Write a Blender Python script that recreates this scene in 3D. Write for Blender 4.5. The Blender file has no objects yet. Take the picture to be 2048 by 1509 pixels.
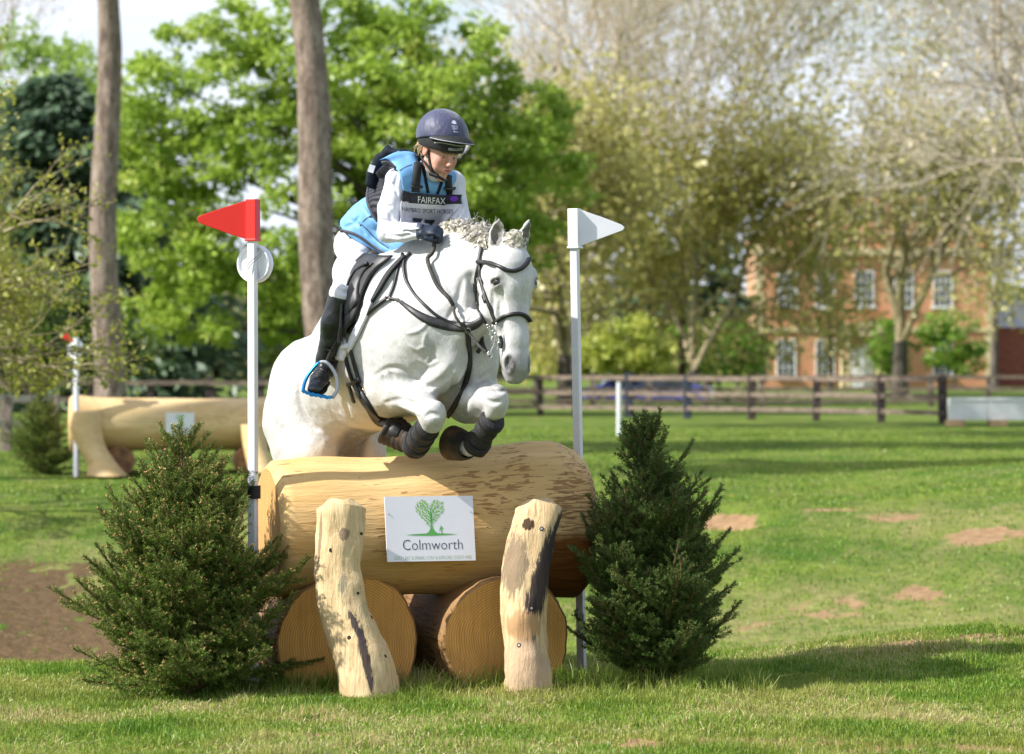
import bpy, bmesh, math, random, os
import numpy as np
from mathutils import Vector, Matrix
from mathutils.bvhtree import BVHTree

SC = bpy.context.scene
COL = SC.collection
R = math.radians
rng = np.random.default_rng(7)
random.seed(7)

# ---------------------------------------------------------------- camera
FPX = 6880.0                                   # focal length in pixels of the 2048 px wide photograph
cam_data = bpy.data.cameras.new('camera')
cam = bpy.data.objects.new('camera', cam_data)
COL.objects.link(cam)
cam.location = (0, -16, 1.52)
cam.rotation_euler = (R(90) - math.atan(28.5 / FPX), 0, 0)
cam_data.sensor_width = 36
cam_data.lens = FPX / 2048 * 36
cam_data.clip_start = 0.5
cam_data.clip_end = 4000
cam_data.dof.use_dof = True
cam_data.dof.focus_distance = 15.95
cam_data.dof.aperture_fstop = 4.2
SC.camera = cam

# ---------------------------------------------------------------- sky and sun
SUN_EL, SUN_SIDE = R(41), R(17)                # height; how far round towards the viewer from due left
to_sun = Vector((-math.cos(SUN_SIDE) * math.cos(SUN_EL), -math.sin(SUN_SIDE) * math.cos(SUN_EL), math.sin(SUN_EL)))
world = bpy.data.worlds.new('World')
SC.world = world
world.use_nodes = True
wt = world.node_tree
wt.nodes.clear()
sky = wt.nodes.new('ShaderNodeTexSky')
sky.sky_type = 'NISHITA'
sky.sun_disc = False
sky.sun_elevation = SUN_EL
sky.sun_rotation = math.atan2(to_sun.x, to_sun.y)
sky.dust_density = 1.5
tc = wt.nodes.new('ShaderNodeTexCoord')
mp = wt.nodes.new('ShaderNodeMapping')
mp.inputs['Scale'].default_value = (1, 1, 2.6)
nz = wt.nodes.new('ShaderNodeTexNoise')
nz.inputs['Scale'].default_value = 5.0
nz.inputs['Detail'].default_value = 7
nz.inputs['Roughness'].default_value = 0.55
cr = wt.nodes.new('ShaderNodeValToRGB')
cr.color_ramp.elements[0].position = 0.30
cr.color_ramp.elements[1].position = 0.52
mx = wt.nodes.new('ShaderNodeMix')
mx.data_type = 'RGBA'
mx.inputs[7].default_value = (5.4, 5.8, 6.6, 1)     # sunlit cloud
bg = wt.nodes.new('ShaderNodeBackground')
bg.inputs['Strength'].default_value = 0.125
wo = wt.nodes.new('ShaderNodeOutputWorld')
L = wt.links
L.new(tc.outputs['Generated'], mp.inputs[0]); L.new(mp.outputs[0], nz.inputs['Vector'])
sz = wt.nodes.new('ShaderNodeSeparateXYZ'); el_ = wt.nodes.new('ShaderNodeMapRange'); mu_ = wt.nodes.new('ShaderNodeMath'); mu_.operation = 'MULTIPLY'
el_.inputs[1].default_value = 0.12; el_.inputs[2].default_value = 0.55; el_.inputs[3].default_value = 1.0; el_.inputs[4].default_value = 0.35   # cloud banks thin out overhead
L.new(tc.outputs['Generated'], sz.inputs[0]); L.new(sz.outputs['Z'], el_.inputs[0]); L.new(nz.outputs['Fac'], cr.inputs[0])
L.new(cr.outputs[0], mu_.inputs[0]); L.new(el_.outputs[0], mu_.inputs[1]); L.new(mu_.outputs[0], mx.inputs[0])
L.new(sky.outputs[0], mx.inputs[6]); L.new(mx.outputs[2], bg.inputs[0]); L.new(bg.outputs[0], wo.inputs[0])
sd = bpy.data.lights.new('sun', 'SUN')
sd.energy = 4.8
sd.angle = R(0.55)
sd.color = (1.0, 0.965, 0.91)
sun = bpy.data.objects.new('sun', sd)
COL.objects.link(sun)
sun.rotation_euler = (-to_sun).to_track_quat('-Z', 'Y').to_euler()
sun.location = to_sun * 60
SC.view_settings.view_transform = 'Standard'
SC.view_settings.look = 'None'
SC.view_settings.gamma = 1
SC.view_settings.exposure = 0.66
SC.cycles.use_denoising = True
SC.cycles.max_bounces = 8
SC.cycles.diffuse_bounces = 3
SC.cycles.transmission_bounces = 4
SC.cycles.transparent_max_bounces = 6
SC.cycles.sample_clamp_indirect = 6
SC.cycles.caustics_reflective = False
SC.cycles.caustics_refractive = False

# ---------------------------------------------------------------- helpers
def P(u, v, y):
    """the point at world depth y seen at pixel (u, v) of the photograph"""
    d = y + 16.0
    return Vector(((u - 1024) / FPX * d, y, 1.52 - (v - 726) / FPX * d))

def clamp(a, lo, hi): return max(lo, min(hi, a))

def mesh(name, verts, faces, mat=None, parent=None, smooth=True, attrs=None):
    """faces: (n,3)/(n,4) array or a list of tuples (or a list of arrays)"""
    me = bpy.data.meshes.new(name)
    verts = np.asarray(verts, dtype=np.float32)
    if isinstance(faces, np.ndarray):
        faces = [faces]
    if len(faces) and isinstance(faces[0], np.ndarray) and faces[0].ndim == 2:
        me.vertices.add(len(verts)); me.vertices.foreach_set('co', verts.ravel())
        idx = np.concatenate([f.ravel() for f in faces]).astype(np.int32)
        tot = np.concatenate([np.full(len(f), f.shape[1]) for f in faces]).astype(np.int32)
        st = np.concatenate([[0], np.cumsum(tot)[:-1]]).astype(np.int32)
        me.loops.add(len(idx)); me.loops.foreach_set('vertex_index', idx)
        me.polygons.add(len(tot)); me.polygons.foreach_set('loop_start', st); me.polygons.foreach_set('loop_total', tot)
        me.update(calc_edges=True)
        me.validate()
    else:
        me.from_pydata([tuple(v) for v in verts], [], [tuple(f) for f in faces])
        me.update()
    if smooth:
        me.polygons.foreach_set('use_smooth', np.ones(len(me.polygons), dtype=bool))
    if attrs:
        for k, a in attrs.items():
            a = np.asarray(a, dtype=np.float32)
            if a.ndim == 1:
                at = me.attributes.new(k, 'FLOAT', 'POINT'); at.data.foreach_set('value', a)
            else:
                at = me.attributes.new(k, 'FLOAT_COLOR', 'POINT'); at.data.foreach_set('color', a.ravel())
    if mat is not None:
        me.materials.append(mat)
    o = bpy.data.objects.new(name, me)
    COL.objects.link(o)
    if parent is not None:
        o.parent = parent
    return o

def tag(o, label=None, cat=None, group=None, kind=None):
    if label: o['label'] = label
    if cat: o['category'] = cat
    if group: o['group'] = group
    if kind: o['kind'] = kind
    return o

def empty(name, label, cat, loc=(0, 0, 0), group=None, rz=0.0):
    o = bpy.data.objects.new(name, None)
    COL.objects.link(o)
    o.empty_display_size = 0.1
    o.location = loc; o.rotation_euler = (0, 0, rz)
    return tag(o, label, cat, group)

def adopt(o, parent):
    """parent o (built in world space) keeping its place"""
    o.parent = parent
    m = Matrix.Translation(parent.location) @ parent.rotation_euler.to_matrix().to_4x4()
    o.matrix_parent_inverse = m.inverted()
    return o

class MB:
    """collects simple shapes into one mesh"""
    def __init__(s): s.v = []; s.f = []
    def add(s, vs, fs):
        n = len(s.v); s.v += [tuple(v) for v in vs]; s.f += [tuple(i + n for i in f) for f in fs]; return s
    def box(s, lo, hi, M=None, bev=0.0):
        x0, y0, z0 = lo; x1, y1, z1 = hi
        vs = [Vector(p) for p in ((x0,y0,z0),(x1,y0,z0),(x1,y1,z0),(x0,y1,z0),(x0,y0,z1),(x1,y0,z1),(x1,y1,z1),(x0,y1,z1))]
        if M is not None: vs = [M @ v for v in vs]
        return s.add(vs, [(0,3,2,1),(4,5,6,7),(0,1,5,4),(1,2,6,5),(2,3,7,6),(3,0,4,7)])
    def tube(s, pts, rad, n=8, caps=True):
        vs, fs = tube(pts, rad, n, caps); return s.add(vs, fs)
    def build(s, name, mat, parent=None, smooth=False, bevel=0.0):
        o = mesh(name, s.v, s.f, mat, parent, smooth)
        if bevel:
            m = o.modifiers.new('bevel', 'BEVEL'); m.width = bevel; m.segments = 2; m.limit_method = 'ANGLE'
        return o

def frames(pts):
    pts = [Vector(p) for p in pts]
    T = []
    for i in range(len(pts)):
        a = pts[max(i - 1, 0)]; b = pts[min(i + 1, len(pts) - 1)]
        t = (b - a)
        T.append(t.normalized() if t.length > 1e-9 else Vector((0, 0, 1)))
    n = T[0].orthogonal().normalized()
    out = []
    for t in T:
        n = (n - t * n.dot(t))
        n = n.normalized() if n.length > 1e-6 else t.orthogonal().normalized()
        out.append((t, n, t.cross(n)))
    return out

def tube(pts, rad, n=8, caps=True):
    fr = frames(pts)
    if not hasattr(rad, '__len__'): rad = [rad] * len(pts)
    vs = []; fs = []
    for p, r, (t, a, b) in zip(pts, rad, fr):
        p = Vector(p)
        for k in range(n):
            an = 2 * math.pi * k / n
            vs.append(p + a * (r * math.cos(an)) + b * (r * math.sin(an)))
    for i in range(len(pts) - 1):
        for k in range(n):
            k2 = (k + 1) % n
            fs.append((i * n + k, i * n + k2, (i + 1) * n + k2, (i + 1) * n + k))
    if caps:
        fs.append(tuple(range(n - 1, -1, -1))); fs.append(tuple((len(pts) - 1) * n + k for k in range(n)))
    return vs, fs

def spline(pts, n):
    """Catmull-Rom through pts (tuples of any dimension), n samples"""
    p = np.array([tuple(q) for q in pts], float)
    p = np.vstack([2 * p[0] - p[1], p, 2 * p[-1] - p[-2]])
    m = len(p) - 3
    out = []
    for t in np.linspace(0, m, n):
        i = min(int(t), m - 1); f = t - i
        a, b, c, d = p[i:i + 4]
        out.append(0.5 * (2 * b + (c - a) * f + (2 * a - 5 * b + 4 * c - d) * f * f + (3 * b - a - 3 * c + d) * f ** 3))
    return np.array(out)

# value noise on numpy arrays
_tab = rng.random((64, 64, 64)).astype(np.float32)
def vnoise(x, y, z=0.0, oct=1):
    x = np.asarray(x, dtype=np.float64); y = np.asarray(y, dtype=np.float64); z = np.asarray(z, dtype=np.float64) + 0 * x
    tot = 0; amp = 1; s = 0
    for o in range(oct):
        xi = np.floor(x).astype(int); yi = np.floor(y).astype(int); zi = np.floor(z).astype(int)
        fx = x - xi; fy = y - yi; fz = z - zi
        fx = fx * fx * (3 - 2 * fx); fy = fy * fy * (3 - 2 * fy); fz = fz * fz * (3 - 2 * fz)
        def g(a, b, c): return _tab[(xi + a) % 64, (yi + b) % 64, (zi + c) % 64]
        v = ((g(0,0,0)*(1-fx)+g(1,0,0)*fx)*(1-fy)+(g(0,1,0)*(1-fx)+g(1,1,0)*fx)*fy)*(1-fz) + \
            ((g(0,0,1)*(1-fx)+g(1,0,1)*fx)*(1-fy)+(g(0,1,1)*(1-fx)+g(1,1,1)*fx)*fy)*fz
        tot = tot + v * amp; s += amp; amp *= 0.5; x = x * 2.03 + 11.3; y = y * 2.03 + 5.7; z = z * 2.03 + 3.1
    return tot / s

# ---------------------------------------------------------------- materials
def new_mat(name):
    m = bpy.data.materials.new(name); m.use_nodes = True
    nt = m.node_tree; nt.nodes.clear()
    return m, nt

def N(nt, typ, **kw):
    n = nt.nodes.new(typ)
    for k, v in kw.items():
        if k in n.inputs:
            if hasattr(v, 'is_linked') or isinstance(v, bpy.types.NodeSocket): nt.links.new(v, n.inputs[k])
            else: n.inputs[k].default_value = v
        else: setattr(n, k, v)
    return n

def mixc(nt, fac, a, b, mode='MIX'):
    n = nt.nodes.new('ShaderNodeMix'); n.data_type = 'RGBA'; n.blend_type = mode
    for i, v in ((0, fac), (6, a), (7, b)):
        if isinstance(v, bpy.types.NodeSocket): nt.links.new(v, n.inputs[i])
        else: n.inputs[i].default_value = v if i == 0 else (tuple(v) + (1,))[:4]
    return n.outputs[2]

def ramp(nt, fac, stops):
    n = nt.nodes.new('ShaderNodeValToRGB'); nt.links.new(fac, n.inputs[0])
    e = n.color_ramp.elements
    while len(e) < len(stops): e.new(0.5)
    for el, (p, c) in zip(e, stops):
        el.position = p
        el.color = (c, c, c, 1) if not hasattr(c, '__len__') else tuple(c) + (1,)
    return n.outputs[0]

def noise(nt, scale, detail=4, rough=0.5, vec=None, dist=0.0, mscale=None, coord='Object', raw=False):
    if vec is None:
        vec = N(nt, 'ShaderNodeTexCoord').outputs[coord]
    if mscale:
        m = N(nt, 'ShaderNodeMapping'); m.inputs['Scale'].default_value = mscale; nt.links.new(vec, m.inputs[0]); vec = m.outputs[0]
    n = N(nt, 'ShaderNodeTexNoise', Scale=scale, Detail=detail, Roughness=rough, Distortion=dist)
    nt.links.new(vec, n.inputs['Vector'])
    if raw: return n.outputs['Fac']
    m_ = N(nt, 'ShaderNodeMath', operation='MULTIPLY_ADD'); m_.use_clamp = True; nt.links.new(n.outputs['Fac'], m_.inputs[0])   # spread the noise over 0..1
    m_.inputs[1].default_value = 1.75; m_.inputs[2].default_value = -0.375
    return m_.outputs[0]

def finish(nt, color, rough=0.6, spec=0.5, bump=None, bstr=0.3, bdist=0.01, metallic=0.0, sheen=0.0, extra=None):
    b = N(nt, 'ShaderNodeBsdfPrincipled')
    if isinstance(color, bpy.types.NodeSocket): nt.links.new(color, b.inputs['Base Color'])
    else: b.inputs['Base Color'].default_value = tuple(color) + (1,)
    if isinstance(rough, bpy.types.NodeSocket): nt.links.new(rough, b.inputs['Roughness'])
    else: b.inputs['Roughness'].default_value = rough
    b.inputs['Specular IOR Level'].default_value = spec
    b.inputs['Metallic'].default_value = metallic
    if sheen: b.inputs['Sheen Weight'].default_value = sheen
    if extra:
        for k, v in extra.items(): b.inputs[k].default_value = v
    if bump is not None:
        bn = N(nt, 'ShaderNodeBump', Strength=bstr, Distance=bdist); nt.links.new(bump, bn.inputs['Height'])
        nt.links.new(bn.outputs[0], b.inputs['Normal'])
    o = N(nt, 'ShaderNodeOutputMaterial'); nt.links.new(b.outputs[0], o.inputs[0])
    return b

def plain(name, c, rough=0.6, var=0.12, scale=30, spec=0.5, bstr=0.15, bdist=0.003, metallic=0.0, mscale=None, **kw):
    m, nt = new_mat(name)
    n = noise(nt, scale, 5, 0.6, mscale=mscale)
    dark = tuple(x * (1 - var * 1.6) for x in c); light = tuple(min(1, x * (1 + var)) for x in c)
    col = ramp(nt, n, [(0.3, dark), (0.7, light)])
    finish(nt, col, rough, spec, n, bstr, bdist, metallic, **kw)
    return m

def leaf_mat(name, c1, c2, c3=None, trans=0.45, tscale=0.35):
    """foliage: colour per leaf (attribute 'var'), some light passes through"""
    m, nt = new_mat(name)
    a = N(nt, 'ShaderNodeAttribute', attribute_name='var').outputs['Fac']
    stops = [(0.0, c1), (0.75, c2)] + ([(1.0, c3)] if c3 else [])
    col = ramp(nt, a, stops)
    n = noise(nt, tscale, 3, 0.6)
    col = mixc(nt, ramp(nt, n, [(0.35, 0.0), (0.7, 0.5)]), col, c2)
    d = N(nt, 'ShaderNodeBsdfDiffuse'); nt.links.new(col, d.inputs[0])
    t = N(nt, 'ShaderNodeBsdfTranslucent'); nt.links.new(col, t.inputs[0])
    g = N(nt, 'ShaderNodeBsdfGlossy', Roughness=0.45); g.inputs[0].default_value = (1, 1, 1, 1)
    ms = N(nt, 'ShaderNodeMixShader'); ms.inputs[0].default_value = trans
    nt.links.new(d.outputs[0], ms.inputs[1]); nt.links.new(t.outputs[0], ms.inputs[2])
    m2 = N(nt, 'ShaderNodeMixShader'); m2.inputs[0].default_value = 0.03
    nt.links.new(ms.outputs[0], m2.inputs[1]); nt.links.new(g.outputs[0], m2.inputs[2])
    o = N(nt, 'ShaderNodeOutputMaterial'); nt.links.new(m2.outputs[0], o.inputs[0])
    return m
# ================================================================ SETTING
def sm(t):
    t = np.clip(t, 0, 1); return t * t * (3 - 2 * t)

def hgt(x, y):
    """ground height: near plateau, a hollow behind the fence, then the open field"""
    x = np.asarray(x, float); y = np.asarray(y, float)
    yc = 1.25 + 0.5 * sm((x + 0.5) / 3) + 0.35 * (vnoise(x * 0.9 + 30, y * 0.2) - 0.5)
    depth = 1.15 - 0.22 * sm((x - 0) / 4)
    h = -depth * sm((y - yc) / 4.2) * (1 - sm((y - 8.0) / 14.5))
    h = h + 0.16 * sm((x - 0.75) / 1.9) * np.exp(-((y - 1.5) / 1.1) ** 2)
    h = h + 0.03 * (vnoise(x * 1.1, y * 1.1, 0, 3) - 0.5) * np.exp(-(np.maximum(np.abs(y) - 3, 0) / 6) ** 2)
    h = h + 0.22 * (vnoise(x * 0.35 + 9, y * 0.35, 4, 3) - 0.5) * sm((y - 3) / 3) * (1 - sm((y - 40) / 30))
    # scarp of bare earth in the far side of the hollow
    h = h - 0.34 * np.exp(-((x - 2.1) / 0.5) ** 2) * np.exp(-((y - 19.9) / 0.8) ** 2)
    h = h - 0.2 * np.exp(-((x - 1.1) / 0.8) ** 2) * np.exp(-((y - 19.9) / 0.8) ** 2)
    h = h + 0.25 * sm((x - 3.5) / 4) * sm((y - 6) / 6) * (1 - sm((y - 26) / 12))
    h = h - 0.35 * np.exp(-((x + 4.2) / 1.5) ** 2) * np.exp(-((y - 12.5) / 3.0) ** 2)
    h = h - 0.5 * np.exp(-((x - 6.3) / 7) ** 2) * np.exp(-((y - 135) / 9) ** 2)          # the track beyond the fences lies lower
    return h

def gz(x, y): return float(hgt(np.array([x]), np.array([y]))[0])

def soil_mask(x, y):
    n = vnoise(x * 1.7, y * 1.7, 7, 4)
    n2 = vnoise(x * 6, y * 6, 2, 3)
    def blob(cx, cy, rx, ry, amp=1.0): return amp * np.exp(-(((x - cx) / rx) ** 2 + ((y - cy) / ry) ** 2))
    s = blob(2.1, 20.0, 0.45, 0.7, 1.9) + blob(1.2, 20.0, 0.6, 0.6, 1.6)
    s += blob(2.05, 1.25, 0.6, 0.25, .95) + blob(-2.15, 1.2, 0.2, 0.12, 1.1)
    s += blob(3.3, 20.4, .5, .4, .75) + blob(3.9, 19.4, 0.5, .5, .78) + blob(4.6, 17.6, 0.6, .7, .85) + blob(2.9, 14.2, .8, 1.0, .6) + blob(2.0, 13.4, .6, .7, .5) + blob(3.7, 14.8, .25, .8, .72)
    s += blob(-4.1, 13.4, 1.3, 2.0, 1.25) + blob(-4.9, 16, 1.0, 2.0, .8) + blob(-3.0, 17.5, 1.2, 1.2, .5) + blob(-2.6, 13.2, 1.0, 1.2, .55)
    s += blob(0.8, -2.25, 1.3, 0.35, 0.75) + blob(-.4, -1.3, .5, .2, .5) + blob(1.5, -1.1, .4, .15, .5) + blob(1.7, -2.6, 0.7, 0.2, .6) + blob(-.7, -2.0, .25, .12, .7)
    n4 = vnoise(x * 14, y * 9, 5, 3)
    return np.clip((s * (0.35 + 1.1 * n + 0.5 * n2) - 0.40) * 1.7, 0, 1) * sm((0.5 * n2 + 0.5 * n4 - 0.36) * 6 + s * 0.45)

def dry_mask(x, y):
    """parched yellow turf on the far side of the hollow and in bands over the field"""
    def blob(cx, cy, rx, ry, amp=1.0): return amp * np.exp(-(((x - cx) / rx) ** 2 + ((y - cy) / ry) ** 2))
    n = vnoise(x * 1.3 + 4, y * .8, 11, 4); n2 = vnoise(x * 5, y * 2.5, 13, 3)
    s = blob(2.7, 13.2, 1.7, 2.0, 1.0) + blob(4.6, 18.5, 1.2, 2.4, .9) + blob(-3.4, 16.5, 1.8, 2.0, .7) + blob(-2.3, 20, 1.6, 1.6, .6) + .25
    return np.clip((s * (.1 + 1.3 * n + .8 * n2) - .48) * 1.3, 0, .75)

def grade(lo, hi, step, far, g):
    a = list(np.arange(lo, hi + 1e-6, step)); s = step
    while a[-1] < far: s *= g; a.append(a[-1] + s)
    return a
xs = grade(0, 5.4, 0.06, 900, 1.16); xs = np.array([-q for q in xs[:0:-1]] + xs)
ys = list(np.arange(-7, 2.6, 0.06)) + list(np.arange(2.6, 30, 0.15))
ys = np.array([-60, -30, -18, -12, -9] + ys + grade(30, 31, 0.5, 1900, 1.1))
GX, GY = np.meshgrid(xs, ys)
GZ = hgt(GX, GY)
soil = soil_mask(GX, GY)
nx, ny = len(xs), len(ys)
ii = (np.arange(ny - 1)[:, None] * nx + np.arange(nx - 1)[None, :]).ravel()
quads = np.stack([ii, ii + 1, ii + nx + 1, ii + nx], 1)

m_ground, nt = new_mat('turf')
geo = N(nt, 'ShaderNodeNewGeometry').outputs['Position']
n1 = noise(nt, 0.55, 5, 0.6, vec=geo)
n2 = noise(nt, 9, 6, 0.7, vec=geo)
n3 = noise(nt, 2.4, 5, 0.65, vec=geo, mscale=(1, 0.35, 1))
c = mixc(nt, ramp(nt, n1, [(0.38, 0), (0.62, 1)]), (0.10, 0.185, 0.022), (0.22, 0.285, 0.045))
c = mixc(nt, ramp(nt, n3, [(0.45, 0), (0.72, 0.75)]), c, (0.30, 0.27, 0.10))
c = mixc(nt, ramp(nt, n2, [(0.35, 0.5), (0.75, 0.0)]), c, (0.05, 0.10, 0.015))
dr_ = N(nt, 'ShaderNodeAttribute', attribute_name='dry').outputs['Fac']
n5 = noise(nt, 1.9, 4, .6, vec=geo, mscale=(1, .5, 1))
c = mixc(nt, ramp(nt, n5, [(.2, .55), (.6, 0)]), c, (.065, .13, .014))
n6 = noise(nt, 5.5, 6, .75, vec=geo, mscale=(1, .6, 1))
dm_ = N(nt, 'ShaderNodeMath', operation='MULTIPLY'); nt.links.new(dr_, dm_.inputs[0]); nt.links.new(ramp(nt, n6, [(.25, .15), (.75, 1)]), dm_.inputs[1]); dr_ = dm_.outputs[0]
c = mixc(nt, dr_, c, mixc(nt, n2, (.24, .21, .08), (.48, .40, .18)))
so = N(nt, 'ShaderNodeAttribute', attribute_name='soil').outputs['Fac']
sb_ = N(nt, 'ShaderNodeMath', operation='MULTIPLY_ADD'); nt.links.new(n6, sb_.inputs[0]); sb_.inputs[1].default_value = .95; sb_.inputs[2].default_value = -.72
sa_ = N(nt, 'ShaderNodeMath', operation='ADD'); nt.links.new(so, sa_.inputs[0]); nt.links.new(sb_.outputs[0], sa_.inputs[1])
so = ramp(nt, sa_.outputs[0], [(.0, 0), (.30, 1)])
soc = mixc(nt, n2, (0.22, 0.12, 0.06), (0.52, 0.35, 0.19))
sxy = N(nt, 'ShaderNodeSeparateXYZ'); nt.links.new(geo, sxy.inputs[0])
soc = mixc(nt, ramp(nt, N(nt, 'ShaderNodeMapRange', **{'Value': sxy.outputs['X'], 'From Min': -2.2, 'From Max': -1.2}).outputs[0], [(0, 1), (1, 0)]), soc, mixc(nt, n2, (0.07, 0.05, 0.025), (0.22, 0.14, 0.07)))     # left bank soil darkened: shade of the hollow put into its colour
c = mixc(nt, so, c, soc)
finish(nt, c, 0.95, 0.1, n2, 0.9, 0.05)
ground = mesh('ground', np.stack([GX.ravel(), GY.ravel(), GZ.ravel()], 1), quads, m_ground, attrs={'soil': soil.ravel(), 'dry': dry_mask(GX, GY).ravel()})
tag(ground, kind='structure')

# ---------------------------------------------------------------- grass blades
m_grass, nt = new_mat('grass_blade')
a = N(nt, 'ShaderNodeAttribute', attribute_name='var').outputs['Fac']
geo = N(nt, 'ShaderNodeNewGeometry').outputs['Position']
n1 = noise(nt, 1.1, 4, 0.6, vec=geo)
c = ramp(nt, a, [(0, (0.09, 0.19, 0.018)), (0.42, (0.19, 0.32, 0.030)), (0.68, (0.33, 0.41, 0.07)), (0.84, (0.50, 0.43, 0.16)), (1, (0.58, 0.46, 0.25))])
c = mixc(nt, ramp(nt, n1, [(0.42, 0.0), (0.68, 0.6)]), c, (0.34, 0.35, 0.08))
d = N(nt, 'ShaderNodeBsdfDiffuse'); nt.links.new(c, d.inputs[0])
t = N(nt, 'ShaderNodeBsdfTranslucent'); nt.links.new(c, t.inputs[0])
g = N(nt, 'ShaderNodeBsdfGlossy', Roughness=0.4)
ms = N(nt, 'ShaderNodeMixShader'); ms.inputs[0].default_value = 0.35
nt.links.new(d.outputs[0], ms.inputs[1]); nt.links.new(t.outputs[0], ms.inputs[2])
m2 = N(nt, 'ShaderNodeMixShader'); m2.inputs[0].default_value = 0.025
nt.links.new(ms.outputs[0], m2.inputs[1]); nt.links.new(g.outputs[0], m2.inputs[2])
o = N(nt, 'ShaderNodeOutputMaterial'); nt.links.new(m2.outputs[0], o.inputs[0])

def blades(x, y, hb, w, name, vmax=1.0):
    n = len(x); z = hgt(x, y)
    an = rng.random(n) * 2 * np.pi
    lean = rng.normal(0, 0.85, n) * hb
    la = rng.random(n) * 2 * np.pi
    bx, by = np.cos(an) * w / 2, np.sin(an) * w / 2
    lx, ly = np.cos(la) * lean, np.sin(la) * lean
    z0 = z - 0.012
    V = np.empty((n, 5, 3), np.float32)
    V[:, 0] = np.stack([x - bx, y - by, z0], 1); V[:, 1] = np.stack([x + bx, y + by, z0], 1)
    V[:, 2] = np.stack([x - bx * .8 + lx * .35, y - by * .8 + ly * .35, z + hb * .55], 1)
    V[:, 3] = np.stack([x + bx * .8 + lx * .35, y + by * .8 + ly * .35, z + hb * .55], 1)
    V[:, 4] = np.stack([x + lx, y + ly, z + hb * (1 - 0.25 * np.abs(lean) / (hb + 1e-6)).clip(0.3, 1)], 1)
    b = (np.arange(n) * 5)[:, None]
    F4 = b + np.array([[0, 1, 3, 2]]); F3 = b + np.array([[2, 3, 4]])
    dry = vnoise(x * 2.2 + 7, y * 2.2, 9, 3); var = np.repeat(np.clip(rng.random(n) * .85 + (dry - .5) * 1.3 + .08, 0, 1), 5) * vmax
    return mesh(name, V.reshape(-1, 3), [F4, F3], m_grass, attrs={'var': var})

# lawn in front of and around the fence
n = int(380000 * (0.25 if os.environ.get('QUICK') else 1))
x = rng.uniform(-2.75, 2.85, n); y = -3.1 + 5.6 * rng.random(n) ** 0.92
keep = rng.random(n) > soil_mask(x, y) * 0.9
clump = vnoise(x * 5, y * 5, 1, 3)
keep &= rng.random(n) < 0.35 + 1.3 * clump
x, y, clump = x[keep], y[keep], clump[keep]
edge = np.exp(-((y - 0.0) / 0.33) ** 2) * (np.abs(x + 0.1) < 1.3)
hb = 0.012 + 0.020 * rng.random(len(x)) ** 2 + 0.045 * np.maximum(clump - 0.47, 0) * rng.random(len(x)) * 4
hb = hb + edge * (0.02 + 0.13 * rng.random(len(x)) ** 3)
tag(blades(x, y, hb, 0.0028 + 0.0022 * rng.random(len(x)), 'grass'), kind='stuff')
# coarser tufts through the hollow and out over the field
n = int(190000 * (0.3 if os.environ.get('QUICK') else 1))
d_ = 18.3 + 62 * rng.random(n) ** 1.6
y = d_ - 16; x = rng.uniform(-0.17, 0.17, n) * d_
keep = (rng.random(n) > soil_mask(x, y) * 1.0 + dry_mask(x, y) * .3) & (rng.random(n) < 0.2 + 1.4 * vnoise(x * 1.6, y * 1.6, 3, 3))
x, y = x[keep], y[keep]
tag(blades(x, y, (0.015 + 0.035 * rng.random(len(x)) ** 2) , 0.006 + 0.00025 * (y + 16), 'field_grass', .70), kind='stuff')

# little clods and dead tufts of earth
m_earth = plain('earth', (0.36, 0.22, 0.12), 0.95, 0.35, 40, 0.1, 0.8, 0.02)
n = 2600; x = rng.uniform(-2.7, 2.8, n); y = rng.uniform(-3.0, 2.0, n); k_ = rng.random(n) < soil_mask(x, y) * 1.2 + .03; x, y = x[k_], y[k_]; n = len(x)
r_ = (.003 + .011 * rng.random(n) ** 3)[:, None]; c_ = np.stack([x, y, hgt(x, y) + .002], 1)
dv = np.array([[1, 0, 0], [0, 1, 0], [-1, 0, 0], [0, -1, 0], [0, 0, .8], [0, 0, -.8]])
V = np.stack([c_ + (d + rng.normal(0, .25, (n, 3))) * r_ for d in dv], 1).astype(np.float32); b_ = (np.arange(n) * 6)[:, None]
F = np.concatenate([b_ + np.array([q]) for q in ([0, 1, 4], [1, 2, 4], [2, 3, 4], [3, 0, 4], [1, 0, 5], [2, 1, 5], [3, 2, 5], [0, 3, 5])])
tag(mesh('earth_crumbs', V.reshape(-1, 3), F, m_earth, None, False), kind='stuff')
# dead straw lying in the turf, and broad-leaved weeds
n = 5200; x = rng.uniform(-2.7, 2.8, n); y = rng.uniform(-3.0, 1.6, n); k_ = vnoise(x * 2.2 + 7, y * 2.2, 9, 3) > .46; x, y = x[k_], y[k_]; n = len(x)
an = rng.random(n) * 6.283; L_ = .02 + .05 * rng.random(n); z = hgt(x, y) + .010 + .014 * rng.random(n); w_ = .0011
dx, dy = np.cos(an), np.sin(an); tz = rng.normal(0, .010, n)
V = np.stack([np.stack([x - dy * w_, y + dx * w_, z], 1), np.stack([x + dy * w_, y - dx * w_, z], 1), np.stack([x + dx * L_ + dy * w_, y + dy * L_ - dx * w_, z + tz], 1), np.stack([x + dx * L_ - dy * w_, y + dy * L_ + dx * w_, z + tz], 1)], 1).astype(np.float32)
tag(mesh('dry_straw', V.reshape(-1, 3), (np.arange(n) * 4)[:, None] + np.array([[0, 1, 2, 3]]), plain('straw', (.62, .50, .28), .8, .2, 20), None, False), kind='stuff')
wd_v = []; wd_f = []
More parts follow.
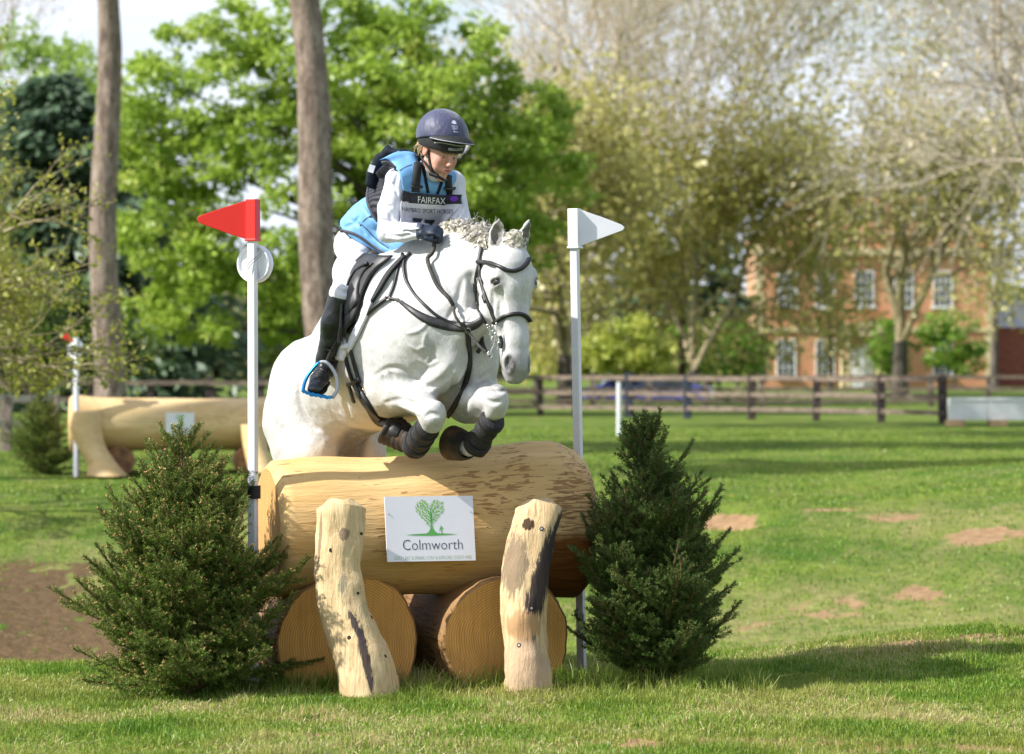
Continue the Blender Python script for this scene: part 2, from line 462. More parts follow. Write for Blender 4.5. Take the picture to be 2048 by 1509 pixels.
for _ in range(70):
    x0, y0 = rng.uniform(-2.6, 2.7), rng.uniform(-2.8, 1.0); z0 = gz(x0, y0) + .006; k = int(rng.integers(5, 9)); s_ = rng.uniform(.018, .04)
    for q in range(k):
        a = 6.283 * q / k + rng.normal(0, .2); b = len(wd_v); ca, sa = math.cos(a), math.sin(a)
        wd_v += [(x0, y0, z0), (x0 + ca * s_ * .5 - sa * s_ * .22, y0 + sa * s_ * .5 + ca * s_ * .22, z0 + s_ * .4), (x0 + ca * s_, y0 + sa * s_, z0 + s_ * .3), (x0 + ca * s_ * .5 + sa * s_ * .22, y0 + sa * s_ * .5 - ca * s_ * .22, z0 + s_ * .4)]; wd_f.append((b, b + 1, b + 2, b + 3))
tag(mesh('weeds', wd_v, wd_f, leaf_mat('weed_leaves', (.08, .17, .02), (.14, .27, .04)), None, False, attrs={'var': rng.random(len(wd_v))}), kind='stuff')

# ---------------------------------------------------------------- tree toolkit
class Segs:
    def __init__(s): s.a = []; s.b = []; s.ra = []; s.rb = []
    def add(s, a, b, ra, rb): s.a.append(a); s.b.append(b); s.ra.append(ra); s.rb.append(rb)
    def build(s, name, mat, parent, sides=4):
        a = np.array(s.a, float); b = np.array(s.b, float); ra = np.array(s.ra)[:, None]; rb = np.array(s.rb)[:, None]
        t = b - a; L_ = np.linalg.norm(t, axis=1, keepdims=True); t = t / np.maximum(L_, 1e-9)
        b = b + t * rb * 0.3
        ref = np.where(np.abs(t[:, 2:3]) > 0.9, np.array([[1.0, 0, 0]]), np.array([[0, 0, 1.0]]))
        u = np.cross(t, ref); u /= np.linalg.norm(u, axis=1, keepdims=True); w = np.cross(t, u)
        n = len(a); V = np.empty((n, 2 * sides, 3), np.float32)
        for k in range(sides):
            an = 2 * math.pi * k / sides; d = u * math.cos(an) + w * math.sin(an)
            V[:, k] = a + d * ra; V[:, sides + k] = b + d * rb
        base = (np.arange(n) * 2 * sides)[:, None]
        F = np.concatenate([base + np.array([[k, (k + 1) % sides, sides + (k + 1) % sides, sides + k]]) for k in range(sides)])
        return mesh(name, V.reshape(-1, 3), F, mat, parent)

def grow(S, tips, rnd, p, d, r, L0, lev, maxlev, spread, up, kids, wig=0.12, minr=0.006, nseg=4, shrink=0.72, droop=0.0):
    """recursive branching; tips collects (point, direction) along the last levels"""
    seg = L0 / nseg
    r1 = r * (0.62 if lev else 0.7)
    pts = []
    for i in range(nseg):
        ra = r + (r1 - r) * i / nseg; rb = r + (r1 - r) * (i + 1) / nseg
        d = (d + Vector((rnd.gauss(0, wig), rnd.gauss(0, wig), rnd.gauss(0, wig) + up * 0.12 - droop * lev * 0.06))).normalized()
        q = p + d * seg
        S.add(tuple(p), tuple(q), ra, rb)
        if lev >= maxlev - 1: tips.append((tuple(q), tuple(d)))
        p = q; pts.append((p, rb, d))
    if lev >= maxlev: return
    k = kids[min(lev, len(kids) - 1)]
    for j in range(k):
        f = 0.35 + 0.65 * (j + rnd.random() * 0.8) / k
        i = min(nseg - 1, int(f * nseg)); q, rb, dd = pts[i]
        ax = dd.orthogonal().normalized()
        ax = Matrix.Rotation(rnd.random() * 6.283, 3, dd) @ ax
        nd = Matrix.Rotation(spread * (0.6 + 0.7 * rnd.random()), 3, ax) @ dd
        nd = (nd + Vector((0, 0, up * 0.25))).normalized()
        grow(S, tips, rnd, q, nd, max(minr, rb * (0.5 + 0.25 * rnd.random())), L0 * shrink * (0.75 + 0.5 * rnd.random()),
             lev + 1, maxlev, spread, up, kids, wig, minr, max(2, nseg - 1), shrink, droop)
    grow(S, tips, rnd, p, d, max(minr, r1), L0 * shrink, lev + 1, maxlev, spread, up, kids, wig, minr, max(2, nseg - 1), shrink, droop)

def leaf_quads(C, size, elong, rg, flat=0.0, droop=0.0, dirs=None):
    """one pointed quad per leaf"""
    n = len(C)
    d = rg.normal(0, 1, (n, 3)) if dirs is None else dirs + rg.normal(0, 0.35, (n, 3))
    d[:, 2] *= (1 - flat); d[:, 2] -= droop
    d /= np.linalg.norm(d, axis=1, keepdims=True)
    s = rg.normal(0, 1, (n, 3)); s[:, 2] *= (1 - flat)
    s -= d * np.sum(s * d, axis=1, keepdims=True); s /= np.linalg.norm(s, axis=1, keepdims=True)
    sz = (size * (0.6 + 0.8 * rg.random(n)))[:, None]
    V = np.empty((n, 4, 3), np.float32)
    V[:, 0] = C; V[:, 2] = C + d * sz
    V[:, 1] = C + d * sz * 0.5 + s * sz * 0.5 / elong; V[:, 3] = C + d * sz * 0.5 - s * sz * 0.5 / elong
    F = (np.arange(n) * 4)[:, None] + np.array([[0, 1, 2, 3]])
    return V.reshape(-1, 3), F

def bark(name, c1, c2, scale=6, vert=0.18):
    m, nt = new_mat(name)
    a = noise(nt, scale, 6, 0.7, mscale=(1, 1, vert))
    b = noise(nt, scale * 3.3, 4, 0.6, mscale=(1, 1, vert))
    c = ramp(nt, a, [(0.32, c1), (0.66, c2)])
    c = mixc(nt, ramp(nt, b, [(0.5, 0), (0.75, .5)]), c, tuple(x * .5 for x in c1))
    finish(nt, c, 0.92, 0.15, a, 1.0, 0.06)
    return m
m_bark = bark('grey_bark', (0.10, 0.085, 0.07), (0.24, 0.20, 0.165))
m_twig = bark('tan_twigs', (0.46, 0.37, 0.26), (0.70, 0.59, 0.45), 3, 1)
m_twig2 = bark('olive_twigs', (0.26, 0.21, 0.12), (0.48, 0.41, 0.25), 3, 1)
m_twig3 = bark('silver_twigs', (0.34, 0.29, 0.22), (0.58, 0.50, 0.40), 3, 1)
m_dark = bark('dark_bark', (0.05, 0.045, 0.035), (0.14, 0.12, 0.10))

def bare_tree(name, label, cat, u, d, height, seed, mat, leafmat=None, r=None, spread=0.55, up=0.25, kids=(5, 4, 3, 3), maxlev=5,
              trunk=0.25, lean=(0, 0), leaf=0.14, nleaf=1.5, jit=0.5, group=None, minr=0.012, z0=None, base=None, shrink=.72, wig=.12, droop=0.0, ddir=None):
    rnd = random.Random(seed); rg = np.random.default_rng(seed)
    if base is None:
        x = (u - 1024) / FPX * d; y = d - 16
        base = Vector((x, y, gz(x, y) - 0.1))
    root = empty(name, label, cat, base, group)
    r = r or height * 0.022
    S = Segs(); tips = []
    p = Vector((0, 0, 0)); dr = Vector((lean[0], lean[1], 1)).normalized()
    if ddir: dr = Vector(ddir).normalized()
    th = height * trunk
    T = Segs(); q = p
    for i in range(4):
        dr2 = (dr + Vector((rnd.gauss(0, .03), rnd.gauss(0, .03), 0))).normalized()
        q2 = q + dr2 * th / 4
        T.add(tuple(q), tuple(q2), r * (1.25 - .08 * i if i else 1.4), r * (1.17 - .08 * i)); q = q2
    tr = T.build('trunk', m_bark if 'silvery' in label else m_dark, root, 10)
    for k in range(3 if spread > .3 else 2):
        a = rnd.random() * 6.28
        nd = (dr + Vector((math.cos(a), math.sin(a), 0)) * spread * (0.3 + .6 * rnd.random())).normalized()
        grow(S, tips, rnd, q, nd, r * 0.7, height * 0.30, 0, maxlev - 1, spread, up, kids, wig, minr, 5, shrink, droop)
    S.build('branches', mat, root, 4)
    if leafmat:
        tp = np.array([t[0] for t in tips]); k = max(1, int(round(nleaf)))
        C = np.repeat(tp, k, 0) + rg.normal(0, jit * 0.5, (len(tp) * k, 3))
        if nleaf < 1: C = C[rg.random(len(C)) < nleaf]
        V, F = leaf_quads(C, leaf, 1.6, rg)
        mesh('crown', V, F, leafmat, root, False, attrs={'var': np.repeat(rg.random(len(C)), 4)})
    return root

def leafy_tree(name, label, cat, lobes, d, u0, mat, leafmat, seed, nclump=400, clump=0.75, per=36, leaf=0.22, trunk_r=0.35,
               depth=4.0, group=None, kind=None, palm=5, thick=None, limbs=40, droop=.25, elong=2.2):
    """lobes: (u, v, ru, rv) in photograph pixels at distance d; depth = radius in metres along the view"""
    rg = np.random.default_rng(seed)
    y = d - 16; x0 = (u0 - 1024) / FPX * d
    base = Vector((x0, y, gz(x0, y) - 0.1))
    root = empty(name, label, cat, base, group)
    px = FPX / d
    cs = []
    area = np.array([l[2] * l[3] for l in lobes], float); area /= area.sum()
    for l, a_ in zip(lobes, area):
        n = max(3, int(nclump * a_))
        cc = P(l[0], l[1], y)
        dirs = rg.normal(0, 1, (n, 3)); dirs /= np.linalg.norm(dirs, axis=1, keepdims=True)
        rr = 0.5 + 0.5 * rg.random((n, 1)) ** 0.6
        dd = depth * math.sqrt(a_ / area.max())
        cs.append(np.array(cc)[None] + dirs * rr * np.array([[l[2] / px, dd, l[3] / px]]))
    cs = np.vstack(cs) - np.array(base)[None]
    cs = cs[cs[:, 2] > 0.6]
    n = len(cs)
    cr_ = clump * (0.6 + 0.8 * rg.random(n))
    off = rg.normal(0, 1, (n, per, 3)); off /= np.linalg.norm(off, axis=2, keepdims=True)
    off *= (rg.random((n, per, 1)) ** 0.45) * cr_[:, None, None]
    off[:, :, 2] *= 0.55
    C = (cs[:, None] + off).reshape(-1, 3)
    out = off.reshape(-1, 3); out = out / (np.linalg.norm(out, axis=1, keepdims=True) + 1e-6)
    C = np.repeat(C, palm, 0); out = np.repeat(out, palm, 0)
    V, F = leaf_quads(C, leaf, elong, rg, 0.2, droop, out * 0.5 + rg.normal(0, .8, out.shape))
    base_v = np.repeat(rg.random(n) * 0.6, per * palm) + 0.4 * rg.random(len(C))
    mesh('crown', V, F, leafmat, root, False, attrs={'var': np.repeat(base_v, 4)})
    S = Segs()
    top = cs[:, 2].max() * 0.75
    T = [Vector((0.15 * math.sin(k), 0.1 * math.cos(k * 2), top * k / 8)) for k in range(9)]
    for k in range(8): S.add(tuple(T[k]), tuple(T[k + 1]), trunk_r * (1 - k / 9) * (1.25 if k == 0 else 1), trunk_r * (1 - (k + 1) / 9))
    S.build('trunk', mat, root, 10)
    B = Segs()
    for i in rg.choice(n, min(limbs, n), replace=False):
        e = Vector(cs[i]); h = clamp(e.z * 0.62, 0.3, top)
        k = min(7, int(h / top * 8)); s = T[k].lerp(T[k + 1], h / top * 8 - k)
        prev = s; r_ = trunk_r * (1 - k / 9) * 0.4
        for j in range(1, 6):
            f = j / 5; q = s.lerp(e, f) + Vector((rg.normal(0, .12), rg.normal(0, .12), 0.35 * math.sin(f * 3.1)))
            B.add(tuple(prev), tuple(q), r_ * (1 - (f - .2) * .9), r_ * (1 - f * .88)); prev = q
    B.build('limbs', mat, root, 6)
    return root

QK = 0.35 if os.environ.get('QUICK') else 1
g_spring = leaf_mat('spring_leaves', (0.16, 0.28, 0.025), (0.42, 0.56, 0.08), (0.64, 0.60, 0.20))
g_lime = leaf_mat('lime_leaves', (0.20, 0.34, 0.05), (0.42, 0.55, 0.12), (0.5, 0.55, 0.2))
g_cedar = leaf_mat('blue_needles', (0.07, 0.12, 0.065), (0.16, 0.24, 0.14), (0.24, 0.32, 0.20), 0.3)
g_bud = leaf_mat('olive_buds', (0.18, 0.20, 0.025), (0.36, 0.38, 0.055), (0.50, 0.46, 0.10))
g_tan = leaf_mat('tan_buds', (0.50, 0.41, 0.25), (0.70, 0.59, 0.40), (0.80, 0.70, 0.48))
g_olive = leaf_mat('dull_olive_buds', (0.30, 0.28, 0.07), (0.52, 0.48, 0.15), (0.64, 0.58, 0.24))
g_yel = leaf_mat('yellow_green_leaves', (0.28, 0.36, 0.05), (0.55, 0.58, 0.12), (0.7, 0.66, 0.2))
g_hedge = leaf_mat('hedge_leaves', (0.10, 0.22, 0.02), (0.28, 0.44, 0.06), (0.45, 0.52, 0.12))
g_dk = leaf_mat('dark_bush_leaves', (0.05, 0.09, 0.015), (0.13, 0.20, 0.04), (0.22, 0.28, 0.07))
g_pine = leaf_mat('pine_needles', (0.03, 0.06, 0.02), (0.07, 0.12, 0.04), None, 0.15)

# far-off wood closing the view
rg = np.random.default_rng(5)
n = int(60000 * QK)
x = rg.uniform(-60, 62, n); hh = 5 + 7 * vnoise(x * .06 + 3, 0 * x, 5, 3)
zz = rg.random(n) ** 0.8 * hh; y = 300 + rg.normal(0, 4, n)
V, F = leaf_quads(np.stack([x, y, zz], 1), 0.9, 1.3, rg)
tag(mesh('far_wood', V, F, leaf_mat('far_leaves', (0.12, 0.16, 0.06), (0.30, 0.32, 0.14), (0.4, 0.38, 0.22)), None, False,
         attrs={'var': np.repeat(rg.random(n), 4)}), kind='stuff')

# chestnut in new leaf behind the rider
leafy_tree('chestnut_tree', 'big bright green chestnut tree in new leaf behind the rider', 'tree',
           [(310, 260, 110, 150), (430, 220, 190, 190), (640, 110, 240, 180), (830, 170, 200, 200), (560, 420, 270, 220), (900, 330, 230, 230), (1050, 320, 110, 170),
            (340, 420, 120, 180), (780, 560, 300, 150), (450, 610, 230, 110), (980, 480, 130, 90)],
           100, 830, m_dark, g_spring, 3, int(620 * QK), 0.62, 34, 0.21, 0.4, 3.6, limbs=60)
leafy_tree('lime_tree', 'pale bright green tree behind the dark cedar at the far left', 'tree',
           [(60, 190, 160, 130), (150, 330, 140, 160), (-80, 300, 150, 200), (230, 420, 120, 150), (60, 480, 200, 150)],
           135, 60, m_bark, g_lime, 4, int(260 * QK), 0.9, 30, 0.28, 0.4, 4)

def conifer(name, label, u, d, h, rad, seed, mat, leafmat, nb=220, fr=46, droop=0.35, low=0.08, group=None, leaf=0.5):
    rg = np.random.default_rng(seed)
    x = (u - 1024) / FPX * d; y = d - 16
    root = empty(name, label, 'tree', (x, y, gz(x, y) - .1), group)
    S = Segs(); r0 = h * 0.018
    for k in range(8): S.add((0, 0, h * k / 8), (0, 0, h * (k + 1) / 8), r0 * (1 - k / 8.3), r0 * (1 - (k + 1) / 8.3))
    S.build('trunk', m_dark, root, 8)
    B = Segs(); C = []; D = []
    for i in range(nb):
        f = low + (1 - low) * rg.random() ** 1.1; z = h * f
        Lb = rad * (1 - f) ** 0.7 * (0.55 + 0.55 * rg.random()) + 0.3
        a_ = rg.random() * 6.283; dx, dy = math.cos(a_), math.sin(a_)
        B.add((0, 0, z), (dx * Lb, dy * Lb, z + Lb * 0.06), 0.05, 0.012)
        t_ = rg.random(fr) ** 0.7
        w = rg.normal(0, 0.16, fr) * Lb
        C.append(np.stack([dx * Lb * t_ - dy * w, dy * Lb * t_ + dx * w, z + Lb * .06 * t_ - np.abs(w) * droop - droop * .3 * t_ * Lb * .4 + rg.normal(0, .06, fr)], 1))
        D.append(np.tile([dx, dy, -droop], (fr, 1)))
    B.build('limbs', m_dark, root, 3)
    C = np.vstack(C); D = np.vstack(D)
    V, F = leaf_quads(C, leaf, 2.6, rg, 0.3, 0.2, D)
    mesh('crown', V, F, leafmat, root, False, attrs={'var': np.repeat(rg.random(len(C)), 4)})
    return root
conifer('cedar_tree', 'dark blue-green cedar with layered drooping boughs behind the left pine trunk', 110, 108, 10.6, 7.0, 8, m_dark, g_cedar, int(430 * QK), 70, leaf=.5)
for k, (u, d, h, lab) in enumerate([(1300, 195, 9.0, 'small dark fir among bare trees, nearest the white flag'),
                                    (1420, 200, 11.0, 'taller dark fir among bare trees, just left of the brick house')]):
    conifer('fir_tree', lab, u, d, h, 3.2, 20 + k, m_dark, g_cedar, int(140 * QK), 40, group='dark firs in the far trees', leaf=.8)

# two tall pine trunks, crowns above the frame
def pine(u0, u1, d, h, r, label, seed, name='pine_tree', group='tall bare pine trunks', v1=0, v0=770, c0=.66, nb=46, wide=3.3):
    rg = np.random.default_rng(seed)
    y = d - 16; x = (u0 - 1024) / FPX * d
    root = empty(name, label, 'tree', (x, y, gz(x, y) - .1), group)
    slope = ((u1 - u0) / FPX * d) / ((v0 - v1) / FPX * d)
    pts = []; rad = []
    for k in range(25):
        z = h * k / 24; f = k / 24
        pts.append((slope * z + 0.08 * math.sin(z * .8 + seed), 0.05 * math.sin(z), z)); rad.append(r * (1.0 - 0.62 * f) * (1 + 0.25 * math.exp(-z * 2.2)) * (1 + .03 * math.sin(z * 3.1)))
    vs, fs = tube(pts, rad, 24)
    mesh('trunk', vs, fs, m_pinebark, root)
    B = Segs(); C = []
    for i in range(nb):
        z = h * (c0 + (1 - c0) * rg.random()); a_ = rg.random() * 6.283; Lb = wide * (1.05 - (z / h - c0) * .7 / (1 - c0)) * (.5 + .6 * rg.random()) + .6
        o_ = np.array([slope * z, 0, z]); e = o_ + np.array([math.cos(a_) * Lb, math.sin(a_) * Lb, .5 + .3 * Lb])
        B.add(tuple(o_), tuple(e), .08, .03)
        C.append(e[None] + rg.normal(0, 1, (int(120 * QK), 3)) * np.array([[.7, .7, .28]]))
    B.build('limbs', m_pinebark, root, 5)
    C = np.vstack(C); V, F = leaf_quads(C, 0.4, 3, rg)
    mesh('crown', V, F, g_pine, root, False, attrs={'var': np.repeat(rg.random(len(C)), 4)})
    return root
m_pinebark, nt = new_mat('pine_bark')
a1 = noise(nt, 5.5, 6, 0.72, mscale=(1, 1, 0.30)); a2 = noise(nt, 22, 5, 0.7, mscale=(1, 1, .35))
c = ramp(nt, a1, [(0.3, (0.17, 0.125, 0.10)), (0.55, (0.36, 0.28, 0.225)), (0.75, (0.48, 0.39, 0.32))])
c = mixc(nt, ramp(nt, a2, [(0.45, 0), (0.7, 0.55)]), c, (0.10, 0.075, 0.06))
finish(nt, c, 0.9, 0.15, a1, 1.0, 0.08)
pine(213, 213, 78, 21, 0.36, 'tall straight pine trunk left of the red flag', 1)
pine(668, 614, 68, 20, 0.40, 'thick pine trunk leaning left, right behind the rider', 2)
pine(-1420, -1420, 43, 24, 0.34, 'nearer pine off to the left casting the nearer shadow over the field', 3, c0=.64, nb=80, wide=3.0)
pine(-330, -330, 57.5, 22, 0.34, 'farther pine off to the left casting the farther shadow over the field', 4, c0=.42, nb=90, wide=2.8)

# bare and budding trees
BT = [
 ('oak_tree', 'spreading oak with olive buds and low horizontal limbs behind the white flag', 1130, 125, 13, 11, m_twig2, g_olive, dict(spread=.8, up=.10, kids=(4, 4, 4, 3), trunk=.14, nleaf=5, leaf=.27, minr=.014, jit=1.2, r=.26)),
 ('ash_tree', 'tall bare ash with tan buds right of the chestnut crown', 1150, 150, 25, 12, m_twig, g_tan, dict(spread=.55, up=.3, kids=(4, 4, 4, 3), trunk=.15, nleaf=2, leaf=.15, minr=.012, jit=1.1, r=.17)),
 ('ash_tree', 'tall bare ash with tan buds rising over the middle of the far trees', 1365, 165, 25, 13, m_twig2, g_tan, dict(spread=.55, up=.3, kids=(4, 4, 4, 3), trunk=.15, nleaf=2, leaf=.15, minr=.012, jit=1.1, r=.17)),
 ('ash_tree', 'tall tree in thin olive leaf left of the house roof', 1660, 178, 27, 14, m_twig2, g_bud, dict(spread=.55, up=.28, kids=(4, 4, 3, 3), trunk=.2, nleaf=2, leaf=.26, minr=.012, jit=1.3, r=.13)),
 ('oak_tree', 'dark-trunked oak in front of the brick house door', 1800, 150, 14, 15, m_twig2, g_olive, dict(spread=.8, up=.10, kids=(4, 4, 3, 3), trunk=.18, nleaf=4, leaf=.24, minr=.014, jit=1.2, r=.32)),
 ('willow_tree', 'silvery bare tree with drooping twigs at the right edge', 2210, 112, 18, 16, m_twig3, g_tan, dict(spread=.7, up=.12, kids=(5, 5, 4, 3), trunk=.2, nleaf=.8, leaf=.16, minr=.010, jit=.8, droop=.5, lean=(-.35, 0), r=.2)),
 ('ash_tree', 'silvery bare tree above the right wing of the house', 1990, 180, 26, 17, m_twig3, g_tan, dict(spread=.6, up=.25, kids=(4, 4, 3, 3), trunk=.2, nleaf=2, leaf=.16, minr=.012, jit=1.2, r=.17)),
 ('ash_tree', 'thin bare tree with tan twigs in the top left corner', -30, 150, 21, 18, m_twig, g_tan, dict(spread=.5, up=.3, kids=(4, 4, 4, 3), trunk=.25, nleaf=1, leaf=.18, minr=.015, jit=.8, r=.25)),
 ('oak_tree', 'olive budding oak behind the white flag and left of the house', 1390, 158, 15, 19, m_twig2, g_olive, dict(spread=.8, up=.10, kids=(4, 4, 4, 3), trunk=.10, nleaf=6, leaf=.32, minr=.014, jit=1.3, r=.25)),
]
for nm, lab, u, d, h, sd_, mt, lm, kw in BT:
    if QK < 1: kw['maxlev'] = 4
    bare_tree(nm, lab, 'tree', u, d, h, sd_, mt, lm, group='bare spring trees behind the paddock', **kw)

# yellow-budding thorn reaching in from the left, in front of the second jump
def thorn(base, aim, L0, seed, label, r=.10, maxlev=4, kids=(4, 3, 3, 3), zmin=1.25):
    rnd = random.Random(seed); rg = np.random.default_rng(seed)
    root = empty('hawthorn_tree', label, 'tree', base, 'budding hawthorns at the left')
    S = Segs(); tips = []; T = Segs()
    T.add((0, 0, 0), (.1, 0, 1.7), r * 1.3, r); T.build('trunk', m_dark, root, 8)
    for a_ in aim:
        grow(S, tips, rnd, Vector((.1, 0, 1.65)), Vector(a_).normalized(), r * .55, L0, 0, maxlev, .6, 0.05, kids, .13, .0032, 6, .60)
    kp = [i for i in range(len(S.a)) if min(S.a[i][2], S.b[i][2]) > zmin]
    for q_ in ('a', 'b', 'ra', 'rb'): setattr(S, q_, [getattr(S, q_)[i] for i in kp])
    S.build('branches', m_twig2, root, 4)
    tp = np.array([t_[0] for t_ in tips if t_[0][2] > zmin + .05]); k = 3
    C = np.repeat(tp, k, 0) + rg.normal(0, .045, (len(tp) * k, 3))
    C = C[rg.random(len(C)) < .9]
    V, F = leaf_quads(C, .062, 1.5, rg)
    mesh('crown', V, F, g_bud, root, False, attrs={'var': np.repeat(rg.random(len(C)), 4)})
bx, by = -8.5, 20.5
thorn((bx, by, gz(bx, by) - .05), [(1, .05, .26), (1, -.25, .40), (.9, .25, .52), (1, .1, .06)], 2.0, 31,
      'budding yellow-green thorn tree whose twigs reach over the second log jump', maxlev=4)
bx, by = -11.2, 37.0
thorn((bx, by, gz(bx, by) - .05), [(1, .1, .30), (1, -.2, .18), (.9, .3, .42)], 2.0, 33,
      'budding thorn tree standing behind the reaching one at the left edge', maxlev=4)

# hedges and clipped trees before the house
for k, (lob, d, u0, mt, lab, nm) in enumerate([
    ([(1200, 700, 40, 45), (1260, 690, 50, 55), (1310, 715, 35, 35)], 150, 1255, g_yel, 'yellow-green shrub right of the white flag pole', 'shrub'),
    ([(1365, 690, 40, 60), (1400, 705, 40, 45)], 170, 1375, g_hedge, 'bright green bush beside the yellow shrub', 'shrub'),
    ([(1455, 695, 50, 55), (1500, 710, 35, 40)], 185, 1470, g_hedge, 'duller green bush at the left corner of the house', 'shrub'),
    ([(1780, 695, 32, 60)], 208, 1780, g_hedge, 'narrow green bush between the door and the oak trunk', 'shrub'),
    ([(1895, 680, 62, 62), (1920, 715, 45, 40)], 207, 1905, g_hedge, 'round green bush under the right windows of the house', 'shrub'),
    ([(1130, 725, 70, 30)], 165, 1130, g_yel, 'low yellow-green bush left of the white flag pole', 'shrub')]):
    leafy_tree(nm, lab, 'shrub', lob, d, u0, m_bark, mt, 50 + k, int(60 * QK) + 12, 0.6, 30, 0.26, 0.1, 1.6, group='bushes before the house', palm=2, limbs=6, elong=1.6)
leafy_tree('shrub', 'dark dense bush at the far left edge behind the paddock rails', 'shrub', [(50, 640, 170, 100), (-60, 560, 150, 150), (190, 700, 130, 55)], 92, 0, m_bark, g_dk, 71, int(170 * QK), .6, 34, .2, .1, 2, palm=2)
# ================================================================ HOUSE
def house():
    d = 215.0; y = d - 16; s = FPX / d
    X = lambda u: (u - 1024) / s
    x0, x1 = X(1512), X(1985); zg = gz(0, y) - .1
    Z = lambda v: 1.52 - (v - 726) / s
    m_br, nt = new_mat('red_brick')
    tcn = N(nt, 'ShaderNodeTexCoord').outputs['Object']
    mpn = N(nt, 'ShaderNodeMapping'); mpn.inputs['Rotation'].default_value = (R(90), 0, 0); nt.links.new(tcn, mpn.inputs[0])
    br = N(nt, 'ShaderNodeTexBrick', Scale=4.0); nt.links.new(mpn.outputs[0], br.inputs[0])
    br.inputs['Color1'].default_value = (0.58, 0.26, 0.13, 1); br.inputs['Color2'].default_value = (0.66, 0.34, 0.19, 1); br.inputs['Mortar'].default_value = (0.5, 0.36, 0.24, 1)
    nn = noise(nt, 0.7, 4, .6)
    c = mixc(nt, ramp(nt, nn, [(.35, 0), (.7, .45)]), br.outputs[0], (0.48, 0.19, 0.10))
    finish(nt, c, .9, .2)
    m_br2 = plain('dark_brick', (0.24, 0.075, 0.05), .9, .25, 6)
    m_st = plain('cream_stone', (0.66, 0.54, 0.32), .85, .1, 3)
    m_wh = plain('white_joinery', (0.80, 0.80, 0.78), .5, .03, 3)
    m_gl, nt = new_mat('window_glass'); finish(nt, (0.05, 0.06, 0.06), .08, .8)
    m_rf = plain('clay_roof_tiles', (0.42, 0.21, 0.11), .9, .25, 5)
    m_ld = plain('grey_lead', (0.42, 0.43, 0.47), .6, .1, 3)
    H = empty('brick_house', 'red brick country house with white sash windows behind the paddock fence', 'house', (0, 0, 0))
    zt = Z(470); zc = Z(512)
    MB().box((x0, y, zg), (x1, y + 9, zt)).build('wall', m_br, H)
    MB().box((x0 - .25, y - .35, Z(512)), (x1 + .25, y - .002, Z(497))).box((x0 - .1, y - .2, zt), (x1 + .1, y + 9, zt + .15)).build('cornice', m_st, H)
    MB().box((x0 - .05, y - .12, Z(664)), (x1 + .05, y - .003, Z(655))).build('string_course', m_st, H)
    for sd_ in (0, 1):
        q = MB()
        for k in range(17):
            w = .5 if k % 2 else .32
            a_, b_ = (x0 - .02, x0 + w) if sd_ == 0 else (x1 - w, x1 + .02)
            q.box((a_, y - .06, zg + k * .6), (b_, y - .004, zg + k * .6 + .605))
        q.build('quoins', m_st, H)
    # roof: hipped with a lead flat and dormers
    a = .5; rz = zt + .15; rt = Z(388)
    mesh('roof', [(x0 + a, y + .4, rz), (x1 - a, y + .4, rz), (x1 - a, y + 8.6, rz), (x0 + a, y + 8.6, rz),
                  (x0 + 2.6, y + 3, rt), (x1 - 2.6, y + 3, rt), (x1 - 2.6, y + 6.5, rt), (x0 + 2.6, y + 6.5, rt)],
         [(0, 1, 5, 4), (1, 2, 6, 5), (2, 3, 7, 6), (3, 0, 4, 7), (4, 5, 6, 7)], m_rf, H, False)
    MB().box((x0 + 2.5, y + 2.9, rt + .01), (x1 - 2.5, y + 6.6, rt + .22)).build('roof_ridge', m_ld, H)
    for u in (1525, 1965):
        xc = X(u); o = MB().box((xc - .45, y + .9, zt + .1), (xc + .45, y + 2.2, Z(452))).build('chimney', m_st, H)
    def win(u, v0, v1, w=1.05, dz=0, yy=y):
        xc = X(u); a, b = Z(v1), Z(v0)
        f = MB()
        f.box((xc - w / 2 - .09, yy - .10, a), (xc - w / 2, yy - .004, b)).box((xc + w / 2, yy - .10, a), (xc + w / 2 + .09, yy - .004, b))
        f.box((xc - w / 2 - .09, yy - .10, b), (xc + w / 2 + .09, yy - .004, b + .1)).box((xc - w / 2, yy - .09, (a + b) / 2 - .04), (xc + w / 2, yy - .03, (a + b) / 2 + .04))
        for k in (1, 2): f.box((xc - w / 2 + w * k / 3 - .022, yy - .07, a), (xc - w / 2 + w * k / 3 + .022, yy - .032, b))
        for k in (1, 3): f.box((xc - w / 2, yy - .065, a + (b - a) * k / 4 - .02), (xc + w / 2, yy - .034, a + (b - a) * k / 4 + .02))
        o = f.build('window', m_wh, H)
        MB().box((xc - w / 2, yy - .03, a), (xc + w / 2, yy - .006, b)).build('pane', m_gl, o)
        MB().box((xc - w / 2 - .2, yy - .28, a - .17), (xc + w / 2 + .2, yy - .006, a - .002)).build('sill', m_wh, o)
    for u in (1575, 1650, 1728, 1807, 1885): win(u, 545, 613)
    for u in (1572, 1650, 1885): win(u, 682, 752)
    for u in (1440,): pass
    for u in (1660, 1738, 1850):
        xc = X(u); dm = MB().box((xc - .75, y + 1.1, Z(452)), (xc + .75, y + 3.4, Z(412))).build('dormer', m_wh, H)
        MB().box((xc - .5, y + 1.07, Z(447)), (xc - .05, y + 1.098, Z(418))).box((xc + .05, y + 1.07, Z(447)), (xc + .5, y + 1.098, Z(418))).build('pane', m_gl, dm)
        MB().box((xc - .85, y + 1.0, Z(412) + .005), (xc + .85, y + 3.4, Z(408))).build('dormer_roof', m_ld, dm)
    # porch with cream columns and a white door
    pc = X(1725)
    dr = MB().box((pc - .75, y - .12, zg), (pc + .75, y - .005, Z(690))).build('door', m_wh, H)
    MB().box((pc + .5, y - .17, Z(735)), (pc + .56, y - .125, Z(731))).build('handle', m_ld, dr)
    pm = MB()
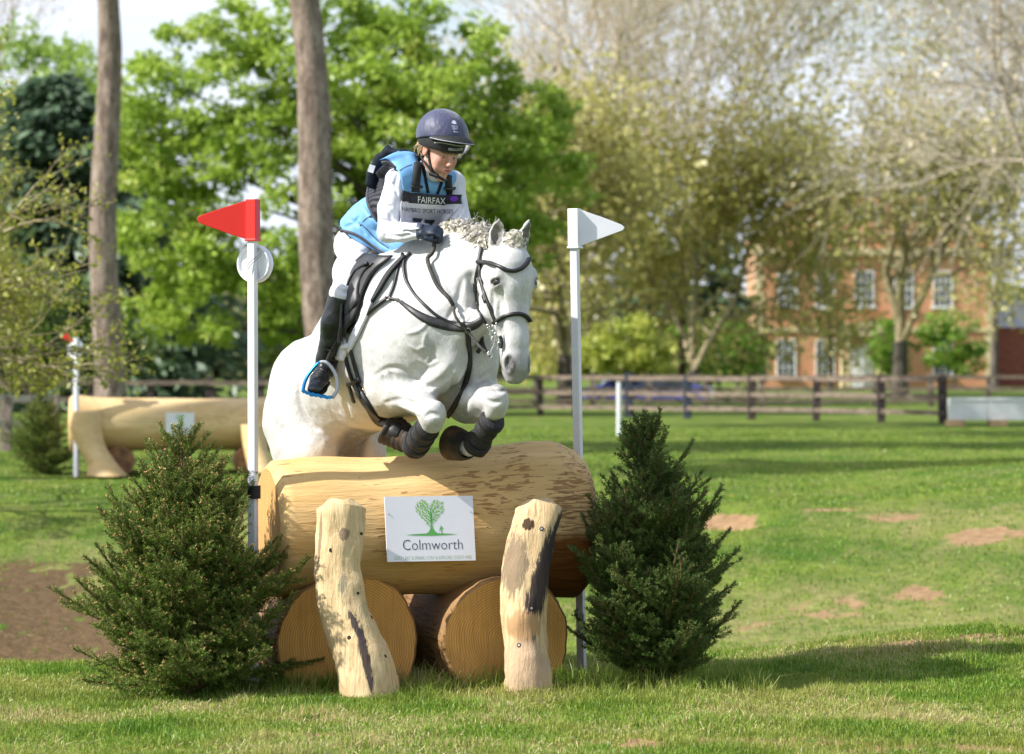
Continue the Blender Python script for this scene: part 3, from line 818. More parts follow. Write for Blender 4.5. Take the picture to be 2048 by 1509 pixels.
    for k in (-1, 1):
        for i in (0, 1):
            xx = pc + k * (.95 + .38 * i); pts = [(xx, y - .7, zg), (xx, y - .7, Z(672))]; pm.tube(pts, [.17, .14], 12)
    pm.box((pc - 1.6, y - .95, Z(672)), (pc + 1.6, y - .003, Z(655) + .1)).box((pc - 1.8, y - 1.1, Z(655) + .1), (pc + 1.8, y - .003, Z(655) + .3))
    pm.build('porch', m_st, H)
    # lower wing at the right
    W = MB().box((X(1988), y + 1.5, zg), (X(2150), y + 8, Z(655))).build('wing', m_br2, H)
    mesh('wing_roof', [(X(1986), y + 1.3, Z(655)), (X(2155), y + 1.3, Z(655)), (X(2155), y + 8.2, Z(655)), (X(1986), y + 8.2, Z(655)), (X(2000), y + 4.7, Z(600)), (X(2150), y + 4.7, Z(600))],
         [(0, 1, 5, 4), (1, 2, 5), (2, 3, 4, 5), (3, 0, 4)], m_ld, H, False)
    MB().tube([(X(1998), y + 1.35, zg), (X(1998), y + 1.35, Z(640))], .09, 8).build('drainpipe', m_ld, H)
house()

# ================================================================ PADDOCK FENCES
m_rail = plain('weathered_rail', (0.20, 0.15, 0.115), .9, .3, 4, mscale=(1, 1, 5))
m_post = plain('dark_fence_post', (0.055, 0.038, 0.034), .9, .3, 6)
m_post2 = plain('grey_fence_post', (0.24, 0.19, 0.16), .9, .25, 6)
m_blue = plain('blue_grey_post', (0.04, 0.05, 0.075), .8, .2, 6)

def fence(label, pts, H, rails, mp_, mr, pw=.14, bluek=()):
    """pts: (u, d) of every post"""
    q = [Vector(((u - 1024) / FPX * d, d - 16, gz((u - 1024) / FPX * d, d - 16))) for u, d in pts]
    root = empty('post_and_rail_fence', label, 'fence', q[0])
    rnd = random.Random(len(pts))
    for i, p in enumerate(q):
        p = p - q[0]; w = pw / 2 * rnd.uniform(.85, 1.2); h = H * rnd.uniform(.97, 1.05); t = rnd.gauss(0, .015)
        m = MB().add([(p.x + a * w + t * z, p.y + b * w, p.z - .1 + z * (h + .1) - (.03 if (b > 0 and z) else 0)) for z in (0, 1) for a, b in ((-1, -1), (1, -1), (1, 1), (-1, 1))],
                     [(0, 3, 2, 1), (4, 5, 6, 7), (0, 1, 5, 4), (1, 2, 6, 5), (2, 3, 7, 6), (3, 0, 4, 7)])
        m.build('post', m_blue if i in bluek else mp_, root, bevel=.01)
    for i in range(len(q) - 1):
        a, b = q[i] - q[0], q[i + 1] - q[0]
        for rz in rails:
            za = a.z + rz * H + rnd.gauss(0, .015); zb = b.z + rz * H + rnd.gauss(0, .015); o = -pw / 2 - .028
            h = .06
            MB().add([(a.x, a.y + o - .022, za - h), (b.x, b.y + o - .022, zb - h), (b.x, b.y + o + .022, zb - h), (a.x, a.y + o + .022, za - h),
                      (a.x, a.y + o - .022, za + h), (b.x, b.y + o - .022, zb + h), (b.x, b.y + o + .022, zb + h), (a.x, a.y + o + .022, za + h)],
                     [(0, 3, 2, 1), (4, 5, 6, 7), (0, 1, 5, 4), (1, 2, 6, 5), (2, 3, 7, 6), (3, 0, 4, 7)]).build('rail', mr, root)
    return root
us = [700, 825, 955, 1081, 1150, 1258, 1375, 1503, 1632, 1762, 1886]
fence('dark post and rail fence along the near side of the paddock', [(u, 98 - (u - 1081) * .0145 if u > 1081 else 98) for u in us], 1.18, (.93, .56, .22), m_post, m_rail, .2, (5, 6))
fence('greyer post and rail fence on the far side of the track', [(u, 118) for u in range(620, 2240, 113)], 1.1, (.93, .56, .2), m_post2, m_rail, .17)
fence('brown post and rail fence behind the second log jump and pine trunk', [(u, 88) for u in (-60, 60, 180, 300, 420, 520, 640)], 1.12, (.9, .5), m_post, m_rail, .2)
fence('weathered grey post and rail fence at the far left behind the small spruce', [(u, 56 + k * 2) for k, u in enumerate((-160, 12, 110))], .98, (.95, .5), m_post2, plain('pale_rail', (.42, .36, .28), .9, .2, 4), .17)
# thin white marker post
x, y = (1238 - 1024) / FPX * 72, 56
MB().tube([(0, 0, 0), (0, 0, 1.15)], .05, 12).build('post', plain('white_plastic_post', (.78, .78, .8), .4, .03, 4), None)
o = COL.objects[-1]
o.name = 'marker_post'; o.location = (x, y, gz(x, y) - .02); tag(o, 'thin white marker post standing in the field before the paddock fence', 'post')

# low white board on wooden feet
def board():
    d = 83.; y = d - 16; X = lambda u: (u - 1024) / FPX * d
    x = X(1980); root = empty('white_board_jump', 'low white boarded jump on pale wooden feet at the right edge', 'jump', (x, y, gz(x, y)))
    mw = plain('white_board', (.74, .75, .72), .6, .05, 3); mt_ = plain('pale_timber', (.55, .36, .18), .8, .15, 5)
    for k in range(3):
        x0 = X(1897) - x + k * .93
        MB().box((x0, -.2, .14), (x0 + .92, .2, .66)).box((x0 + .02, -.225, .6), (x0 + .9, -.203, .68)).build('board', mw, root, bevel=.01)
    for u in (1910, 1995, 2080):
        MB().box((X(u) - x - .2, -.32, -.02), (X(u) - x + .2, .32, .138)).build('foot', mt_, root)
board()

# parked cars beyond the fences
def car(u, d, label, col, rz, seed):
    x = (u - 1024) / FPX * d; y = d - 16
    root = empty('parked_car', label, 'car', (x, y, gz(x, y)), 'cars parked beyond the fences', rz)
    mc, nt = new_mat('car_paint'); finish(nt, col, .25, .6, metallic=.3, extra={'Coat Weight': .8, 'Coat Roughness': .05})
    mg, nt = new_mat('car_glass'); finish(nt, (.03, .035, .04), .03, 1.0)
    mt_ = plain('tyre', (.03, .03, .03), .8); mm, nt = new_mat('chrome'); finish(nt, (.85, .85, .88), .06, .8, metallic=1.0)
    prof = [(-2.1, .35), (-2.15, .7), (-1.95, .92), (-1.45, 1.0), (-.75, 1.42), (.7, 1.46), (1.45, 1.05), (2.0, .98), (2.12, .6), (2.08, .33), (1.6, .22), (-1.6, .22)]
    vs = []; fs = []; n = len(prof)
    for j, yy in enumerate((-.86, -.8, .8, .86)):
        for (a, b) in prof:
            k = .92 if (j in (0, 3)) else 1
            vs.append((a * (.99 if j in (0, 3) else 1), yy * (1 if b < 1.0 else .82), b * k + (0 if k == 1 else .03)))
    for j in range(3):
        for i in range(n): i2 = (i + 1) % n; fs.append((j * n + i, j * n + i2, (j + 1) * n + i2, (j + 1) * n + i))
    fs.append(tuple(range(n))); fs.append(tuple(3 * n + i for i in range(n - 1, -1, -1)))
    mesh('body', vs, fs, mc, root, False)
    for sgn in (-1, 1):
        yy = .735 * sgn
        MB().add([(-1.15, yy * 1.05, 1.02), (1.2, yy * 1.05, 1.02), (.68, yy * .955 , 1.36), (-.7, yy * .955, 1.34), (-1.15, yy * 1.09, 1.02), (1.2, yy * 1.09, 1.02), (.68, yy * .99, 1.36), (-.7, yy * .99, 1.34)],
                 [(0, 1, 2, 3), (4, 7, 6, 5), (0, 4, 5, 1), (1, 5, 6, 2), (2, 6, 7, 3), (3, 7, 4, 0)]).build('side_window', mg, root)
        for xx in (-1.35, 1.3):
            w = MB().tube([(xx, .7 * sgn, .32), (xx, .89 * sgn, .32)], .32, 20).build('wheel', mt_, root)
            MB().tube([(xx, .88 * sgn, .32), (xx, .905 * sgn, .32)], .2, 14).build('rim', mm, w)
        MB().box((-2.17, .55 * sgn - .2, .6), (-2.1, .55 * sgn + .2, .76)).build('headlight', mm, root)
    MB().add([(-1.42, -.66, 1.03), (-1.42, .66, 1.03), (-.8, .6, 1.4), (-.8, -.6, 1.4), (-1.38, -.66, 1.0), (-1.38, .66, 1.0), (-.76, .6, 1.38), (-.76, -.6, 1.38)],
             [(0, 1, 2, 3), (4, 7, 6, 5), (0, 4, 5, 1), (2, 6, 7, 3), (1, 5, 6, 2), (3, 7, 4, 0)]).build('windscreen', mg, root)
    return root
car(1262, 152, 'bright blue parked car with glinting roof behind the fence near the white flag', (.03, .06, .5), R(8), 1)
car(1330, 150, 'darker blue parked car nose to nose with the bright blue one', (.05, .06, .28), R(-12), 2)

# ================================================================ LOG JUMPS
def wood_log(name, r, Lh, mat, end, parent=None, seed=1, flare=None, chamf=0.03, n=72, ns=40):
    """log along local x from -Lh to Lh; flare(t, a) -> radius factor; end faces a separate material slot"""
    vs = []; fs = []; rg = np.random.default_rng(seed)
    st = list(np.linspace(-Lh + chamf, Lh - chamf, ns)); st = [-Lh] + st + [Lh]
    for i, t in enumerate(st):
        for k in range(n):
            a = 2 * math.pi * k / n
            rr = r * (flare(t / Lh, a) if flare else 1)
            if i in (0, len(st) - 1): rr -= chamf * 1.0
            rr *= 1 + .006 * math.sin(5 * a + t * 3 + seed) + .004 * math.sin(13 * a - t * 5)
            vs.append((t, rr * math.cos(a), rr * math.sin(a)))
    for i in range(len(st) - 1):
        for k in range(n):
            k2 = (k + 1) % n; fs.append((i * n + k, i * n + k2, (i + 1) * n + k2, (i + 1) * n + k))
    m0 = len(fs)
    for side, i in ((0, 0), (1, len(st) - 1)):
        c0 = len(vs); vs.append((st[i], 0, 0))
        for k in range(n):
            k2 = (k + 1) % n; a, b = i * n + k, i * n + k2
            fs.append((c0, b, a) if side == 0 else (c0, a, b))
    o = mesh(name, vs, fs, mat, parent)
    o.data.materials.append(end)
    for p in o.data.polygons:
        if p.index >= m0: p.material_index = 1; p.use_smooth = False
    return o

def log_mats(tagn, base1, base2, streak, ringa, ringb, rot=0.0, sawn=True):
    m, nt = new_mat('peeled_log_' + tagn)
    oc = N(nt, 'ShaderNodeTexCoord').outputs['Object']
    g = noise(nt, 3.0, 5, .6, vec=oc, mscale=(.35, 1.6, 1.6))
    c = mixc(nt, ramp(nt, g, [(.3, 0), (.7, 1)]), base1, base2)
    f = noise(nt, 30, 5, .6, vec=oc, mscale=(.09, 1, 1))            # fine grain along the log
    c = mixc(nt, ramp(nt, f, [(.2, .30), (.6, 0)]), c, tuple(x * .6 for x in base2))
    kn = N(nt, 'ShaderNodeTexVoronoi', Scale=3.2); mk = N(nt, 'ShaderNodeMapping'); mk.inputs['Scale'].default_value = (.8, 1.3, 1.3); nt.links.new(oc, mk.inputs[0]); nt.links.new(mk.outputs[0], kn.inputs['Vector'])
    c = mixc(nt, ramp(nt, kn.outputs['Distance'], [(.03, .75), (.075, 0)]), c, tuple(x * .45 for x in base2))       # knots
    # dashes of inner bark left by the peeler
    s = noise(nt, 42, 3, .55, vec=oc, mscale=(.24, 1.7, 1.7), dist=.4, raw=True)
    dens = noise(nt, 2.2, 3, .6, vec=oc, raw=True)
    mul = N(nt, 'ShaderNodeMath', operation='MULTIPLY'); nt.links.new(s, mul.inputs[0]); nt.links.new(dens, mul.inputs[1])
    c = mixc(nt, ramp(nt, mul.outputs[0], [(.312, 0), (.335, .8)]), c, streak)
    # orange-brown tint towards the underside
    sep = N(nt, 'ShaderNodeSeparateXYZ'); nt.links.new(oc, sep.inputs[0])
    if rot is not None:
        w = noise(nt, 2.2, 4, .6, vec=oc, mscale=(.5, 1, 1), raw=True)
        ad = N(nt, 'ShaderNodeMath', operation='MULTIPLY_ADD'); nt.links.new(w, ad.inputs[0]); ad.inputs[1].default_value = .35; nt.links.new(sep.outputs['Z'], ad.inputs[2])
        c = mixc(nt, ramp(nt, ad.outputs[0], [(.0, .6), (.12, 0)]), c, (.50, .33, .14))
    if sawn:
        # chainsaw ripples and a rotten brown patch near the butt end
        wv = N(nt, 'ShaderNodeTexNoise', Scale=34, Detail=4, Roughness=.6, Distortion=.8)
        mp_ = N(nt, 'ShaderNodeMapping'); mp_.inputs['Rotation'].default_value = (0, .18, 0); mp_.inputs['Scale'].default_value = (.22, 1, 2.2)
        nt.links.new(oc, mp_.inputs[0]); nt.links.new(mp_.outputs[0], wv.inputs['Vector'])
        wx = noise(nt, 5, 4, .6, vec=oc, raw=True)
        ad2 = N(nt, 'ShaderNodeMath', operation='MULTIPLY_ADD'); nt.links.new(wx, ad2.inputs[0]); ad2.inputs[1].default_value = .5; nt.links.new(sep.outputs['X'], ad2.inputs[2])
        reg = ramp(nt, ad2.outputs[0], [(.80, 0), (.86, 1)])
        ln = ramp(nt, wv.outputs['Fac'], [(.53, 0), (.60, .7)])
        mu = N(nt, 'ShaderNodeMath', operation='MULTIPLY'); nt.links.new(reg, mu.inputs[0]); nt.links.new(ln, mu.inputs[1])
        c = mixc(nt, mu.outputs[0], c, (.22, .12, .05))
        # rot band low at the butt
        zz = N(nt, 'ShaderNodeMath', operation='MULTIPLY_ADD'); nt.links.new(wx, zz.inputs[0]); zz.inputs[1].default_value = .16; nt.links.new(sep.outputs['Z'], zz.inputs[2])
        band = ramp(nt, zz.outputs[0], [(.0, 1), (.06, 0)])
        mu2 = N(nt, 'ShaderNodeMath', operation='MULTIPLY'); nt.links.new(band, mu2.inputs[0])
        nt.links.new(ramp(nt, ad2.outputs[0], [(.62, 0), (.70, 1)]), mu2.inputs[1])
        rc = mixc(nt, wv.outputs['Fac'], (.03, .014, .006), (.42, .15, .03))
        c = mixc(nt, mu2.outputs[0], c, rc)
    mx_ = N(nt, 'ShaderNodeMath', operation='ADD'); nt.links.new(f, mx_.inputs[0]); nt.links.new(s, mx_.inputs[1])
    finish(nt, c, .72, .25, mx_.outputs[0], .55, .008)
    e, nt = new_mat('end_grain_' + tagn)
    oc = N(nt, 'ShaderNodeTexCoord').outputs['Object']
    sep = N(nt, 'ShaderNodeSeparateXYZ'); nt.links.new(oc, sep.inputs[0])
    cb = N(nt, 'ShaderNodeCombineXYZ'); nt.links.new(sep.outputs['Y'], cb.inputs['X']); nt.links.new(sep.outputs['Z'], cb.inputs['Y'])
    wob = noise(nt, 4, 3, .5, vec=cb.outputs[0], raw=True)
    ln = N(nt, 'ShaderNodeVectorMath', operation='LENGTH'); nt.links.new(cb.outputs[0], ln.inputs[0])
    ad = N(nt, 'ShaderNodeMath', operation='MULTIPLY_ADD'); nt.links.new(wob, ad.inputs[0]); ad.inputs[1].default_value = .05; nt.links.new(ln.outputs['Value'], ad.inputs[2])
    sn = N(nt, 'ShaderNodeMath', operation='MULTIPLY'); nt.links.new(ad.outputs[0], sn.inputs[0]); sn.inputs[1].default_value = 520
    si = N(nt, 'ShaderNodeMath', operation='SINE'); nt.links.new(sn.outputs[0], si.inputs[0])
    big = noise(nt, 2.5, 4, .6, vec=cb.outputs[0])
    c = mixc(nt, ramp(nt, si.outputs[0], [(.0, 0), (1, 1)]), ringa, ringb)
    c = mixc(nt, ramp(nt, big, [(.35, 0), (.7, .5)]), c, tuple(x * .62 for x in ringa))
    rt = N(nt, 'ShaderNodeMapping'); rt.inputs['Rotation'].default_value = (R(22), 0, 0); rt.inputs['Scale'].default_value = (1, 1, .05); nt.links.new(oc, rt.inputs[0])
    fn = noise(nt, 75, 4, .7, vec=rt.outputs[0])                       # saw marks
    c = mixc(nt, ramp(nt, fn, [(.2, .40), (.6, 0)]), c, tuple(x * .5 for x in ringa))
    an = N(nt, 'ShaderNodeMath', operation='ARCTAN2'); nt.links.new(sep.outputs['Z'], an.inputs[0]); nt.links.new(sep.outputs['Y'], an.inputs[1])
    cs = N(nt, 'ShaderNodeCombineXYZ'); nt.links.new(an.outputs[0], cs.inputs['X']); nt.links.new(ln.outputs['Value'], cs.inputs['Y'])
    ck = noise(nt, 7, 3, .6, vec=cs.outputs[0], mscale=(1, .35, 1))       # radial drying splits
    c = mixc(nt, ramp(nt, ck, [(.03, .75), (.10, 0)]), c, (.12, .06, .02))
    dz = N(nt, 'ShaderNodeMath', operation='MULTIPLY_ADD'); nt.links.new(big, dz.inputs[0]); dz.inputs[1].default_value = .25; nt.links.new(sep.outputs['Z'], dz.inputs[2])
    finish(nt, c, .8, .2, fn, .5, .008)
    return m, e
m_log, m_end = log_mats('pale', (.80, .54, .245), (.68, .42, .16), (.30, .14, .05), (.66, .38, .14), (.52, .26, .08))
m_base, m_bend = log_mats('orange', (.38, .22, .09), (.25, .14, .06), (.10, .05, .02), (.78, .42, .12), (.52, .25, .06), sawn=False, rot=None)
m_log2, m_end2 = log_mats('second', (.74, .54, .28), (.66, .45, .20), (.5, .34, .16), (.66, .38, .14), (.52, .26, .08), sawn=False)

ROT = R(16.5)                                    # the fence is turned a little: left end nearer the camera
JM = Matrix.Rotation(ROT, 4, 'Z')
def jump():
    root = empty('log_jump', 'big pale peeled log lying on two cut logs between two crooked posts under the horse', 'jump', (0, 0, 0))
    # top log
    def flare(t, a):
        s = math.sin(a)
        f = .985 + .012 * t
        b = sm(np.array([(t + .25) / 1.0]))[0]
        f += b * (.17 * max(0, s) ** 1.2 + .10 * max(0, -s))
        f -= .16 * sm(np.array([(t - .8) / .2]))[0] * (max(0, s) ** 2)
        f += .05 * sm(np.array([(-t - .6) / .4]))[0] * -.6
        f += .012 * math.sin(t * 9 + a) + .015 * math.sin(2 * a + 1 + t * 2)
        return f
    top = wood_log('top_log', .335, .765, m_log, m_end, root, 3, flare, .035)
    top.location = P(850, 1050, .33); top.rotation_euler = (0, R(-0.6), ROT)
    # base logs: axes run back from the camera
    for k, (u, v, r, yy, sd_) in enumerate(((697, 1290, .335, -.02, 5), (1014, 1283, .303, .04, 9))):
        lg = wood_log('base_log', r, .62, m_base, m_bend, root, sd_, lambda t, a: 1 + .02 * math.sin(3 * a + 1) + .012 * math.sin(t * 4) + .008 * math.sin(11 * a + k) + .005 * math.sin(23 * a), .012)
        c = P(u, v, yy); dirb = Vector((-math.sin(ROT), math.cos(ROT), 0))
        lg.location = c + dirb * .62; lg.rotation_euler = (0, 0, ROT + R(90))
    # crooked posts
    def post(pix, rad, y0, y1, mat, seed):
        n = 44; sp = spline(pix, n); rs = spline([(r_, 0) for r_ in rad], n)[:, 0]
        vs = []; fs = []; m = 40
        for i in range(n):
            f = i / (n - 1); yy = y0 + (y1 - y0) * f
            c = P(sp[i][0], sp[i][1], yy)
            for k in range(m):
                a = 2 * math.pi * k / m
                rr = rs[i] * (1 + .05 * math.sin(2 * a + seed) + .05 * math.sin(3 * a + f * 4 + seed) + .025 * math.sin(7 * a + seed * 2 + f * 3))
                tz = 0
                vs.append((c.x + rr * math.cos(a), c.y + rr * math.sin(a) * .9, c.z + (rr * math.sin(a) * -.35 if i == 0 else 0)))
        for i in range(n - 1):
            for k in range(m):
                k2 = (k + 1) % m; fs.append((i * m + k, (i + 1) * m + k, (i + 1) * m + k2, i * m + k2))
        # chamfered top with a sawn roof
        c0 = P(sp[0][0], sp[0][1] - 0, y0); rr = rs[0]
        b = len(vs)
        for k in range(m):
            a = 2 * math.pi * k / m
            vs.append((c0.x + rr * .62 * math.cos(a), c0.y + rr * .6 * math.sin(a), c0.z + .045 + .012 * math.cos(2 * a + seed)))
        for k in range(m):
            k2 = (k + 1) % m; fs.append((k, k2, b + k2, b + k))
        fs.append(tuple(b + k for k in range(m)))
        for i in range(n):                                   # adze flats, knots and swellings
            for k in range(m):
                a = 2 * math.pi * k / m; v_ = Vector(vs[i * m + k]); c = P(sp[i][0], sp[i][1], y0 + (y1 - y0) * i / (n - 1)); d = v_ - c; d.z = 0
                g_ = float(vnoise(math.cos(a) * 1.6 + seed * 3 + 20, math.sin(a) * 1.6 + 20, i * .22, 3)) - .5; g2 = float(vnoise(math.cos(a) * 9 + seed + 20, math.sin(a) * 9 + 20, i * .35, 2)) - .5
                if i > 0: vs[i * m + k] = tuple(v_ + d.normalized() * (g_ * .030 + g2 * .009))
        o = mesh('support_post', vs, fs, mat, root)
        for p in o.data.polygons[len(fs) - m - 1:]: p.use_smooth = False
        return o
    def post_mat(name, tint, patch):
        m, nt = new_mat(name)
        oc = N(nt, 'ShaderNodeTexCoord').outputs['Object']
        f = noise(nt, 70, 5, .7, vec=oc, mscale=(1, 1, .07), dist=.3)
        g = noise(nt, 9, 5, .6, vec=oc, mscale=(1, 1, .3))
        c = ramp(nt, f, [(.12, (.34, .21, .10)), (.4, (.62, .45, .24)), (.8, (.72, .57, .34))])
        c = mixc(nt, ramp(nt, g, [(.5, 0), (.85, .55)]), c, tint)
        for (u, v, ru, rv, s, colr) in patch:
            q = P(u, v, -.3)
            mp_ = N(nt, 'ShaderNodeMapping'); mp_.vector_type = 'TEXTURE'
            mp_.inputs['Location'].default_value = (q.x, q.y, q.z); mp_.inputs['Rotation'].default_value = (0, s, 0); mp_.inputs['Scale'].default_value = (ru / 430, 3, rv / 430)
            nt.links.new(oc, mp_.inputs[0])
            ln = N(nt, 'ShaderNodeVectorMath', operation='LENGTH'); nt.links.new(mp_.outputs[0], ln.inputs[0])
            ad = N(nt, 'ShaderNodeMath', operation='MULTIPLY_ADD'); nt.links.new(f, ad.inputs[0]); ad.inputs[1].default_value = .9; nt.links.new(ln.outputs['Value'], ad.inputs[2])
            hf_ = N(nt, 'ShaderNodeMath', operation='MULTIPLY'); nt.links.new(ad.outputs[0], hf_.inputs[0]); hf_.inputs[1].default_value = .5
            c = mixc(nt, ramp(nt, hf_.outputs[0], [(.62, .95), (.74, 0)]), c, colr)
        finish(nt, c, .8, .2, f, .7, .008)
        return m
    pa = post_mat('pale_post_wood', (.58, .42, .20), [(735, 1310, 9, 75, -.22, (.05, .035, .04)), (716, 1250, 7, 40, -.45, (.06, .045, .05)), (690, 1067, 12, 13, 0, (.24, .17, .11)), (688, 1165, 9, 20, .1, (.36, .30, .2)),
                                             (641, 1080, 4, 60, .05, (.3, .2, .13)), (732, 1215, 12, 20, .2, (.5, .4, .22))])
    pb = post_mat('stained_post_wood', (.52, .30, .14), [(1080, 1170, 20, 125, .26, (.035, .025, .03)), (1063, 1245, 13, 60, .05, (.05, .035, .035)), (1030, 1130, 28, 65, .15, (.26, .19, .12)), (1112, 1070, 10, 60, .33, (.05, .04, .045)),
                                              (1057, 1051, 13, 13, 0, (.04, .02, .01)), (1050, 1335, 55, 60, 0, (.50, .35, .22)), (1045, 1250, 40, 30, 0, (.5, .3, .15))])
    post([(681, 1022), (678, 1080), (677, 1140), (684, 1200), (704, 1260), (727, 1315), (741, 1392)], [.108, .105, .103, .11, .116, .126, .124], -.28, -.42, pa, 2)
    post([(1078, 1022), (1062, 1080), (1052, 1150), (1048, 1220), (1052, 1290), (1054, 1340), (1055, 1392)], [.112, .112, .117, .115, .105, .112, .118], -.14, -.30, pb, 4)
    mh = plain('bolt_hole', (.02, .013, .01), .9, .1); mm, nt = new_mat('bolt_steel'); finish(nt, (.45, .42, .38), .4, .6, metallic=.9)
    dg = bpy.context.evaluated_depsgraph_get()
    posts = [c_ for c_ in root.children if c_.name.startswith('support_post')]
    for k_, lst in enumerate(([(662, 1101, 4.2, 0), (698, 1276, 4.2, 0), (743, 1235, 4, 0), (771, 1313, 3.6, 0), (716, 1187, 3, 0), (723, 1068, 3, 0)], [(1083, 1058, 4.5, 1), (1063, 1217, 4.2, 1), (1038, 1291, 4.5, 1), (1097, 1303, 3.4, 0)])):
        po = posts[k_]; t_ = BVHTree.FromPolygons([tuple(v.co) for v in po.data.vertices], [tuple(p.vertices) for p in po.data.polygons])
        for (u, v, r_, steel) in lst:
            o_ = Vector(cam.location); h_ = t_.ray_cast(o_, (P(u, v, 0) - o_).normalized())
            if h_[0] is None: continue
            n_ = h_[1]; r_ = r_ / 430
            vs, fs = tube([h_[0] - n_ * .01, h_[0] + n_ * .0012], r_, 16); mesh('bolt_hole', vs, fs, mh, po, False)
            if steel: vs, fs = tube([h_[0] - n_ * .004, h_[0] + n_ * .003], r_ * .6, 6); mesh('bolt', vs, fs, mm, po, False)
    return root
JUMP = jump()

# screwed-on sign
def sign(root_name, label, cu, cv, yy, w, h, rz, tilt, full=True):
    c = P(cu, cv, yy)
    root = empty(root_name, label, 'sign', c)
    root.rotation_euler = (R(tilt), 0, rz)
    mw = plain('white_board_face', (.80, .80, .86), .45, .02, 3, bstr=.02)
    MB().box((-w / 2, -.004, -h / 2), (w / 2, .004, h / 2)).build('panel', mw, root)
    mgr, nt = new_mat('sign_green'); finish(nt, (.12, .42, .10), .5, .3)
    mlg, nt = new_mat('sign_leaf_green'); finish(nt, (.24, .50, .10), .5, .3)
    mdk, nt = new_mat('sign_lettering'); finish(nt, (.035, .035, .07), .5, .3)
    mgl, nt = new_mat('sign_small_letters'); finish(nt, (.34, .48, .27), .5, .3)
    s = w / .41                                         # the board is 175 px = 0.41 m wide
    yf = -.0048
    Q = lambda u, v: (((u - 858) / 430) * s, yf, (-(v - 1058) / 430) * s)     # photograph pixels on the board
    def poly(name, shapes, mat, y=yf):
        vs = []; fs = []
        for sh in shapes:
            b = len(vs); vs += [(p[0], y, p[2]) for p in [Q(*q) for q in sh]]; fs.append(tuple(range(b, b + len(sh))))
        return mesh(name, vs, fs, mat, root, False)
    # ground swoosh and trunk
    sw = [(807, 1069.6), (830, 1068), (850, 1067.2), (855, 1064), (858, 1058), (859, 1050), (859, 1041), (862.5, 1041), (862.5, 1050), (864, 1058), (868, 1064), (873, 1067.2), (890, 1068), (914, 1069.4), (890, 1071), (861, 1072), (830, 1071.2)]
    poly('tree_trunk_print', [sw], mgr)
    def stroke(pts, w0, w1):
        sp = spline(pts, 10); out = []
        for i in range(9):
            a, b = sp[i], sp[i + 1]; d = (b - a) / (np.linalg.norm(b - a) + 1e-9); nrm = np.array([-d[1], d[0]])
            wa = w0 + (w1 - w0) * i / 9; wb = w0 + (w1 - w0) * (i + 1) / 9
            out.append([tuple(a + nrm * wa), tuple(b + nrm * wb), tuple(b - nrm * wb), tuple(a - nrm * wa)])
        return out
    br = []
    for pts in ([(861, 1042), (858, 1030), (850, 1018), (843, 1013)], [(861, 1042), (862, 1030), (868, 1020), (876, 1014)], [(860, 1044), (852, 1038), (845, 1030)],
                [(862, 1044), (868, 1035), (876, 1031)], [(861, 1036), (860, 1024), (860, 1018)]):
        br += stroke(pts, 1.2, .5)
    poly('branch_print', br, mgr, yf - .0003)
    # heart of leaves
    rg = np.random.default_rng(12); leaves = []; cen = []
    def inside(x, y):
        dx = abs(x - 858.5)
        return (dx - 14.2) ** 2 + (y - 1017.5) ** 2 < 14.6 ** 2 or (y > 1016 and y < 1056 and dx < 28.6 * (1 - ((y - 1016) / 40) ** 1.35))
    for sz, cnt, gap in ((4.0, 60, 5.4), (2.4, 400, 3.3), (1.1, 900, 1.9)):
        for _ in range(cnt * 4):
            x_, y_ = rg.uniform(828, 889), rg.uniform(998, 1054)
            if not inside(x_, y_) or (abs(x_ - 861) < 3 and y_ > 1038): continue
            if any((x_ - a) ** 2 + (y_ - b) ** 2 < (gap * .5 + g_ * .5) ** 2 for a, b, g_ in cen): continue
            cen.append((x_, y_, gap)); a_ = math.atan2(-(y_ - 1045), x_ - 860) + rg.normal(0, .5)
            c_, s_ = math.cos(a_), -math.sin(a_)
            leaves.append([(x_ + c_ * p * sz - s_ * q * sz, y_ + s_ * p * sz + c_ * q * sz) for p, q in ((-1, 0), (-.4, .42), (.3, .4), (1, 0), (.3, -.4), (-.4, -.42))])
    poly('heart_print', leaves, mlg)
    # small golfer silhouette
    man = [[(878.2, 1053), (879.6, 1051.6), (881, 1053), (880.4, 1055)], [(877.5, 1055.5), (881.5, 1054.6), (883.4, 1057), (882.6, 1060), (880.2, 1060), (881.6, 1064), (882.4, 1067.6), (880.4, 1067.6), (879.2, 1063), (877.8, 1063), (878, 1060)],
           [(877.6, 1056), (876.2, 1059.4), (876.8, 1059.8), (878.4, 1057.4)], [(876.4, 1059.4), (874.8, 1066.6), (875.2, 1066.7), (876.9, 1059.8)]]
    poly('figure_print', man, mgr)
    def text(body, u0, u1, vbase, hgt_, mat, name, thin=0.0):
        cu_ = bpy.data.curves.new(name, 'FONT'); cu_.body = body; cu_.size = 1; cu_.offset = thin; cu_.resolution_u = 3
        ob = bpy.data.objects.new(name, cu_); COL.objects.link(ob)
        dg = bpy.context.evaluated_depsgraph_get(); me = bpy.data.meshes.new_from_object(ob.evaluated_get(dg))
        n_ = len(me.vertices); co = np.empty(n_ * 3); me.vertices.foreach_get('co', co); co = co.reshape(-1, 3)
        bpy.data.objects.remove(ob)
        lo, hi = co.min(0), co.max(0)
        xx = u0 + (co[:, 0] - lo[0]) / (hi[0] - lo[0]) * (u1 - u0); cap = hi[1]
        vv = vbase - co[:, 1] / cap * hgt_
        pts = np.array([Q(a, b) for a, b in zip(xx, vv)]); pts[:, 1] = yf
        me.vertices.foreach_set('co', pts.astype(np.float32).ravel()); me.materials.clear(); me.materials.append(mat)
        o = bpy.data.objects.new(name, me); COL.objects.link(o); o.parent = root
        return o
    text('Colmworth', 802, 921, 1099, 20, mdk, 'name_lettering', -.012)
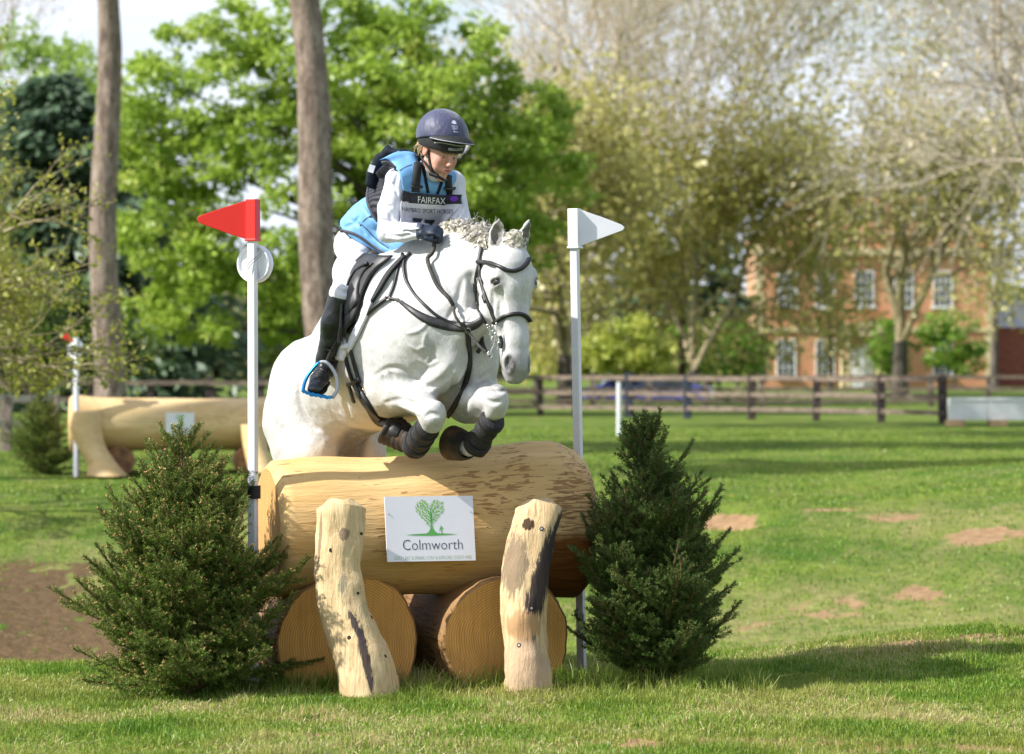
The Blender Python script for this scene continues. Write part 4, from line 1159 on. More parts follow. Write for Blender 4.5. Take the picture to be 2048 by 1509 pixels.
    text('GOLF | EAT & DRINK | STAY & EXPLORE | EVENT HIRE', 784, 938, 1117.5, 6.6, mgl, 'small_lettering', -.004)
    if full:
        mm, nt = new_mat('screw'); finish(nt, (.5, .48, .3), .35, .6, metallic=.9)
        for (u, v) in ((777, 1029), (941, 1027)):
            q = Q(u, v); MB().tube([(q[0], -.004, q[2]), (q[0], -.0075, q[2])], [.003, .0025], 10).build('screw', mm, root)
    return root
sign('sign', 'white sign with a green heart-shaped tree screwed to the big log', 860, 1058, -.058, .424, .303, ROT, -10)

# ================================================================ SPRUCES
def needle_mat(name, a, b, c_):
    m, nt = new_mat(name)
    at = N(nt, 'ShaderNodeAttribute', attribute_name='var').outputs['Fac']
    c = ramp(nt, at, [(0, a), (.7, b), (1, c_)])
    d = N(nt, 'ShaderNodeBsdfPrincipled', Roughness=.45); nt.links.new(c, d.inputs['Base Color']); d.inputs['Specular IOR Level'].default_value = .18
    t = N(nt, 'ShaderNodeBsdfTranslucent'); nt.links.new(c, t.inputs[0])
    ms = N(nt, 'ShaderNodeMixShader'); ms.inputs[0].default_value = .15
    nt.links.new(d.outputs[0], ms.inputs[1]); nt.links.new(t.outputs[0], ms.inputs[2])
    o = N(nt, 'ShaderNodeOutputMaterial'); nt.links.new(ms.outputs[0], o.inputs[0]); return m
m_bud = plain('tan_buds', (.48, .26, .10), .7, .25, 50)
m_twigb = plain('brown_twig', (.20, .115, .055), .85, .25, 30)

def spruce(name, label, base, h, rad, seed, nm, buds, lean=(0, 0), nlen=.0155, dens=820, whorl=.044, shape=.85, bare=0.0, group='cut spruces dressing the jumps', leaders=1, nw=.0015, lod=1.0, rise=0.0, openw=0.0):
    rg = np.random.default_rng(seed); root = empty(name, label, 'tree', base, group)
    T = Segs(); shoots = []                                      # shoots: list of (points, thickness)
    zt = [np.array([lean[0] * z / h + .008 * math.sin(z * 9), lean[1] * z / h, z]) for z in np.linspace(0, h, 12)]
    for i in range(11): T.add(zt[i], zt[i + 1], .020 * h * (1 - i / 11.5), .020 * h * (1 - (i + 1) / 11.5))
    T.build('trunk', m_twigb, root, 8)
    def ctr(z): return np.array([lean[0] * z / h, lean[1] * z / h, z])
    def shoot(p, d, L_, r_, up):
        n_ = max(3, int(L_ / .03)); pts = [p]
        for i in range(n_):
            d = d + np.array([rg.normal(0, .05), rg.normal(0, .05), up * .5 / n_ + rg.normal(0, .04)]); d = d / np.linalg.norm(d)
            p = p + d * L_ / n_; pts.append(p)
        return np.array(pts), d
    z = .03
    while z < h * .985:
        f_ = z / h
        Lb = (rad * ((1 - f_) ** shape) * 1.08 + .07) * (.76 + .24 * float(sm(np.array([f_ / .22]))[0]))
        k = int(rg.integers(9, 13)) if f_ < .7 - openw else int(rg.integers(5 - 6 * openw, 8 - 6 * openw))
        for j in range(k):
            a_ = rg.random() * 6.283
            el = .12 + rise + .85 * f_ * (1 - rise * .6) + rg.normal(0, .17); L_ = Lb * rg.uniform(.62 - openw * .3, 1.12 + openw)
            d = np.array([math.cos(a_) * math.cos(el), math.sin(a_) * math.cos(el), math.sin(el)])
            pts, de = shoot(ctr(z) + np.array([0, 0, rg.normal(0, .012)]), d, L_, .004, .80 + rise if f_ < .6 else .5)
            shoots.append((pts, .0042 * (L_ / .4 + .3)))
            m_ = len(pts); sstep = .032 / lod
            tt = np.arange(.18 * L_, L_ * .96, sstep)
            for q, t_ in enumerate(tt):
                i = min(m_ - 2, int(t_ / L_ * (m_ - 1))); fr = t_ / L_ * (m_ - 1) - i; p = pts[i] * (1 - fr) + pts[i + 1] * fr
                dd = pts[i + 1] - pts[i]; dd /= np.linalg.norm(dd)
                sd = np.cross(dd, [0, 0, 1]); sd /= (np.linalg.norm(sd) + 1e-6); sd = sd * (1 if q % 2 else -1)
                ang = rg.uniform(.6, .95); nd = dd * math.cos(ang) + sd * math.sin(ang) + np.array([0, 0, rg.normal(.08, .18)]); nd /= np.linalg.norm(nd)
                l2 = (L_ - t_) * .52 * rg.uniform(.7, 1.2) + .025
                p2, _ = shoot(p, nd, l2, .002, .25); shoots.append((p2, .0020))
                if l2 > .09:
                    for t2 in np.arange(.3 * l2, l2 * .9, .034 / lod):
                        i2 = min(len(p2) - 2, int(t2 / l2 * (len(p2) - 1))); d2 = p2[i2 + 1] - p2[i2]; d2 /= np.linalg.norm(d2)
                        s2 = np.cross(d2, [0, 0, 1]); s2 /= (np.linalg.norm(s2) + 1e-6); s2 *= (1 if rg.random() < .5 else -1)
                        n2_ = d2 * .75 + s2 * .65 + np.array([0, 0, rg.normal(.06, .15)]); n2_ /= np.linalg.norm(n2_)
                        p3, _ = shoot(p2[i2], n2_, (l2 - t2) * .5 + .022, .0015, .2); shoots.append((p3, .0016))
        z += whorl * rg.uniform(.75, 1.25) * (1 if f_ < .7 else 1.25)
    for k in range(leaders):
        a_ = k * 2.4 + .7; d = np.array([.16 * math.cos(a_) * (k > 0) * 2.2, .16 * math.sin(a_) * (k > 0), 1.0]); d /= np.linalg.norm(d)
        p, _ = shoot(ctr(h * (.97 if k == 0 else .86)), d, h * (.10 if k == 0 else rg.uniform(.12, .2)), .003, .2); shoots.append((p, .003))
    B = Segs(); PP = []; DD = []; tips = []
    for pts, th in shoots:
        if th > .0018 or rg.random() < .5:
            for i in range(len(pts) - 1): B.add(pts[i], pts[i + 1], th * (1 - .6 * i / len(pts)), th * (1 - .6 * (i + 1) / len(pts)))
        L_ = np.linalg.norm(np.diff(pts, axis=0), axis=1); tot = L_.sum(); n_ = int(tot * dens * lod)
        start = .0 if th < .003 else .22
        t_ = rg.uniform(start, 1, n_) * tot; cum = np.concatenate([[0], np.cumsum(L_)]); i = np.clip(np.searchsorted(cum, t_) - 1, 0, len(L_) - 1)
        fr = ((t_ - cum[i]) / L_[i])[:, None]; PP.append(pts[i] * (1 - fr) + pts[i + 1] * fr); dd = (pts[i + 1] - pts[i]) / L_[i][:, None]; DD.append(dd); tips.append((pts[-1], dd[-1] if n_ else None))
    B.build('branches', m_twigb, root, 3)
    PP = np.vstack(PP); DD = np.vstack(DD); n_ = len(PP)
    rd = rg.normal(0, 1, (n_, 3)); rd[:, 2] += .25; rd -= DD * (rd * DD).sum(1, keepdims=True); rd /= np.linalg.norm(rd, axis=1, keepdims=True)
    ax = rd * .80 + DD * .62; ax /= np.linalg.norm(ax, axis=1, keepdims=True)
    sd = np.cross(ax, rg.normal(0, 1, (n_, 3))); sd /= np.linalg.norm(sd, axis=1, keepdims=True)
    ln = (nlen * rg.uniform(.7, 1.2, n_) )[:, None]; w_ = nw / (lod ** .5)
    V = np.empty((n_, 4, 3), np.float32); V[:, 0] = PP - sd * w_ * .6; V[:, 1] = PP + ax * ln * .55 - sd * w_; V[:, 2] = PP + ax * ln; V[:, 3] = PP + ax * ln * .55 + sd * w_
    F = (np.arange(n_) * 4)[:, None] + np.array([[0, 1, 2, 3]])
    zz = V[:, 0, 2]; keep = zz > -.01
    cl = vnoise(PP[:, 0] * 9 + 20, PP[:, 1] * 9 + 20, PP[:, 2] * 9, 2)
    mesh('crown', V.reshape(-1, 3), F, nm, root, False, attrs={'var': np.repeat(np.clip(rg.random(n_) * .6 + cl * .6 - .1, 0, 1), 4)})
    if buds:
        tp = np.array([t[0] for t in tips if t[1] is not None]); td = np.array([t[1] for t in tips if t[1] is not None]); k_ = rg.random(len(tp)) < buds; tp, td = tp[k_], td[k_]
        tp = np.concatenate([tp, tp + rg.normal(0, .004, tp.shape)]); td = np.concatenate([td, td]); n_ = len(tp)
        u_ = np.cross(td, rg.normal(0, 1, (n_, 3))); u_ /= np.linalg.norm(u_, axis=1, keepdims=True); w2 = np.cross(td, u_)
        r_ = (.0034 * rg.uniform(.7, 1.3, n_))[:, None]
        V = np.stack([tp - td * r_, tp + u_ * r_, tp + w2 * r_, tp - u_ * r_, tp - w2 * r_, tp + td * r_ * 2.2], 1).astype(np.float32)
        b_ = (np.arange(n_) * 6)[:, None]
        F = np.concatenate([b_ + np.array([[0, 2, 1]]), b_ + np.array([[0, 3, 2]]), b_ + np.array([[0, 4, 3]]), b_ + np.array([[0, 1, 4]]), b_ + np.array([[5, 1, 2]]), b_ + np.array([[5, 2, 3]]), b_ + np.array([[5, 3, 4]]), b_ + np.array([[5, 4, 1]])])
        mesh('buds', V.reshape(-1, 3), F, m_bud, root, False)
    return root
n_left = needle_mat('spruce_needles', (.055, .10, .016), (.17, .25, .042), (.30, .38, .09))
n_right = needle_mat('shaded_spruce_needles', (.036, .075, .016), (.105, .17, .036), (.19, .26, .07))  # needles darkened: the jump's shade on the right spruce is in their colour
q = P(376, 1378, -.24); spruce('spruce_tree', 'cut spruce with tan buds left of the log jump by the red flag', (q.x, -.24, gz(q.x, -.24) - .01), 1.20, .63, 41, n_left, .45, lean=(-.03, 0), leaders=3, shape=.80, rise=.10, openw=.06)
q = P(1316, 1372, .12); spruce('spruce_tree', 'darker cut spruce at the right end of the log jump, under the white flag', (q.x, .12, gz(q.x, .12) - .01), 1.23, .48, 42, n_right, 0, lean=(-.07, 0), leaders=5, shape=.66, rise=.20, openw=.12)
q = P(82, 950, 30.7); spruce('spruce_tree', 'small out-of-focus spruce beside the second log jump at the left', (q.x, 30.7, gz(q.x, 30.7)), 1.12, .60, 43, n_left, 0, leaders=2, dens=200, nlen=.03, nw=.003, lod=.6)

# ================================================================ FLAGS
m_pvc = plain('white_pvc_pole', (.74, .74, .78), .4, .04, 6, bstr=.03)
m_redf, nt = new_mat('red_plastic'); finish(nt, (.72, .025, .018), .42, .4, noise(nt, 30, 3), .04, .002)
m_whf = plain('white_plastic_flag', (.80, .80, .84), .45, .03, 8, bstr=.03)
m_cord, nt = new_mat('black_cord'); finish(nt, (.02, .02, .022), .6)
def flag_pole(label, top, bot, y0, fl, mat, side, disc=None, group='flag poles marking the jumps', sw=11, pw=.0185, detail=True):
    a, b = P(top[0], top[1], y0), P(bot[0], bot[1], y0); b.z = gz(b.x, y0) - .03
    root = empty('flag_pole', label, 'flag pole', b, group)
    s = FPX / (y0 + 16)
    d_ = (a - b); n_ = d_.normalized()
    M = Matrix.Rotation(R(-24), 4, 'Z'); m = MB()
    vs = []
    for t in (0, 1):
        for (x_, y_) in ((-1, -1), (1, -1), (1, 1), (-1, 1)): vs.append(M @ Vector((x_ * pw, y_ * pw, 0)) + d_ * t)
    m.add(vs, [(0, 3, 2, 1), (4, 5, 6, 7), (0, 1, 5, 4), (1, 2, 6, 5), (2, 3, 7, 6), (3, 0, 4, 7)]); m.build('pole', m_pvc, root, bevel=.003)
    def q(u, v, dy=0): return P(u, v, y0 + dy) - b
    s0, s1, pts = fl                                  # sleeve top/bottom centre, triangle outline
    m = MB(); t0, t1 = q(*s0, 0), q(*s1, 0); w = sw / s
    for lo, hi, k in ((t1, t0, 1.0), (t1 - Vector((0, 0, .004)), t1 + Vector((0, 0, .006)), 1.16)):
        vs = [M @ Vector((x_ * w * k, y_ * w * k, 0)) + c for c in (lo, hi) for (x_, y_) in ((-1, -1), (1, -1), (1, 1), (-1, 1))]
        m.add(vs, [(0, 3, 2, 1), (4, 5, 6, 7), (0, 1, 5, 4), (1, 2, 6, 5), (2, 3, 7, 6), (3, 0, 4, 7)])
    fl_ = m.build('flag', mat, root, bevel=.0025)
    # blade with a rounded tip
    sp = [q(*p, -.002) for p in pts]; vs = [p + Vector((0, -.003, 0)) for p in sp] + [p + Vector((0, .003, 0)) for p in sp]; k = len(sp)
    fs = [tuple(range(k)), tuple(range(2 * k - 1, k - 1, -1))] + [(i, k + i, k + (i + 1) % k, (i + 1) % k) for i in range(k)]
    bl = mesh('blade', vs, fs, mat, fl_, False); bv = bl.modifiers.new('b', 'BEVEL'); bv.width = .0015; bv.limit_method = 'ANGLE'
    if disc:
        (u, v, r_) = disc; c = q(u, v, .035); r_ = r_ / s
        prof = [(0, -.010), (.60, -.010), (.82, -.008), (.88, -.020), (.955, -.022), (1.0, -.012), (1.0, .016), (.96, .022), (0, .022)]
        vs = []; fs = []; n2 = 64
        for (pr, py_) in prof:
            for i in range(n2):
                an = 6.2832 * i / n2; vs.append(c + Vector((math.cos(an) * pr * r_ + (.0 if pr else 0), py_, math.sin(an) * pr * r_)))
        for j in range(len(prof) - 1):
            for i in range(n2):
                i2 = (i + 1) % n2; fs.append((j * n2 + i, j * n2 + i2, (j + 1) * n2 + i2, (j + 1) * n2 + i))
        Mx = Matrix.Translation(c) @ Matrix.Rotation(R(-26), 4, 'Z') @ Matrix.Translation(-c); vs = [Mx @ p for p in vs]
        dd = mesh('number_disc', vs, fs, m_whf, root); md = dd.modifiers.new('e', 'EDGE_SPLIT'); md.split_angle = R(40)
        if detail:
            m = MB(); m.add([q(515, 505, .01), q(536, 512, .02), q(540, 545, .03), q(527, 560, .02), q(517, 540, .01), q(515, 505, .03), q(536, 512, .035), q(540, 545, .045), q(527, 560, .035), q(517, 540, .03)],
                            [(0, 1, 2, 3, 4), (9, 8, 7, 6, 5), (0, 5, 6, 1), (1, 6, 7, 2), (2, 7, 8, 3), (3, 8, 9, 4), (4, 9, 5, 0)])
            m.build('disc_clip', m_whf, dd)
            m = MB()
            for pl in ([(493, 536), (499, 526), (512, 515), (521, 507)], [(494, 542), (502, 530), (514, 519), (523, 510)]):
                sp_l = spline([tuple(q(u_, v_, -.028)) for u_, v_ in pl], 10); m.tube(sp_l, .0016, 6)
            mc = MB(); 
            vs, fs = tube(spline([tuple(q(u_, v_, -.028)) for u_, v_ in [(493, 536), (499, 526), (512, 515), (521, 507), (524, 503)]], 12), .0015, 6); mesh('elastic_cord', vs, fs, m_cord, dd)
            vs, fs = tube(spline([tuple(q(u_, v_, -.028)) for u_, v_ in [(494, 542), (502, 530), (514, 519), (523, 510)]], 12), .0015, 6); mesh('elastic_cord', vs, fs, m_cord, dd)
    return root
flag_pole('sharp white pole with red pointed flag and white number disc left of the log jump', (505, 402), (507, 1372), -.12,
          ((506, 399), (506, 481), [(498, 400), (498, 481), (455, 467), (402, 448), (396, 444), (394, 440), (396, 435), (402, 431), (450, 415)]), m_redf, -1, disc=(510, 528, 38.5))
flag_pole('white square flag pole with a white pointed flag at the right end of the jump', (1148, 420), (1164, 1350), .58,
          ((1149, 418), (1150, 496), [(1158, 419), (1210, 437), (1243, 450), (1249, 455), (1246, 461), (1200, 478), (1160, 493)]), m_whf, 1)
flag_pole('out-of-focus white pole with a red flag and white disc at the second log jump', (152, 664), (153, 955), 30.2,
          ((152, 662), (152, 690), [(150, 662), (150, 688), (118, 674)]), m_redf, -1, disc=(151, 698, 19), sw=3.6, pw=.030, detail=False)
# cable tie and cord holding the left pole to the log
tie = empty('cable_tie', 'black corrugated tie strapping the red flag pole to the log end', 'tie', P(507, 985, -.14))
m = MB(); 
vs = []; fs = []
for i in range(34):
    z = -.030 + .060 * i / 33; r_ = .030 + (.004 if i % 4 < 2 else 0)
    for k in range(16):
        a = 6.283 * k / 16; vs.append((math.cos(a) * r_, math.sin(a) * r_ + .02, z))
for i in range(33):
    for k in range(16): fs.append((i * 16 + k, i * 16 + (k + 1) % 16, (i + 1) * 16 + (k + 1) % 16, (i + 1) * 16 + k))
o = mesh('band', vs, fs, m_cord, tie)

# ================================================================ SECOND LOG JUMP
def jump2():
    root = empty('log_jump', 'out-of-focus second log jump of one long pale log on crooked legs at the left', 'jump', P(340, 930, 30.7))
    y = 30.7; b0 = root.location
    mdk = plain('shaded_log_end', (.22, .11, .05), .85, .3, 8)
    r = .372
    lg = wood_log('top_log', r, 1.42, m_log2, m_end2, root, 7, lambda t, a: 1 + .10 * sm(np.array([(-t - .7) / .3]))[0] + .015 * math.sin(2 * a + t * 3) - .06 * (1 - t * t), .05)
    lg.location = P(350, 849, y) - b0; lg.rotation_euler = (0, 0, R(4))
    def leg(pix, rad, dy, name='support_leg'):
        sp = spline(pix, 22); rs = np.interp(np.linspace(0, 1, 22), np.linspace(0, 1, len(rad)), rad); vs = []; fs = []
        for i in range(22):
            c = P(sp[i][0], sp[i][1], y + dy - .25 * i / 21) - b0
            for k in range(20):
                a = 6.283 * k / 20; rr = rs[i] * (1 + .08 * math.sin(2 * a + i * .2) + .05 * math.sin(3 * a)); vs.append((c.x + rr * math.cos(a), c.y + rr * math.sin(a), c.z))
        for i in range(21):
            for k in range(20): fs.append((i * 20 + k, (i + 1) * 20 + k, (i + 1) * 20 + (k + 1) % 20, i * 20 + (k + 1) % 20))
        fs.append(tuple(range(20))); mesh(name, vs, fs, m_log2, root)
    leg([(172, 822), (170, 858), (184, 896), (204, 928), (214, 952)], [.21, .21, .18, .20, .30], -.40)
    leg([(505, 850), (512, 900), (525, 945)], [.16, .15, .19], -.40)
    for u in (240, 345, 495):
        lg = wood_log('base_log', .20, .5, m_base, mdk, root, u, None, .01, 32, 8); lg.location = P(u, 922, y + .1) - b0; lg.rotation_euler = (0, 0, R(96))
    return root
jump2()
sign('sign', 'small blurred white sign with a green print on the second log jump', 360, 848, 30.28, .385, .30, R(4), 0, False)

# small dandelion beyond and clods of earth
dnd = empty('dandelion', 'single yellow flower head in the grass above the bare earth scarp', 'flower', (0, 0, 0))
x, y = (1463 - 1024) / FPX * 37.4, 21.4; z = gz(x, y); dnd.location = (x, y, z)
MB().tube([(0, 0, 0), (0, 0, .07)], .004, 6).build('stem', m_grass, dnd)
m_dy, nt = new_mat('dandelion_yellow'); finish(nt, (.75, .55, .02), .8)
fl_v = []; fl_f = []
for k in range(28):
    a = k * 2.4; r_ = .005 + .028 * (k / 28) ** .5; b = len(fl_v)
    fl_v += [(0, 0, .072), (math.cos(a - .12) * r_, math.sin(a - .12) * r_, .090 - r_ * .3), (math.cos(a) * r_ * 1.25, math.sin(a) * r_ * 1.25, .092 - r_ * .3), (math.cos(a + .12) * r_, math.sin(a + .12) * r_, .090 - r_ * .3)]; fl_f.append((b, b + 1, b + 2, b + 3))
mesh('petals', fl_v, fl_f, m_dy, dnd, False)
# ================================================================ SCULPTING TOOLKIT (blended volumes -> one continuous surface)
class Field:
    def __init__(s, lo, hi, h):
        s.lo = np.array(lo, float); s.h = h
        s.n = (np.ceil((np.array(hi) - s.lo) / h)).astype(int) + 1
        s.a = np.full(tuple(s.n), 0.3, np.float32)
        s.ax = [(s.lo[i] + np.arange(s.n[i]) * h).astype(np.float32) for i in range(3)]
    def sub(s, lo, hi, pad):
        i0 = np.maximum(np.floor((np.array(lo) - pad - s.lo) / s.h).astype(int), 0)
        i1 = np.minimum(np.ceil((np.array(hi) + pad - s.lo) / s.h).astype(int) + 1, s.n)
        if np.any(i1 <= i0): return None
        sl = tuple(slice(a, b) for a, b in zip(i0, i1))
        return sl, s.ax[0][sl[0]][:, None, None], s.ax[1][sl[1]][None, :, None], s.ax[2][sl[2]][None, None, :]
    def put(s, sl, d, k, op):
        a = s.a[sl]
        if op == 'u':
            if k > 0:
                hh = np.maximum(k - np.abs(a - d), 0) / k
                s.a[sl] = np.minimum(a, d) - hh * hh * k * 0.25
            else: s.a[sl] = np.minimum(a, d)
        elif op == 's':
            if k > 0:
                hh = np.maximum(k - np.abs(a + d), 0) / k
                s.a[sl] = np.maximum(a, -d) + hh * hh * k * 0.25
            else: s.a[sl] = np.maximum(a, -d)
        elif op == 'i': s.a[sl] = np.maximum(a, d)
    def cone(s, a, b, ra, rb, k=0.02, op='u'):
        a = np.array(a, np.float32); b = np.array(b, np.float32); m = max(ra, rb) + k + 3 * s.h
        q = s.sub(np.minimum(a, b), np.maximum(a, b), m)
        if q is None: return s
        sl, X, Y, Z = q; ab = b - a; L2 = float(ab @ ab) + 1e-12
        t = np.clip(((X - a[0]) * ab[0] + (Y - a[1]) * ab[1] + (Z - a[2]) * ab[2]) / L2, 0, 1)
        d = np.sqrt((X - a[0] - t * ab[0]) ** 2 + (Y - a[1] - t * ab[1]) ** 2 + (Z - a[2] - t * ab[2]) ** 2) - (ra + t * (rb - ra))
        s.put(sl, d, k, op); return s
    def ell(s, c, r, M=None, k=0.02, op='u'):
        """ellipsoid; M rows = axes of the radii"""
        c = np.array(c, np.float32); r = np.array(r, np.float32)
        m = float(r.max()) + k + 3 * s.h
        q = s.sub(c, c, m)
        if q is None: return s
        sl, X, Y, Z = q; x, y, z = X - c[0], Y - c[1], Z - c[2]
        if M is None: p = [x, y, z]
        else: p = [x * M[i][0] + y * M[i][1] + z * M[i][2] for i in range(3)]
        k0 = np.sqrt((p[0] / r[0]) ** 2 + (p[1] / r[1]) ** 2 + (p[2] / r[2]) ** 2)
        k1 = np.sqrt((p[0] / r[0] ** 2) ** 2 + (p[1] / r[1] ** 2) ** 2 + (p[2] / r[2] ** 2) ** 2)
        d = k0 * (k0 - 1) / np.maximum(k1, 1e-6)
        s.put(sl, d.astype(np.float32), k, op); return s
    def econe(s, a, b, ra, rb, side, k=0.03, op='u', pw=2.0):
        """tapered capsule of elliptic section: ra=(half width along side, half height across)"""
        a = np.array(a, np.float32); b = np.array(b, np.float32)
        ab = b - a; L2 = float(ab @ ab) + 1e-12; t_ = ab / math.sqrt(L2)
        sd = np.array(side, np.float32); sd = sd - t_ * (sd @ t_); sd /= np.linalg.norm(sd); up = np.cross(t_, sd)
        m = max(ra + rb) + k + 3 * s.h
        q = s.sub(np.minimum(a, b), np.maximum(a, b), m)
        if q is None: return s
        sl, X, Y, Z = q; x, y, z = X - a[0], Y - a[1], Z - a[2]
        ax = x * t_[0] + y * t_[1] + z * t_[2]; t = np.clip(ax / math.sqrt(L2), 0, 1)
        over = ax - t * math.sqrt(L2)
        ps = x * sd[0] + y * sd[1] + z * sd[2]; pu = x * up[0] + y * up[1] + z * up[2]
        w = ra[0] + t * (rb[0] - ra[0]); hh = ra[1] + t * (rb[1] - ra[1]); mn = np.minimum(w, hh)
        if pw == 2.0: g = np.sqrt((ps / w) ** 2 + (pu / hh) ** 2 + (over / mn) ** 2)
        else: g = (np.abs(ps / w) ** pw + np.abs(pu / hh) ** pw + np.abs(over / mn) ** pw) ** (1 / pw)
        rr = np.sqrt(ps ** 2 + pu ** 2 + over ** 2) + 1e-6
        d = (g - 1) * np.minimum(rr / np.maximum(g, .3), np.maximum(w, hh)) * 0.9
        s.put(sl, d.astype(np.float32), k, op); return s
    def plane(s, p, n, k=0.0):
        """cuts away everything on the side n points to"""
        p = np.array(p); n = np.array(n) / np.linalg.norm(n)
        d = (s.ax[0][:, None, None] - p[0]) * n[0] + (s.ax[1][None, :, None] - p[1]) * n[1] + (s.ax[2][None, None, :] - p[2]) * n[2]
        s.a = np.maximum(s.a, d.astype(np.float32)); return s
    def smooth(s, it=1):
        for _ in range(it):
            for ax in range(3):
                a = s.a; b = a.copy()
                sl = [slice(None)] * 3; lo = list(sl); hi = list(sl); mid = list(sl)
                lo[ax] = slice(0, -2); hi[ax] = slice(2, None); mid[ax] = slice(1, -1)
                b[tuple(mid)] = 0.5 * a[tuple(mid)] + 0.25 * (a[tuple(lo)] + a[tuple(hi)])
                s.a = b
        return s
    def shell(s, th):
        s.a = np.abs(s.a) - th; return s
    def noise(s, amp, sc, oct=2, seed=0.0, mask=None):
        """rumples the surface (only near it)"""
        near = np.abs(s.a) < amp * 3 + 2 * s.h
        i, j, k = np.nonzero(near)
        x, y, z = s.ax[0][i], s.ax[1][j], s.ax[2][k]
        v = (vnoise(x * sc + seed + 50, y * sc + 50, z * sc + 50, oct) - .5) * 2 * amp
        if mask is not None: v = v * mask(x, y, z)
        s.a[i, j, k] += v.astype(np.float32); return s
    def surf(s):
        """surface nets"""
        a = s.a; ins = a < 0
        c = [ins[:-1, :-1, :-1], ins[1:, :-1, :-1], ins[:-1, 1:, :-1], ins[1:, 1:, :-1], ins[:-1, :-1, 1:], ins[1:, :-1, 1:], ins[:-1, 1:, 1:], ins[1:, 1:, 1:]]
        cnt = np.zeros(c[0].shape, np.int8)
        for q in c: cnt += q
        act = (cnt > 0) & (cnt < 8)
        I, J, K = np.nonzero(act); n = len(I)
        idx = np.full(act.shape, -1, np.int32); idx[I, J, K] = np.arange(n)
        off = [(0,0,0),(1,0,0),(0,1,0),(1,1,0),(0,0,1),(1,0,1),(0,1,1),(1,1,1)]
        val = [a[I + o[0], J + o[1], K + o[2]] for o in off]
        acc = np.zeros((n, 3)); w = np.zeros(n)
        for p, q in ((0,1),(2,3),(4,5),(6,7),(0,2),(1,3),(4,6),(5,7),(0,4),(1,5),(2,6),(3,7)):
            m = (val[p] < 0) != (val[q] < 0)
            t = np.where(m, val[p] / np.where(m, val[p] - val[q], 1), 0)
            for ax in range(3):
                acc[:, ax] += np.where(m, off[p][ax] + t * (off[q][ax] - off[p][ax]), 0)
            w += m
        V = (np.stack([I, J, K], 1) + acc / w[:, None]) * s.h + s.lo
        F = []
        for ax in range(3):
            sl0 = [slice(1, -1)] * 3; sl1 = [slice(1, -1)] * 3
            sl0[ax] = slice(0, -1); sl1[ax] = slice(1, None)
            p = ins[tuple(sl0)]; q = ins[tuple(sl1)]
            o = [1, 1, 1]; o[ax] = 0
            i, j, k = np.nonzero(p != q); fl = p[i, j, k]
            i, j, k = i + o[0], j + o[1], k + o[2]
            u, v = [(1, 2), (2, 0), (0, 1)][ax]
            def g(du, dv):
                e = [i, j, k]; e = [x.copy() for x in e]; e[u] -= du; e[v] -= dv
                return idx[e[0], e[1], e[2]]
            quad = np.stack([g(1, 1), g(0, 1), g(0, 0), g(1, 0)], 1)
            quad[~fl] = quad[~fl][:, ::-1]
            quad = quad[(quad >= 0).all(1)]
            F.append(quad)
        return V, np.concatenate(F)
    def biggest(s):
        return s

def relax(V, F, it=2, lam=0.5):
    """light Laplacian smoothing"""
    n = len(V); e = np.concatenate([F[:, [0, 1]], F[:, [1, 2]], F[:, [2, 3]], F[:, [3, 0]]])
    for _ in range(it):
        s = np.zeros((n, 3)); c = np.bincount(e[:, 0], minlength=n) + np.bincount(e[:, 1], minlength=n)
        for ax in range(3):
            s[:, ax] = np.bincount(e[:, 0], V[e[:, 1], ax], n) + np.bincount(e[:, 1], V[e[:, 0], ax], n)
        V = V * (1 - lam) + lam * s / np.maximum(c, 1)[:, None]
    return V

def solid(name, fld, mat, parent, it=1, attrs=None):
    V, F = fld.surf(); V = relax(V, F, it)
    at = attrs(V) if attrs else None
    return mesh(name, V, F, mat, parent, attrs=at), V, F

class Caster:
    """lays things on a finished surface: finds the surface point seen from the front at a photograph pixel"""
    def __init__(s, *VF):
        vs = []; fs = []; b = 0
        for V, F in VF:
            vs.append(V); fs.append(F + b); b += len(V)
        s.t = BVHTree.FromPolygons([tuple(v) for v in np.vstack(vs)], [tuple(int(i) for i in f) for f in np.vstack(fs)])
        s.o = Vector(cam.location)
    def hit(s, u, v):
        d = (P(u, v, 0) - s.o).normalized()
        h = s.t.ray_cast(s.o, d)
        return (h[0], h[1]) if h[0] is not None else (None, None)
    def near(s, p):
        h = s.t.find_nearest(Vector(p)); return h[0], h[1]

def band(pts, nrms, width, thick, name, mat, parent, lift=0.0, cap=True, wid=None, smooth=True, rounded=False):
    """flat strap lying on a surface: pts with outward normals"""
    n = len(pts); vs = []; fs = []
    sec = [(-1, 0), (-.86, 1), (.86, 1), (1, 0)] if not rounded else [(-1, 0), (-.8, .7), (-.3, 1), (.3, 1), (.8, .7), (1, 0)]
    m = len(sec)
    for i in range(n):
        t = (Vector(pts[min(i + 1, n - 1)]) - Vector(pts[max(i - 1, 0)])).normalized()
        nr = Vector(nrms[i]); nr = (nr - t * nr.dot(t)); nr = nr.normalized() if nr.length > 1e-5 else t.orthogonal().normalized()
        sd = t.cross(nr); w = (wid[i] if wid is not None else width) / 2
        for (a, b) in sec: vs.append(Vector(pts[i]) + sd * (a * w) + nr * (lift + b * thick - (0.004 if b == 0 else 0)))
    for i in range(n - 1):
        for k in range(m):
            k2 = (k + 1) % m; fs.append((i * m + k, i * m + k2, (i + 1) * m + k2, (i + 1) * m + k))
    fs.append(tuple(range(m - 1, -1, -1))); fs.append(tuple((n - 1) * m + k for k in range(m)))
    return mesh(name, vs, fs, mat, parent, smooth)

